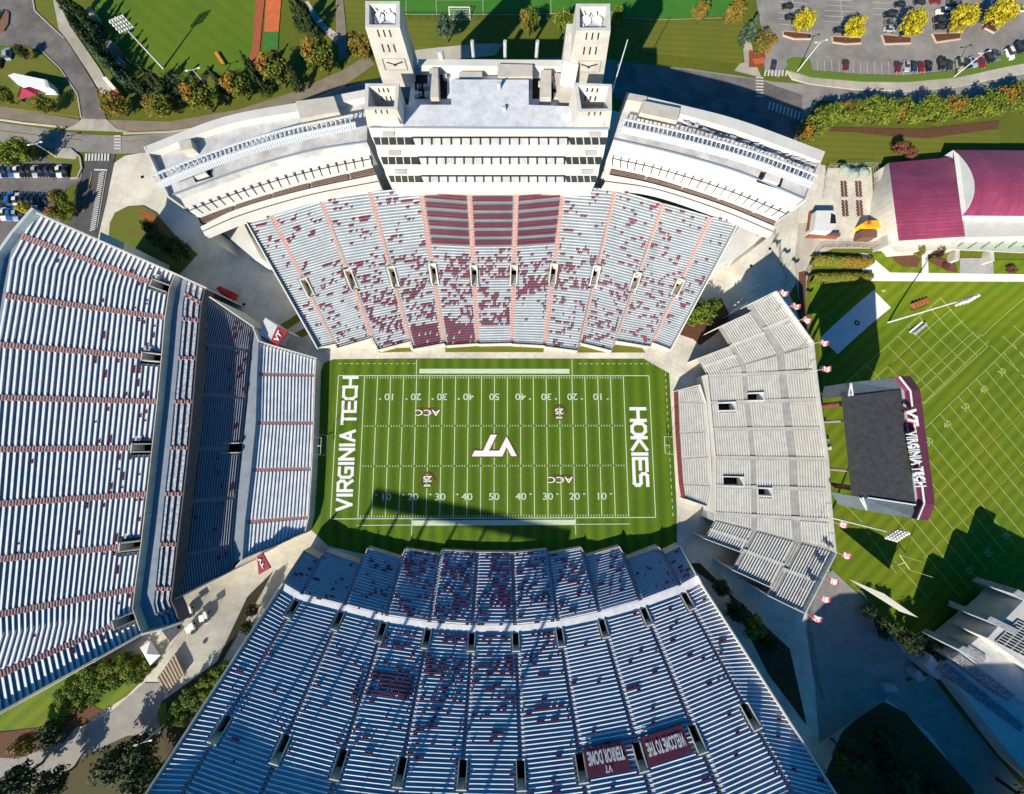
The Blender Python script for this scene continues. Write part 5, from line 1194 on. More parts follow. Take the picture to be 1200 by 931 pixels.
# maroon field wall on the right end
# ================================================================ FLAGS
def flag(px, py, label, zt=20.5, zb_=12.0, ang=0.0, src=[None]):
    p = P(px, py, zt); 
    dd = Vector((p.x-P(900, 520, zt).x, 0, 0)); base = P(px, py, zt)
    if src[0] is None:
        o = empty('club_flag', (0, 0, 0), label, 'flag', 'white and maroon flags on poles along the right stand')
        mb = MB(); mb.cyl((0, 0, zb_-zt), (0, 0, .2), .06, .05, 6); mb.build('flag_pole', white, o)
        mb = MB(); n = 6
        for k in range(n):
            x0, x1 = k*.45, (k+1)*.45; z0, z1 = math.sin(k*1.3)*.18, math.sin((k+1)*1.3)*.18
            mb.quad((x0, z0-.75, -.3+z0), (x1, z1-.75, -.3+z1), (x1, z1+.75, -.1+z1), (x0, z0+.75, -.1+z0), 0 if k in (1, 2, 3, 4) else 1)
        f = mb.build('flag_cloth', [M('flag_white', (.75, .72, .70), (.6, .2, .2), 1.6, .8, lo=.5, hi=.56), M('flag_maroon', (.40, .06, .08), None)], o); src[0] = o; r = o
    else: r = ctree(src[0])
    r.location = base; r.rotation_euler.z = ang; r['label'] = label
FL = [((914, 342), -.3), ((928, 358), -.2), ((941, 374), -.25), ((961, 401), -.2), ((964, 433), .05), ((983, 614), -.25), ((987, 650), -.3), ((972, 681), -.2), ((962, 702), -.2), ((952, 724), -.3)]
names = ['topmost flag, at the upper corner of the right stand', 'second flag down the slanted upper edge of the right stand', 'third flag down the slanted upper edge of the right stand', 'flag over the white concrete pad beside the right stand', 'flag by the small ring between pad and scoreboard',
         'flag below the scoreboard, beside the long light pole', 'flag above the lower fold of the right stand, over grass', 'upper of the three flags over the sunlit lower corner paving', 'middle of the three flags over the lower corner paving', 'lowest flag, at the bottom tip of the right stand']
for (q, a), nme in zip(FL, names): flag(q[0], q[1], nme, ang=a)
# ================================================================ LIGHT POLES
def lightpole(bx, by, tx, ty, label, kind=0, grp='tall sports light poles'):
    b = G(bx, by); 
    # height from the picture: find z on the vertical over b closest to the top pixel
    best = min((abs(pxof((b.x, b.y, z/4.))[0]-tx)+abs(pxof((b.x, b.y, z/4.))[1]-ty), z/4.) for z in range(8, 200)); zt = max(best[1], b.z+5)
    o = empty('light_pole' if kind == 0 else 'street_lamp', b, label, 'light pole' if kind == 0 else 'street lamp', grp); mb = MB(); mb.cyl(b, (b.x, b.y, zt), .38 if kind == 0 else .22, .16 if kind == 0 else .12, 10)
    mb.build('pole', M('pole_pale', (.68, .69, .68), (.55, .56, .55), 1, .5), o)
    if kind == 0:
        mb = MB(); ml = MB(); a = .5
        for r in range(4):
            z = zt-.2-r*.9; ex = Vector((math.cos(a), math.sin(a), 0)); mb.beam(Vector((b.x, b.y, z))-ex*2.4, Vector((b.x, b.y, z))+ex*2.4, .14)
            for k in range(6):
                p = Vector((b.x, b.y, z))+ex*(-2.2+k*.88)+Vector((ex.y, -ex.x, 0))*.3; ml.cyl(p, p+Vector((ex.y*.4, -ex.x*.4, -.3)), .2, .38, 8)
        mb.build('crossarms', steel, o); ml.build('floodlamps', white, o)
    else:
        for sg in (1, -1):
            mb = MB(); p = Vector((b.x, b.y, zt)); q = p+Vector((sg*1.7, .5*sg, .25)); mb.beam(p, q, .12); mb.build('lamp_arm', steel, o); mb = MB(); mb.beam(q-Vector((sg*.2, 0, .05)), q+Vector((sg*.7, .1*sg, -.05)), .4, .16); mb.build('lamp_head', M('lamp_head_white', (.7, .7, .68), None), o)
    return o
lightpole(1040.5, 378, 1141, 354, 'tall light pole by the white pad, leaning over the practice lawn drill grid')
lightpole(972, 606, 1058, 626, 'tall light pole behind the lower end of the right stand, under the scoreboard')
lightpole(192, 81, 137, 20, 'tall light pole standing in the outfield corner of the ball ground')
lightpole(1112, 705, 1140, 716, 'tall light pole in the tree shade at the lower edge of the practice lawn')
SLG = 'twin-arm street lamps'
for a in ((933.5, 85, 958, 49, 'street lamp on the rounded tip of the grass island by the crosswalk'), (1116.5, 91.5, 1153, 60, 'street lamp behind the row of parked cars on the grass verge'), (198, 845, 168, 868, 'street lamp over the shaded walk at the bottom left'),
          (67, 184.5, 42, 166, 'street lamp beside the tree at the left parking lot'), (248.5, 108, 227, 82, 'thin lamp among the trees below the outfield')): lightpole(*a, 1, SLG)
# ================================================================ GOALPOSTS
def goalpost(c, d, label, hc=3.05, hu=9.4, half=2.82, mat=None, off=2.0):
    """c = ground point under the crossbar; d = direction from the stem base to the crossbar"""
    c = Vector(c); d = Vector((*Vector(d).xy, 0)).normalized(); q = Vector((-d.y, d.x, 0)); o = empty('goal_post', c-d*off, label, 'goal post', 'gridiron goal posts'); m_ = mat or M('goal_pale_yellow', (.70, .70, .50), None, rough=.4)
    b = c-d*off; mb = MB(); pts = [b, b+Vector((0, 0, 1.6)), b+d*.6+Vector((0, 0, 2.6)), c+Vector((0, 0, hc))]
    for p, r in zip(pts[:-1], pts[1:]): mb.cyl(p, r, .13, .13, 8)
    mb.build('stem', m_, o); mb = MB(); t = c+Vector((0, 0, hc)); mb.cyl(t-q*half, t+q*half, .09, .09, 8); mb.build('crossbar', m_, o)
    for s_ in (-1, 1): mb = MB(); mb.cyl(t+q*half*s_, t+q*half*s_+Vector((0, 0, hu-hc)), .07, .07, 6); mb.build('upright', m_, o)
p = G(1047, 655); a = G(1041, 661.6); u0 = G(1042.5, 646); u1 = G(1055, 664)
dq = (u1-u0); d_ = Vector((dq.y, -dq.x, 0)); 
if d_.x < 0: d_ = -d_
gp = goalpost(G(1048.5, 655.5), d_, 'goal post on the practice lawn near the lower light pole')
goalpost((-57.9, 0, 0.15), (1, 0, 0), 'goal post at the VIRGINIA TECH end of the stadium field', hc=3.05, hu=9)
goalpost((57.9, 0, 0.15), (-1, 0, 0), 'goal post at the HOKIES end of the stadium field', hc=3.05, hu=9)
# soccer goal
b0, b1 = G(527, 18), G(551, 18); o = empty('soccer_goal', (b0+b1)/2, 'white soccer goal with net at the edge of the far green field', 'soccer goal'); mb = MB(); h = Vector((0, 0, 2.44)); bk_ = Vector((0, -2, 0))
for a, b in ((b0, b0+h), (b1, b1+h), (b0+h, b1+h), (b0, b0+bk_), (b1, b1+bk_), (b0+bk_, b1+bk_), (b0+h, b0+bk_), (b1+h, b1+bk_)): mb.beam(a, b, .14)
mb.build('goal_frame', white, o); mb = MB()
for k in range(15): mb.beam((b0+h).lerp(b1+h, k/14), (b0+bk_).lerp(b1+bk_, k/14), .03)
for k in range(6): mb.beam((b0+h).lerp(b0+bk_, k/5), (b1+h).lerp(b1+bk_, k/5), .03)
mb.build('goal_net', white, o)
# ================================================================ RIGHT-HAND BUILDINGS
def roofq(mb, q, z, m=0): mb.quad(*[P(*p, zz) for p, zz in zip(q, z)], m)
mr = M('maroon_metal_roof', (.33, .06, .13), (.27, .05, .105), .3, .45, stretch=(.15, 2.5, 1)); joints(mr, 300, 1.1, -.07, .72, .0004, .08)
creamw = M('cream_wall', (.62, .60, .54), (.50, .48, .43), .3, .8)
fh = empty('field_house', (*G(1100, 260).xy, 2), 'large building with barrel-curved maroon metal roof beside the fenced court', 'building'); n = 14; mb = MB(); mw = MB()
def arch(t): return 8.5+3.5*math.sin(math.pi*t)
rows2 = []
for k in range(n+1):
    t = k/n; z = arch(t); yl = 185+(286-185)*t-3*math.sin(math.pi*t)*0; rows2.append((P(1041.5+11.5*t, 191+91.5*t, z-3*0), P(1116.5+14.5*t, 184.5+93*t, z)))
for a, b in zip(rows2[:-1], rows2[1:]): mb.quad(a[0], a[1], b[1], b[0])
mb.build('roof', mr, fh)
for i_ in (0, 1):
    for a, b in zip(rows2[:-1], rows2[1:]): mw.quad(a[i_], b[i_], Vector((b[i_].x, b[i_].y, 0)), Vector((a[i_].x, a[i_].y, 0)))
for a in (rows2[0], rows2[-1]): mw.quad(a[0], a[1], Vector((a[1].x, a[1].y, 0)), Vector((a[0].x, a[0].y, 0)))
mw.build('wall', creamw, fh)
solidz([(1031.5, 198), (1041, 193), (1052.5, 283), (1041, 287)], [7]*4, 0, 'side_annex', creamw, fh)
solidz([(1041, 288), (1053, 283.5), (1128, 279.5), (1120, 292), (1050, 296)], [4.6]*5, -1, 'front_annex', creamw, fh)
mrb = M('maroon_metal_roof_b', (.33, .06, .135), (.27, .05, .11), .3, .45, stretch=(2.5, .15, 1)); joints(mrb, 1.1, 300, 0, .75, .06, .08)
f2 = empty('practice_hall', (*G(1180, 240).xy, 2), 'second maroon-roofed hall at the right edge with a white gable end and glass canopy', 'building'); mb = MB(); rws = []
for k in range(n+1):
    t = k/n; z = 8+5*math.sin(math.pi*(.1+.8*t)); x0 = 1117+20*math.sin(math.pi*t)**.8+10*t; rws.append((P(x0, 176+77*t, z), P(1262, 177+77*t, z)))
for a, b in zip(rws[:-1], rws[1:]): mb.quad(a[0], a[1], b[1], b[0])
mb.build('roof', mrb, f2); mb = MB()
c0_ = Vector((rws[0][0].x, rws[0][0].y, 0))
gab = [r[0] for r in rws]; mb.poly([p for p in gab]+[]); 
for a, b in zip(gab[:-1], gab[1:]): mb.quad(a, b, Vector((b.x, b.y, 0)), Vector((a.x, a.y, 0)))
for a in (rws[0], rws[-1]): mb.quad(a[0], a[1], Vector((a[1].x, a[1].y, 0)), Vector((a[0].x, a[0].y, 0)))
mb.build('wall', M('gable_pale', (.60, .63, .62), (.52, .55, .54), .4, .7), f2)
solidz([(1130, 254), (1262, 254), (1262, 276), (1131, 278.5)], [7.5]*4, 0, 'white_annex', M('annex_white', (.64, .63, .59), (.54, .53, .5), .3, .7), f2)
solidz([(1110, 292), (1133, 279), (1262, 281), (1262, 293), (1200, 296), (1160, 294)], [4.2]*6, 3.6, 'glass_canopy', M('canopy_glass_green', (.48, .54, .45), (.38, .45, .36), .8, .3), f2)
mb = MB()
for k in range(9): a = P(1118+k*16, 292-k*.3, 4.4); b = P(1136+k*15, 280, 4.4); mb.beam(a, b, .12)
mb.build('canopy_frame', black, f2)
solidz([(1120, 291), (1124.5, 291), (1124.5, 305), (1119, 305)], 3.6, -1, 'wing_wall', creamw, f2); solidz([(1160, 293), (1164.5, 293), (1165.5, 306), (1161, 306)], 3.6, -1, 'wing_wall', creamw, f2)
# blue-grey stone building bottom right
stb = empty('stone_hall', (*G(1180, 800).xy, -3), 'shaded pale stone building with a barred skylight at the bottom right corner', 'building'); zz = 19
sgm = M('stone_pale', (.52, .52, .50), (.40, .40, .40), .4, .7); sgd = M('mottled_gravel_roof', (.34, .35, .36), (.12, .13, .15), 2.2, .9, lo=.42, hi=.55)
def s3(q, z, name, mat, zb_=-4): solidz(q, z, zb_, name, mat, stb)
s3([(1103, 780), (1170, 720), (1260, 790), (1260, 960), (1200, 905)], 1.5, 'lower_block', M('white_stone', (.60, .60, .58), (.50, .50, .49), .3, .7))
s3([(1117, 772), (1190, 712), (1262, 745), (1262, 862)], 4.5, 'main_block', sgm, -4)
s3([(1157, 748), (1200, 703), (1270, 740), (1270, 830)], 8.5, 'roof_block', sgm, 0)
s3([(1124, 762), (1136, 756), (1156, 769), (1146, 778)], 4.9, 'stair_head', sgd, 0); s3([(1115, 772), (1125, 767), (1190, 815), (1181, 822)], 4.8, 'gravel_roof', sgd, 0); s3([(1100, 786), (1110, 779), (1200, 850), (1196, 858)], 2.0, 'ledge_roof', sgd, -3)
for q in ([(1156, 727), (1161, 722.5), (1193, 738), (1189, 744)], [(1123, 761), (1129, 757), (1156, 772), (1151, 777)], [(1187, 696), (1193, 691), (1215, 703), (1210, 709)]): s3(q, 9.4, 'buttress', M('buttress_grey', (.36, .38, .42), (.2, .22, .25), 1.2, .8), 0)
s3([(1084, 781), (1092, 768), (1108, 787), (1100, 797)], 1, 'porch_roof', sgm, -4)
s3([(1072, 789), (1078, 786), (1085, 796), (1078, 800)], -2, 'gate_pier', sgm, -5)
mb = MB(); q = [P(*p, 8.65) for p in ((1166, 752), (1192, 727), (1262, 762), (1240, 790))]; mb.poly(q); k = mb.build('skylight', glassd, stb); mb = MB()
for i in range(11): mb.beam(q[0].lerp(q[1], i/10)+Vector((0, 0, .1)), q[3].lerp(q[2], i/10)+Vector((0, 0, .1)), .22)
for i in range(9): mb.beam(q[0].lerp(q[3], i/8)+Vector((0, 0, .1)), q[1].lerp(q[2], i/8)+Vector((0, 0, .1)), .2)
b_ = mb.build('skylight_bars', sgm); b_.parent = k
# white sloping fabric panel on the practice lawn edge
mb = MB(); W = [P(995, 679, 4), P(1036, 696, 6), P(1076, 724, 7), P(1055, 717, 2)]; mb.poly([W[0], W[1], W[2], W[3]]); mb.poly([p-Vector((0, 0, .15)) for p in (W[3], W[2], W[1], W[0])]); tag(mb.build('backstop_net', M('net_grey', (.42, .43, .40), (.34, .35, .33), 1, .8)), 'long grey-green wedge of netting at the lower edge of the practice lawn', 'net')
# ================================================================ TREES
ORD = ['first', 'second', 'third', 'fourth', 'fifth', 'sixth', 'seventh', 'eighth', 'ninth', 'tenth', 'eleventh', 'twelfth', 'thirteenth', 'fourteenth', 'fifteenth', 'sixteenth', 'seventeenth', 'eighteenth', 'nineteenth', 'twentieth']
bark = M('bark', (.11, .08, .055), (.07, .05, .035), 3, .9)
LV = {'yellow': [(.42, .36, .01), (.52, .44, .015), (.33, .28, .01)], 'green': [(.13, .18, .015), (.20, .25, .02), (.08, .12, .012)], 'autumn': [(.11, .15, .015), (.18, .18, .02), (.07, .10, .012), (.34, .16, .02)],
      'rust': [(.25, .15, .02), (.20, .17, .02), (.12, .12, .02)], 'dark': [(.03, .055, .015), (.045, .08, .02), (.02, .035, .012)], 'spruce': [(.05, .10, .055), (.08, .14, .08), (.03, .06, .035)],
      'red': [(.25, .08, .06), (.16, .07, .04), (.10, .07, .03)], 'bright': [(.10, .17, .01), (.17, .24, .02), (.05, .10, .01)]}
LM = {}
def leafmats(kind):
    if kind not in LM:
        LM[kind] = []
        for i, c in enumerate(LV[kind]):
            m = M('leaf_%s_%s' % (kind, ('mid', 'light', 'deep', 'tinted')[i]), c, tuple(x*.72 for x in c), .9, .8, lo=.35, hi=.65)
            LM[kind].append(m)
    return LM[kind]
def make_crown(kind, seed, shape='round', n=52, per=38, leaf=.062):
    """unit tree: crown centre at z .6, height 1, radius .5 ; leaf-sized faces in clumps"""
    r = random.Random(seed); mb = MB(); cl = []
    for k in range(n):
        if shape == 'cone':
            h = r.random()**1.3; rad = (1-h)*.42*(.55+.45*r.random()); a = r.random()*6.283; cl.append((math.cos(a)*rad, math.sin(a)*rad, .12+h*.88, .10*(1.15-h)+.02))
        else:
            while True:
                x, y, z = r.uniform(-1, 1), r.uniform(-1, 1), r.uniform(-1, 1); d = x*x+y*y+z*z
                if .18 < d < 1: break
            lob = .82+.25*noise.noise(Vector((x*1.7+seed, y*1.7, z*1.7)))
            cl.append((x*.44*lob, y*.44*lob, .62+z*.36*lob, r.uniform(.09, .15)))
    for (cx, cy, cz, cr) in cl:
        mt = r.choice((0, 0, 1, 1, 2))
        if kind in ('autumn',) and cx < -.02 and cz > .55 and r.random() < .75: mt = 3
        for q in range(per):
            v = Vector((r.gauss(0, 1), r.gauss(0, 1), r.gauss(0, 1))).normalized()*cr*(.55+.5*r.random()); c = Vector((cx, cy, cz))+v
            if c.z < .1: continue
            nrm = (v.normalized()+Vector((r.gauss(0, .5), r.gauss(0, .5), r.gauss(0, .5)+.5))).normalized(); t = nrm.orthogonal().normalized(); t = (t*math.cos(q)+nrm.cross(t)*math.sin(q)); b = nrm.cross(t); s = leaf*r.uniform(.5, 1.0)*.5
            m2 = mt if r.random() < .75 else r.choice((0, 1, 2))
            mb.poly([c-t*s*1.3-b*s*.6, c+t*s*.2-b*s, c+t*s*1.4+b*s*.3, c-t*s*.1+b*s*1.05], m2)
    return mb
def make_trunk(seed, shape):
    r = random.Random(seed); mb = MB(); mb.cyl((0, 0, 0), (0, 0, .4 if shape != 'cone' else .9), .035, .012 if shape == 'cone' else .022, 8)
    if shape != 'cone':
        for k in range(6):
            a = k*1.05+r.random(); e = Vector((math.cos(a)*.28, math.sin(a)*.28, r.uniform(.5, .78))); mb.cyl((0, 0, .3+.02*k), e, .016, .006, 6)
    return mb
PROTO = {}
def tree(px, py, rad, h, kind, label, group, shape='round', name=None, cpx=True):
    """px,py: crown centre in the picture; rad metres, h metres"""
    key = (kind, shape); vs = PROTO.setdefault(key, []); nm = name or ('conifer_tree' if shape == 'cone' else 'tree' if h > 2.5 else 'shrub')
    b = G(px, py)
    if cpx:
        for _ in range(4): z = gg(b.x, b.y); q = P(px, py, z+h*.6); b = Vector((q.x, q.y, gg(q.x, q.y)))
    if len(vs) < 3:
        o = empty(nm, (0, 0, 0), label, 'tree', group); sd = hash(key[0]) % 7 if 0 else sum(map(ord, kind+shape))+len(vs)*13
        make_trunk(sd, shape).build('trunk', bark, o); make_crown(kind, sd, shape).build('crown', leafmats(kind), o); vs.append(o); r = o
    else: r = ctree(vs[random.randrange(3)]); r.name = nm
    r.location = (b.x, b.y, b.z-.05); r.scale = (rad*2, rad*2, h); r.rotation_euler.z = random.uniform(0, 6.28) if kind != 'autumn' else random.uniform(-.5, .5)
    r['label'] = label; r['group'] = group; r['category'] = 'tree' if h > 2.5 else 'shrub'
    return r
def fix_proto():
    pass
for i, (x, y, rd, h) in enumerate(((943, 24, 4.6, 8), (1003, 31, 4.6, 8), (1071, 27, 5.6, 9), (1130, 21, 5.6, 9), (1175, 14, 6.0, 9.5))):
    tree(x, y, rd, h, 'yellow', ORD[i]+' yellow tree from the left in the right-hand parking lot', 'yellow parking lot trees')
hr = [(947, 156), (957, 146), (968, 138), (982, 132), (996, 128), (1010, 133), (1024, 127), (1040, 132), (1056, 126), (1072, 132), (1088, 126), (1104, 131), (1120, 125), (1136, 129), (1152, 121), (1168, 124), (1184, 115), (1197, 108), (1200, 118)]
for i, (x, y) in enumerate(hr): tree(x, y+random.uniform(-1, 1), random.uniform(4.6, 5.8), random.uniform(7, 9), 'green' if i % 4 else 'autumn', ORD[i]+' tree from the left in the dense green row below the parking lot', 'dense tree row along the lawn')
for i, (x, y, rd, h, k) in enumerate(((131, 121, 4.2, 8, 'rust'), (183, 122, 4.2, 7, 'autumn'), (232, 112, 5, 10, 'autumn'), (277, 100, 4.6, 9, 'autumn'), (320, 80, 5.2, 11, 'autumn'), (372, 64, 5.4, 11, 'autumn'), (422, 54, 4.0, 8, 'rust'))):
    tree(x, y, rd*1.25, h, k, ORD[i]+' autumn-tinted tree from the left along the upper footpath', 'autumn trees along the upper footpath')
for i, (x, y, rd, h) in enumerate(((74, 4, 3, 9), (80, 14, 3, 9), (86, 24, 3, 9), (92, 33, 3, 9), (98, 42, 3.2, 10), (105, 50, 3.2, 10), (112, 58, 3.2, 10), (119, 66, 3.2, 10), (126, 73, 3, 9), (133, 82, 3, 8), (141, 90, 3, 8), (88, 8, 3, 9), (96, 18, 3, 9), (103, 30, 3, 9))):
    tree(x, y, rd, h, 'spruce' if i % 3 == 1 else 'dark', ORD[i]+' dark conifer from the top in the belt beside the left sidewalk', 'conifer belt left of the ball ground', 'cone')
for i, (x, y, rd, h) in enumerate(((160, 98, 3.4, 9), (175, 90, 3.4, 9), (188, 97, 3.6, 9), (206, 98, 3.6, 9), (254, 92, 3.6, 10), (292, 76, 3.6, 10), (300, 92, 3.4, 9), (342, 88, 3, 9), (345, 12, 3.2, 10), (354, 18, 3.4, 10), (361, 24, 3.2, 9), (350, 2, 3.2, 10))):
    tree(x, y, rd, h, 'dark', ORD[i]+' dark conifer from the left behind the autumn trees and bullpen', 'dark conifers round the ball ground', 'cone')
for x, y, rd, h, k, sh, lab in ((522, 31, 4.2, 8.5, 'spruce', 'round', 'blue-green tree beside the white soccer goal'), (620, 22, 4.6, 9, 'autumn', 'round', 'tree with orange top in the middle of the far lawn shadow'), (662, 24, 4.2, 8, 'green', 'round', 'green tree just left of the rear right tower'),
        (722, 20, 3.6, 8, 'green', 'round', 'green tree just right of the rear right tower'), (822, 14, 3.8, 8, 'rust', 'round', 'rust tree at the top edge by the soccer ground'), (862, 14, 4.6, 9, 'rust', 'round', 'large rust tree at the top left of the parking lot'),
        (882, 30, 4.2, 9, 'spruce', 'cone', 'pale blue spruce at the parking lot corner'), (897, 50, 4.6, 8, 'rust', 'round', 'orange tree over the red mulch by the crosswalk'),
        (824, 366, 5.2, 9, 'bright', 'round', 'largest bright green tree between the top and right stands'), (812, 374, 3.2, 6, 'bright', 'round', 'left bright green tree between the top and right stands'), (838, 358, 3.0, 6, 'bright', 'round', 'upper bright green tree between the top and right stands'),
        (25, 176, 5, 8, 'green', 'round', 'wide green tree over the left parking lot'), (8, 182, 4.4, 8, 'green', 'round', 'green tree cut by the left edge of the photo'), (95, 152, .1, .2, 'green', 'round', ''),
        (68, 231, 3.0, 6, 'autumn', 'round', 'upper golden tree beside the side road'), (66, 250, 3.2, 6, 'autumn', 'round', 'lower golden tree beside the side road'), (28, 244, 2.4, 5, 'yellow', 'round', 'small golden tree between parked cars on the left'), (78, 242, 2.6, 6, 'green', 'round', 'green tree between side road and golden trees'),
        (4, 112, 3.4, 6, 'autumn', 'round', 'golden tree left of the white trailer'), (50, 121, 3.8, 6, 'autumn', 'round', 'golden tree below the maroon tent'), (25, 60, 2.6, 5, 'dark', 'round', 'small dark tree on the tip of the left lawn'), (1056, 173, 3.0, 5, 'red', 'round', 'reddish tree above the barrel-roofed building'), (1068, 180, 2.6, 4, 'red', 'round', 'small reddish tree on the roof edge of the barrel building'),
        (1077, 294, 2.4, 4, 'rust', 'round', 'brown bush tree by the pale walk'), (1100, 295, 2.6, 4, 'red', 'round', 'reddish ornamental tree in front of the field house'), (1110, 312, 1.8, 2, 'red', 'round', 'red shrub right of the narrow walk'), (1186, 316, 2.2, 2.2, 'red', 'round', 'red shrub bed at the right edge'),
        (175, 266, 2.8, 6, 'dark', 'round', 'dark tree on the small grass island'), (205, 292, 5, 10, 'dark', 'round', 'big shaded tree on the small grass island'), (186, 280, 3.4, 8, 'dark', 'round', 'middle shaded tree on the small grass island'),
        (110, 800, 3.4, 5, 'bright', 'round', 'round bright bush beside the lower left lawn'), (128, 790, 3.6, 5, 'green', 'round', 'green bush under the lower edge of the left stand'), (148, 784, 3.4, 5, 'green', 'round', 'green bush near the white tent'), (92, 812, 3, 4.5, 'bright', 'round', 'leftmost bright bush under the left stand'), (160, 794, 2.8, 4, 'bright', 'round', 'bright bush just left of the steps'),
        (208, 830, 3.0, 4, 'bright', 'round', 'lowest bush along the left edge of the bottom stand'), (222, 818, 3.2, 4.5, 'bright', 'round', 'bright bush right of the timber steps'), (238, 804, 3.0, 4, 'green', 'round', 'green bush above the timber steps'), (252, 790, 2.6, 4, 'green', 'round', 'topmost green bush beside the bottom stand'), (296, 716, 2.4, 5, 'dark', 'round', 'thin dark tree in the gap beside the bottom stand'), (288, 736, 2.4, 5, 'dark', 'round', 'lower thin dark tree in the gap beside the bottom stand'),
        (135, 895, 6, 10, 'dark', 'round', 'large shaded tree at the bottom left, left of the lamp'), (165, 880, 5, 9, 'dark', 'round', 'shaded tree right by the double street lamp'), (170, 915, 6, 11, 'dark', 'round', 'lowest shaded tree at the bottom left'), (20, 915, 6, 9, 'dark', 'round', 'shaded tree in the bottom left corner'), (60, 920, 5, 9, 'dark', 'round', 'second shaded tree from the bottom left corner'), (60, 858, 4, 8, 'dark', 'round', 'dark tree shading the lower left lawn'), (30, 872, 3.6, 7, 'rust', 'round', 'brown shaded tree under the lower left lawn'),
        (882, 735, 4.6, 9, 'bright', 'round', 'yellow-green tree below the right stand'), (862, 716, 4, 8, 'dark', 'round', 'dark tree below the fold of the right stand'), (900, 752, 3.6, 8, 'dark', 'round', 'dark tree below the yellow-green tree'), (845, 690, 3.4, 7, 'dark', 'round', 'dark tree beside the bottom stand top corner'),
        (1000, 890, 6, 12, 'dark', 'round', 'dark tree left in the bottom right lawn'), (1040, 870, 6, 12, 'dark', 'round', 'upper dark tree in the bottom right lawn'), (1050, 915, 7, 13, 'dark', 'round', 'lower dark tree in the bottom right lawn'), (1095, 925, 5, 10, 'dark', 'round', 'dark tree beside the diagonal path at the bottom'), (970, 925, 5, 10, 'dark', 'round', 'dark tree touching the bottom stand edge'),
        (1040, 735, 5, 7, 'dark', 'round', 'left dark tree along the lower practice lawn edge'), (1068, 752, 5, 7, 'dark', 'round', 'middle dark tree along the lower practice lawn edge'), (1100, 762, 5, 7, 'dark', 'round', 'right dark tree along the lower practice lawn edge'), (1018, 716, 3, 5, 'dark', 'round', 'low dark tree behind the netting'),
        (340, 150-32, .1, .2, 'green', 'round', '')):
    if rd > 1: tree(x, y, rd, h, k, lab, 'single trees and bushes around the stadium', sh)
# unseen trees, tower and hall, added only to shade the lower right corner
for i, (x, y, rd, h) in enumerate(((1190, 985, 9, 20), (1120, 1010, 9, 20), (1235, 960, 9, 20))):
    tree(x, y, rd, h, 'dark', 'tall dark tree added for shade below the stone hall, outside the lower right corner', 'tall trees added for shade outside the lower right corner')
shade_tower = empty('tower_block', (*G(905, 960).xy, 0), 'tall concrete block, unseen, added for shade behind the lower right end of the bottom stand', 'tower'); mb = MB()
W = [G(*p) for p in ((800, 945), (962, 936), (985, 985), (810, 990))]; mb.prism([Vector((p.x, p.y, 33)) for p in W], [Vector((p.x, p.y, -4)) for p in W]); mb.build('tower_wall', conc, shade_tower)
db = empty('shade_block', (*G(1070, 1000).xy, 0), 'tall plain block, unseen, added for shade beyond the bottom edge', 'building'); mb = MB()
W = [G(*p) for p in ((985, 985), (1150, 972), (1165, 1040), (990, 1045))]; mb.prism([Vector((p.x, p.y, 40)) for p in W], [Vector((p.x, p.y, -5)) for p in W]); mb.build('shade_block_wall', conc, db)
gb = [(70, 815), (82, 806), (97, 798), (104, 788), (118, 806), (138, 800), (152, 796), (168, 783), (76, 826), (124, 780), (142, 772), (112, 818), (200, 842), (214, 842), (228, 828), (244, 816), (258, 800), (264, 782)]
for i, (x, y) in enumerate(sorted(gb)): tree(x, y, random.uniform(2.2, 3.0), random.uniform(3, 4.4), ('bright', 'green')[i % 2], ORD[i]+' low bush from the left in the planting beds between left and bottom stands', 'low bushes of the lower left beds')
# long clipped hedges
hm = leafmats('rust')+leafmats('green')
for i, (a, b, w_) in enumerate((((948, 306), (1017, 309), 4.6), ((948, 327), (1016, 326), 4.8))):
    A, B = G(*a), G(*b); r = random.Random(i+5); mb = MB(); d = (B-A); n_ = Vector((-d.y, d.x, 0)).normalized()
    for k in range(4200):
        t = r.random(); ang = r.uniform(0, math.pi); rr_ = w_/2*(1 if .06 < t < .94 else .75)*(.85+.2*noise.noise(Vector((t*9, ang, i))))*(.9+.15*r.random()); c = A.lerp(B, t)+n_*math.cos(ang)*rr_+Vector((0, 0, math.sin(ang)*2.6*(.85+.15*r.random())))
        nr = (n_*math.cos(ang)+Vector((r.gauss(0, .4), r.gauss(0, .4), math.sin(ang)))).normalized(); tt = nr.orthogonal().normalized(); bb_ = nr.cross(tt); s = r.uniform(.18, .36)
        mb.poly([c-tt*s-bb_*s*.6, c+tt*s*.4-bb_*s, c+tt*s+bb_*s*.5, c-tt*s*.3+bb_*s], (0 if r.random() < .3+.5*(t > .5) else 4 if r.random() < .5 else 3) if i == 0 else (3 if r.random() < .55 else 1))
    o = mb.build('hedge', hm); tag(o, ('upper, redder long hedge left of the pale walk', 'lower, greener long hedge above the white pad')[i], 'hedge', 'two long clipped hedges')
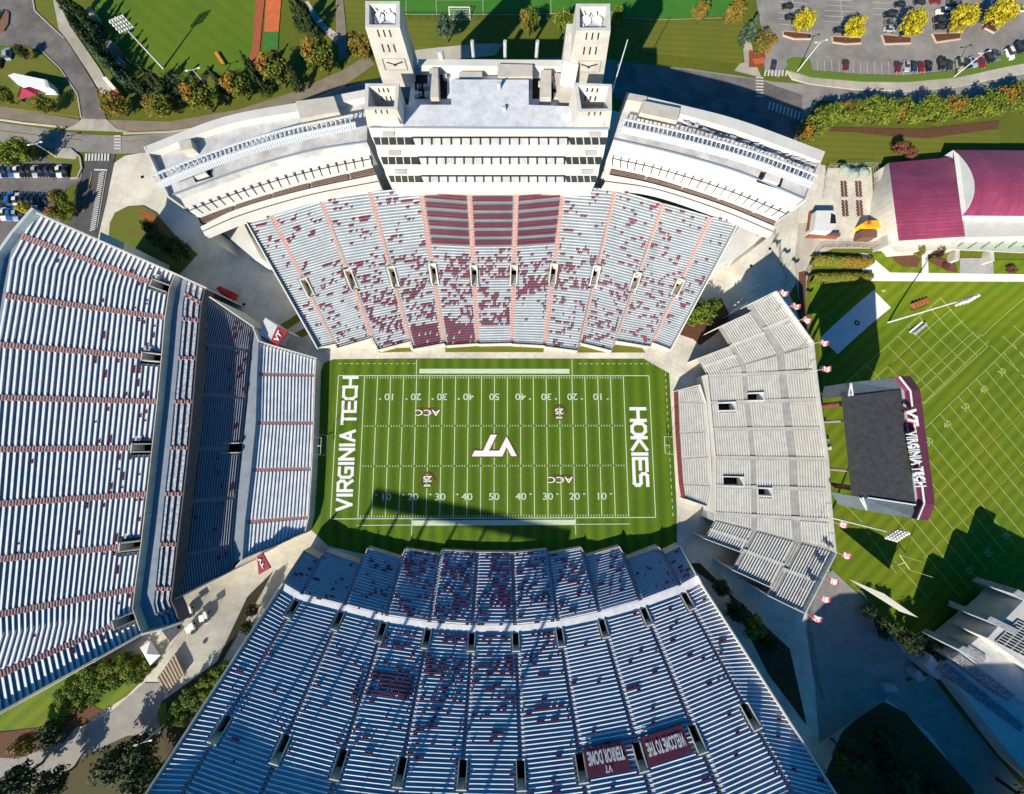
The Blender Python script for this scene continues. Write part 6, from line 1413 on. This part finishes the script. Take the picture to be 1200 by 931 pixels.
# ================================================================ CARS
CC = {'black': (.015, .016, .018), 'white': (.75, .75, .74), 'red': (.25, .015, .02), 'blue': (.03, .12, .40), 'silver': (.40, .43, .46), 'grey': (.13, .14, .15), 'navy': (.02, .035, .09), 'darkgreen': (.02, .05, .035), 'paleblue': (.30, .40, .52), 'maroon': (.14, .015, .03), 'beige': (.35, .32, .26)}
def cpaint(c): return M('car_paint_'+c, CC[c], None, rough=.25, spec=.6)
tyre = M('tyre', (.02, .02, .02), None, rough=.9)
def car_proto(suv):
    o = empty('parked_car', (0, 0, 0), 'x', 'car', 'parked cars'); L, Wd = (4.8, 1.95) if suv else (4.6, 1.8); mb = MB(); H = 1.0 if suv else .85
    pr = [(-L/2, .35), (-L/2, H-.1), (-L/2+.25, H), (L/2-1.3, H), (L/2-.2, H-.2), (L/2, H-.35), (L/2, .35)]
    def ring(y, s): return [Vector((x*s, y, z)) for x, z in pr]
    a, b, c, d = ring(-Wd/2, .94), ring(-Wd/2+.18, 1), ring(Wd/2-.18, 1), ring(Wd/2, .94)
    for r0, r1 in ((a, b), (b, c), (c, d)):
        for k in range(len(pr)): l = (k+1) % len(pr); mb.quad(r0[k], r0[l], r1[l], r1[k])
    mb.poly(a[::-1]); mb.poly(d); body = mb.build('body', cpaint('black'), o)
    mb = MB(); x0, x1 = (-L/2+.15, L/2-1.5) if suv else (-L/2+.55, L/2-1.4); zt = 1.75 if suv else 1.42
    bt = [Vector((x0, -Wd/2+.1, H-.01)), Vector((x1, -Wd/2+.1, H-.01)), Vector((x1, Wd/2-.1, H-.01)), Vector((x0, Wd/2-.1, H-.01))]; tp = [Vector((x0+(.25 if suv else .7), -Wd/2+.3, zt-.04)), Vector((x1-.75, -Wd/2+.3, zt-.04)), Vector((x1-.75, Wd/2-.3, zt-.04)), Vector((x0+(.25 if suv else .7), Wd/2-.3, zt-.04))]
    mb.prism(tp, bt); mb.build('windows', glassd, o); mb = MB(); mb.prism([p+Vector((0, 0, .05)) for p in tp], tp); mb.build('roof_panel', cpaint('black'), o)
    for sx in (-1, 1):
        for sy in (-1, 1): mb = MB(); mb.cyl((sx*L*.31, sy*(Wd/2-.22), .34), (sx*L*.31, sy*(Wd/2+.01), .34), .34, .34, 12); mb.build('wheel', tyre, o)
        mb = MB(); mb.box((L/2-.08, sx*(Wd/2-.4), H-.42), .14, .34, .14); mb.build('headlight', white, o)
    return o
cp = {}
def car(px, py, col, ang, label, suv=False, group='parked cars'):
    b = G(px, py); key = suv
    if key not in cp: cp[key] = car_proto(suv); r = cp[key]
    else: r = ctree(cp[key])
    r.location = b+Vector((0, 0, .14)); r.rotation_euler.z = ang; r['label'] = label; r['group'] = group
    for ch in r.children:
        if ch.name.startswith(('body', 'roof_panel')): ch.material_slots[0].link = 'OBJECT'; ch.material_slots[0].material = cpaint(col)
    return r
H_ = math.pi/2
car(905, 78, 'navy', H_-.2, 'dark blue car crossing the zebra stripes at the lot entrance', group=None) if 0 else None
c_ = car(905, 78, 'navy', H_-.25, 'dark blue car driving over the zebra stripes at the lot entrance')
RR = [(989, 79, 'maroon', 0), (1049.5, 81, 'maroon', 0), (1059.5, 80, 'silver', 0), (1068.5, 80.5, 'navy', 0), (1077, 81, 'red', 0), (1085.5, 80, 'black', 0), (1100, 78, 'black', 1), (1109.5, 79, 'darkgreen', 0), (1121, 79, 'beige', 1), (1130, 77, 'black', 0), (1138, 75, 'paleblue', 0), (1147, 76, 'red', 0), (1156, 70, 'black', 1), (1165, 67, 'grey', 0), (1180, 66, 'white', 1), (1191, 59, 'black', 1), (1200, 56, 'navy', 0)]
for i, (x, y, c, s) in enumerate(RR): car(x, y, c, -H_+random.uniform(-.05, .05)+(.25 if x > 1125 else 0), '%s %s, %s from the left in the lower row of the right-hand lot' % (c, 'van' if s else 'car', ORD[i]), bool(s))
RH = [(921, 10, 'black', 'upper black car left of the first yellow tree'), (925, 23, 'black', 'lower black car left of the first yellow tree'), (981, 38, 'black', 'black car tucked against the second planting island'), (1040, 20, 'black', 'black van left of the third yellow tree'), (1041, 30, 'grey', 'grey car above the third planting island'), (1040, 37, 'silver', 'silver pickup front nearest the third planting island'),
      (1094, 4, 'red', 'red car at the top edge between yellow trees'), (1101, 17, 'white', 'white van between the third and fourth yellow trees'), (1098, 26, 'black', 'black car under the white van'), (1099, 34, 'black', 'black car by the fourth planting island'), (1114, 6, 'grey', 'grey car at the top edge left of the fourth yellow tree'), (1116, 16, 'navy', 'navy car in the shade of the fourth yellow tree'), (1118, 27, 'black', 'black car half under the fourth yellow tree'),
      (1052, 8, 'black', 'black car in the shade behind the third yellow tree'), (1075, 5, 'black', 'black car at the top edge near the third yellow tree'), (1196, 14, 'white', 'white car at the top right corner')]
for x, y, c, l in RH: car(x, y, c, random.uniform(-.06, .06)+math.pi*(random.random() < .5), l, 'van' in l)
cols_ = ['paleblue', 'black', 'blue', 'white', 'black', 'black', 'silver', 'black', 'navy', 'black', 'white', 'black', 'grey', 'black', 'grey']
for i, c in enumerate(cols_[:12]): car(3+i*7.0, 203+random.uniform(-.5, .5), c, -H_+.08, '%s car, %s from the left in the upper row of the left lot' % (c, ORD[i]))
cols_ = ['navy', 'black', 'blue', 'white', 'black', 'black', 'black', 'navy', 'black', 'grey']
for i, c in enumerate(cols_): car(2+i*7.0, 235+random.uniform(-.5, .5), c, H_+.08, '%s car, %s from the left in the middle row of the left lot' % (c, ORD[i]), i == 2)
cols_ = ['red', 'white', 'blue', 'paleblue', 'black', 'grey', 'white', 'navy', 'red']
for i, c in enumerate(cols_): car(1+i*7.2, 253+random.uniform(-.5, .5), c, -H_+.08, '%s car, %s from the left in the lower row of the left lot' % (c, ORD[i]))
car(13, 66, 'paleblue', H_+.2, 'pale blue car on the drive at the upper left', True); car(3, 76, 'black', H_, 'black car below the pale blue car at the upper left'); car(2, 20, 'grey', 1.2, 'dark grey car beside the brown planter, top left')
# ================================================================ THINGS AROUND
# white trailer + maroon tent
t = empty('event_trailer', G(35, 98), 'long white trailer on the left lawn', 'trailer'); solidz([(9, 88.5), (16.5, 86), (55, 94), (59, 103), (30, 102), (19, 98)], 11, 8.3, 'body', white, t); solidz([(51.5, 93.6), (55, 94.4), (58.6, 102.6), (54, 102.4)], 11.4, 10.8, 'cab_glass', glass, t)
t = empty('canopy_tent', G(32, 108), 'pointed maroon canopy tent beside the white trailer', 'tent'); mb = MB(); q = [P(*p, 10.2) for p in ((24, 104), (46, 101), (44, 112), (22, 117))]; a = sum(q, Vector())/4+Vector((0, 0, 1.6))
for k in range(4): mb.poly([q[k], q[(k+1) % 4], a]); 
mb.build('canopy_cloth', M('tent_maroon', (.33, .02, .06), (.26, .02, .05), 1, .7), t)
for p in q: mb = MB(); mb.cyl((p.x, p.y, 8), p, .06); mb.build('leg', steel, t)
pl_ = sheet('brown_planting_bed', [(9, 14), (13, 17), (12, 30), (7, 38), (1, 40), (-1, 33), (4, 24)], M('bare_brown_soil', (.22, .11, .07), (.16, .09, .06), 1, .9), 8, thick=.12)
# little bleachers with roof at the ball ground
t = empty('spectator_bleachers', G(142, 70), 'small silver bleachers facing the outfield among the conifers', 'bleachers')
A_, B_ = G(127, 62), G(147, 80); d = (B_-A_).normalized(); q = Vector((-d.y, d.x, 0)); 
for k in range(5): mb = MB(); c = A_-q*(k*1.1-1)+Vector((0, 0, 1+k*.5)); e = B_-q*(k*1.1-1)+Vector((0, 0, 1+k*.5)); mb.beam(c, e, .5, .1); mb.build('bench_row', bench, t)
mb = MB(); 
for s_ in (0, 1): c = (A_ if s_ == 0 else B_); mb = MB(); mb.beam(c+q*1+Vector((0, 0, .4)), c-q*4+Vector((0, 0, 3.2)), .15); mb.build('side_frame', steel, t)
o = solidz([(122, 50), (128, 45), (133, 52), (127, 60)], 12, 8.2, 'press_hut', M('hut_brown_grey', (.24, .20, .18), (.18, .15, .14), .8, .8), None) if 0 else None
mb = MB(); W = [P(*p, 11.5) for p in ((122, 50), (128, 45), (133, 52), (127, 60))]; mb.prism(W, [Vector((p.x, p.y, 7)) for p in W]); tag(mb.build('press_hut', M('hut_brown_grey', (.24, .20, .18), (.18, .15, .14), .8, .8)), 'small grey-brown hut above the silver bleachers', 'hut')
mb = MB(); W = [P(*p, 10.5) for p in ((101, 10), (105, 8), (111, 18), (106, 22))]; mb.prism(W, [Vector((p.x, p.y, 6)) for p in W]); tag(mb.build('dugout_hut', M('hut_tan', (.5, .42, .28), None)), 'tan dugout roof at the top beside the ball ground', 'hut')
# outfield fence, foul pole, banner
def fence(pts, h, label, mat, step=3.0, rails=3, name='fence', r=.05, group=None):
    W = [G(*p) for p in pts]; o = empty(name, W[0], label, 'fence', group); mb = MB(); mp = MB()
    for a, b in zip(W[:-1], W[1:]):
        n = max(1, int((b-a).length/step))
        for k in range(n):
            s0 = a.lerp(b, k/n); s1 = a.lerp(b, (k+1)/n); s0.z = gg(s0.x, s0.y); s1.z = gg(s1.x, s1.y); mp.beam(s0, s0+Vector((0, 0, h)), r*1.6)
            for j in range(rails): z = Vector((0, 0, h*(j+1)/rails)); mb.beam(s0+z, s1+z, r)
    mb.build('fence_rails', mat, o); k = mp.build('fence_posts', mat, o); return o
fence([(128, 48), (142, 66), (160, 80), (182, 90), (210, 95), (240, 97), (262, 94), (285, 88)], 2.2, 'low brown fence curving along the outfield edge', M('fence_brown', (.20, .12, .08), None), rails=5)
fence([(944, 335), (944, 318), (952, 298), (962, 291), (1000, 290), (1030, 293)], 2.6, 'black railing fence curving below the court to the field house', black, rails=4)
fence([(966, 198), (1020, 196)], 2.2, 'grey fence along the upper side of the court', steel, rails=3); fence([(1021, 197), (1023, 236)], 2.2, 'grey fence down the right side of the court', steel); fence([(966, 198), (962, 236)], 2.2, 'grey fence down the left side of the court', steel)
fence([(945, 690), (946, 740), (952, 790), (960, 815)], 2.2, 'black slatted railing down the middle of the shaded plaza', black, rails=4)
fence([(1003, 690), (1060, 770)], 2.0, 'pale fence between lower practice lawn and shaded plaza', steel, rails=3)
fence([(460, 22.5), (600, 23)], 2, 'black fence along the near side of the soccer ground', black, rails=2)
a, b = G(255, 65), G(264, 79); mb = MB(); mb.beam(a+Vector((0, 0, 1)), b+Vector((0, 0, 1)), .9, .12); tag(mb.build('field_marker', M('marker_orange', (.75, .22, .04), None)), 'long orange bar lying in the outfield grass', 'marker')
for q, c, l in (([(119, 91), (124, 90), (136, 104), (132, 106)], 'white', 'white barrier boards at the foot of the left sidewalk'), ([(132, 106), (136, 104), (140, 110), (136, 112)], 'red', 'orange-red barrier board at the foot of the left sidewalk')):
    mb = MB(); W = [P(*p, 10) for p in q]; mb.prism(W, [Vector((p.x, p.y, 8)) for p in W]); tag(mb.build('barrier', white if c == 'white' else orange), l, 'barrier')
# court: umbrellas, tables, hut, truck
um = None; ug = M('umbrella_sage', (.36, .44, .34), (.30, .38, .28), 2, .7)
for i, (x, y) in enumerate(((981, 206), (992, 211), (1004, 209))):
    b = G(x, y)
    if um is None:
        um = empty('court_umbrella', (0, 0, 0), 'x', 'umbrella', 'sage umbrellas on the court'); mb = MB(); n = 8; ap = Vector((0, 0, 3.6)); R_ = [Vector((math.cos(2*math.pi*k/n)*2.1, math.sin(2*math.pi*k/n)*2.1, 2.8)) for k in range(n)]
        for k in range(n): mb.poly([R_[k], R_[(k+1) % n], ap])
        mb.build('canopy', ug, um); mb = MB(); mb.cyl((0, 0, 0), (0, 0, 3.6), .06); mb.build('pole', steel, um); r = um
    else: r = ctree(um)
    r.location = b+Vector((0, 0, .2)); r['label'] = ('left', 'middle', 'right')[i]+' sage-green umbrella at the top of the court'
tb = None; cnt = 0
for gx in (985, 1002):
    for row in range(10):
        for c in range(2):
            x = gx+c*4+row*.25-1; y = 217+row*3.7+(4 if row > 4 else 0); b = G(x, y); cnt += 1
            if tb is None:
                tb = empty('cafe_table', (0, 0, 0), 'x', 'table', 'rows of brown tables on the court'); mb = MB(); mb.cyl((0, 0, .7), (0, 0, .76), .5, .5, 12); mb.build('table_top', M('table_brown', (.16, .06, .04), None), tb); mb = MB(); mb.cyl((0, 0, 0), (0, 0, .7), .06); mb.cyl((0, 0, 0), (0, 0, .04), .3); mb.build('table_base', black, tb); r = tb
            else: r = ctree(tb)
            r.location = b+Vector((0, 0, .22)); r['label'] = '%s table down in the %s column of the %s block on the court' % (ORD[row], ('left', 'right')[c], ('left', 'right')[gx > 990])
t = empty('court_hut', G(970, 262), 'white flat-roofed hut with cut corner and brown kerb by the court', 'hut')
solidz([(957, 247), (979, 247), (981, 262), (974, 272), (954, 270)], 7, -1, 'roof_block', M('hut_white', (.74, .73, .70), (.66, .65, .62), .6, .7), t); solidz([(949, 249), (953, 247), (952, 274), (985, 273), (985, 277), (948, 276)], 4.8, -1, 'brown_kerb', M('brick_brown', (.26, .09, .05), (.2, .07, .04), 1, .8), t); solidz([(974, 250), (979, 252), (980, 262), (973, 262)], 7.06, 6.8, 'roof_opening', dark, t)
t = empty('food_truck', G(1022, 263), 'bright yellow truck with brown trailer beside the field house', 'truck'); solidz([(1011, 262), (1015, 259), (1034, 258), (1036, 266), (1015, 267)], 6.6, 3, 'yellow_body', M('truck_yellow', (.75, .42, .01), (.65, .36, .01), 1, .5), t); solidz([(1017, 260), (1021, 260), (1021, 263), (1017, 263)], 6.9, 6.5, 'roof_vent', orange, t); solidz([(1010, 270), (1028, 270), (1028, 278), (1010, 278)], 6, 3, 'brown_body', M('truck_brown', (.20, .10, .07), (.15, .08, .06), 1, .7), t)
for sx in (1014, 1032): 
    p = G(sx, 267); mb = MB(); mb.cyl((p.x, p.y, p.z+.4), (p.x, p.y+.25, p.z+.4), .4, .4, 10); mb.build('wheel', tyre, t)
# barriers crowding the gate between top and right stands
br = None; gm_ = M('barricade_grey', (.35, .36, .36), None)
for i in range(14):
    x, y = 905+i*1.3+random.uniform(-2, 2), 276+i*4.3; b = G(x, y)
    if br is None:
        br = empty('crowd_barrier', (0, 0, 0), 'x', 'barrier', 'crowd barriers at the gate'); 
        for z in (.15, 1.1): mb = MB(); mb.beam((-1.2, 0, z), (1.2, 0, z), .09); mb.build('rail', gm_, br)
        mb = MB(); 
        for k in range(9): mb.beam((-1.2+.3*k, 0, .15), (-1.2+.3*k, 0, 1.1), .05)
        mb.build('bars', gm_, br); r = br
    else: r = ctree(br)
    r.location = b+Vector((0, 0, .12)); r.rotation_euler.z = random.uniform(.6, 1.8); r['label'] = ORD[i]+' grey crowd barrier from the top in the line by the gate'
# white canopy + clutter behind right stand's top fold
t = empty('entry_shelter', G(870, 350), 'white shelter frame against the upper fold of the right stand', 'shelter'); solidz([(872, 359), (878, 353), (885, 361), (878, 366)], 9, 0, 'roof_box', whitep, t); 
mb = MB()
for k in range(8): mb.beam(P(856+k*4, 362-k*3.2, 5), P(862+k*4, 357-k*3.2, 8), .4)
mb.build('shelter_frame', steel, t); solidz([(876, 342), (888, 334), (893, 340), (882, 344)], 7, 6.6, 'shelter_roof', whitep, t)
# maroon ribbed wall sign at the top stand right
# red tent, white tent, carts, steps at the left plaza
o = solidz([(253, 338), (257, 335.5), (274, 344), (272, 349.5), (264, 349)], 9, 5, 'x', orange, None) if 0 else None
mb = MB(); W = [P(*p, 8.6) for p in ((253, 338), (257, 335.5), (274, 343), (271, 350), (264, 349))]; a = sum(W, Vector())/5+Vector((0, 0, 1)); 
for k in range(5): mb.poly([W[k], W[(k+1) % 5], a]); mb.quad(W[k], W[(k+1) % 5], W[(k+1) % 5]-Vector((0, 0, 2)), W[k]-Vector((0, 0, 2)))
tag(mb.build('red_tent', M('tent_red', (.45, .02, .02), (.35, .02, .02), 1, .7)), 'red tent on the shaded plaza at the top corner of the left stand', 'tent')
t = empty('white_tent', G(178, 766), 'white square tent against the lower edge of the left stand', 'tent'); q = [P(*p, 10.6) for p in ((164, 759), (176, 751), (188, 768), (176, 780))]; mb = MB(); a = sum(q, Vector())/4+Vector((0, 0, 1))
for k in range(4): mb.poly([q[k], q[(k+1) % 4], a])
mb.build('canopy_cloth', white, t)
for p in q: mb = MB(); mb.cyl((p.x, p.y, 7), p, .06); mb.build('leg', steel, t)
gc = None
for i, (x, y) in enumerate(((225, 716), (228, 735), (243, 722))):
    b = G(x, y)
    if gc is None:
        gc = empty('utility_cart', (0, 0, 0), 'x', 'cart', 'white carts on the lower left plaza'); mb = MB(); mb.box((0, 0, .35), 1.4, 3.2, .5); mb.build('chassis', white, gc); mb = MB(); mb.box((0, .3, 1.9), 1.4, 1.9, .08); mb.build('roof', white, gc); mb = MB(); mb.box((0, -1.1, .86), 1.2, 1.0, .12); mb.build('cargo_bed', black, gc)
        for sx in (-.6, .6):
            for sy in (-.6, 1.2): mb = MB(); mb.beam((sx, sy, .8), (sx, sy, 1.9), .07); mb.build('roof_post', black, gc)
            for sy in (-1, 1): mb = MB(); mb.cyl((sx, sy, .3), (sx+.2*(1 if sx > 0 else -1), sy, .3), .3); mb.build('wheel', tyre, gc)
        r = gc
    else: r = ctree(gc)
    r.location = b+Vector((0, 0, .12)); r.rotation_euler.z = (.4, .5, .3)[i]; r['label'] = ('upper left', 'lower left', 'right')[i]+' white cart on the sunlit plaza below the left stand'
t = empty('timber_steps', G(205, 790), 'broad pale steps dropping from the lower left plaza toward the path', 'steps')
for k in range(8):
    a, b = G(186+k*3.2, 793-k*4.2), G(198+k*3.0, 812-k*3.6); mb = MB(); z = Vector((0, 0, .25+.12*k)); mb.beam(a+z, b+z, .5, .4); mb.build('step', M('step_wood', (.42, .36, .27), (.33, .28, .21), 1, .9), t)
# practice gear
t = empty('blocking_sled', G(1075, 358), 'rust-brown blocking sled on the practice lawn', 'sled'); b = G(1075, 358)
for k in range(5): mb = MB(); mb.box((b.x-2.5+k*1.3, b.y-.6+k*.5, b.z+.3), .5, 2.2, 1.2, 0, .5); mb.build('pad', M('sled_rust', (.30, .10, .04), None), t)
mb = MB(); mb.beam(b+Vector((-3, -2.2, .4)), b+Vector((3.2, .2, .4)), .25); mb.build('sled_frame', black, t)
t = empty('equipment_bench', G(1072, 384), 'silver and white bench unit on the practice lawn under the light pole', 'bench'); b = G(1072, 384); A_ = b+Vector((-2.6, -2, 0)); B_ = b+Vector((2.6, 2, 0))
for k, m_ in ((0, white), (1, steel)): mb = MB(); o_ = Vector((.5, -.6, 0))*k*1.6; mb.beam(A_+o_+Vector((0, 0, .5+.6*k)), B_+o_+Vector((0, 0, .5+.6*k)), .9, .2); mb.build('seat_board' if k == 0 else 'back_board', m_, t)
for s_ in (0, 1): mb = MB(); c = A_ if s_ == 0 else B_; mb.beam(c, c+Vector((.5, -.5, 1.2)), .2); mb.build('frame', steel, t)
# two pale cabinets behind the right stand
for i, (x, y) in enumerate(((967, 513), (970, 524))):
    mb = MB(); p = P(x, y, 6); mb.box((p.x, p.y, 0), 2.6, 2.0, 6); tag(mb.build('utility_cabinet', M('cabinet_cream', (.6, .6, .42), None)), ('upper', 'lower')[i]+' cream utility box behind the back wall of the right stand', 'cabinet', 'cream utility boxes')
# light pavilion items in the dark plaza
t = empty('parked_kiosk', G(1036, 800), 'two small blue-grey boxes in the shaded plaza', 'kiosk')
for k in range(2): mb = MB(); p = G(1033+k*7.5, 803); mb.box((p.x, p.y, p.z), 2.0, 1.8, 2); mb.build('box', M('kiosk_blue', (.35, .42, .5), None), t)
# car park street-sign bits near crossing
t = sheet('sign_pad', [(880, 71), (894, 69), (895, 76), (884, 77)], M('sign_orange_red', (.55, .13, .05), (.45, .1, .05), 2, .8), 9)

for i, (x, y) in enumerate(((262, 382), (286, 357), (243, 372), (201, 231), (167, 208), (902, 292), (850, 309), (880, 312), (995, 745), (1012, 812), (240, 752), (210, 735))):
    p = G(x, y); mb = MB(); mb.cyl((p.x, p.y, p.z+.1), (p.x, p.y, p.z+.16), .55, .55, 12); struct(mb.build('manhole_cover', black))
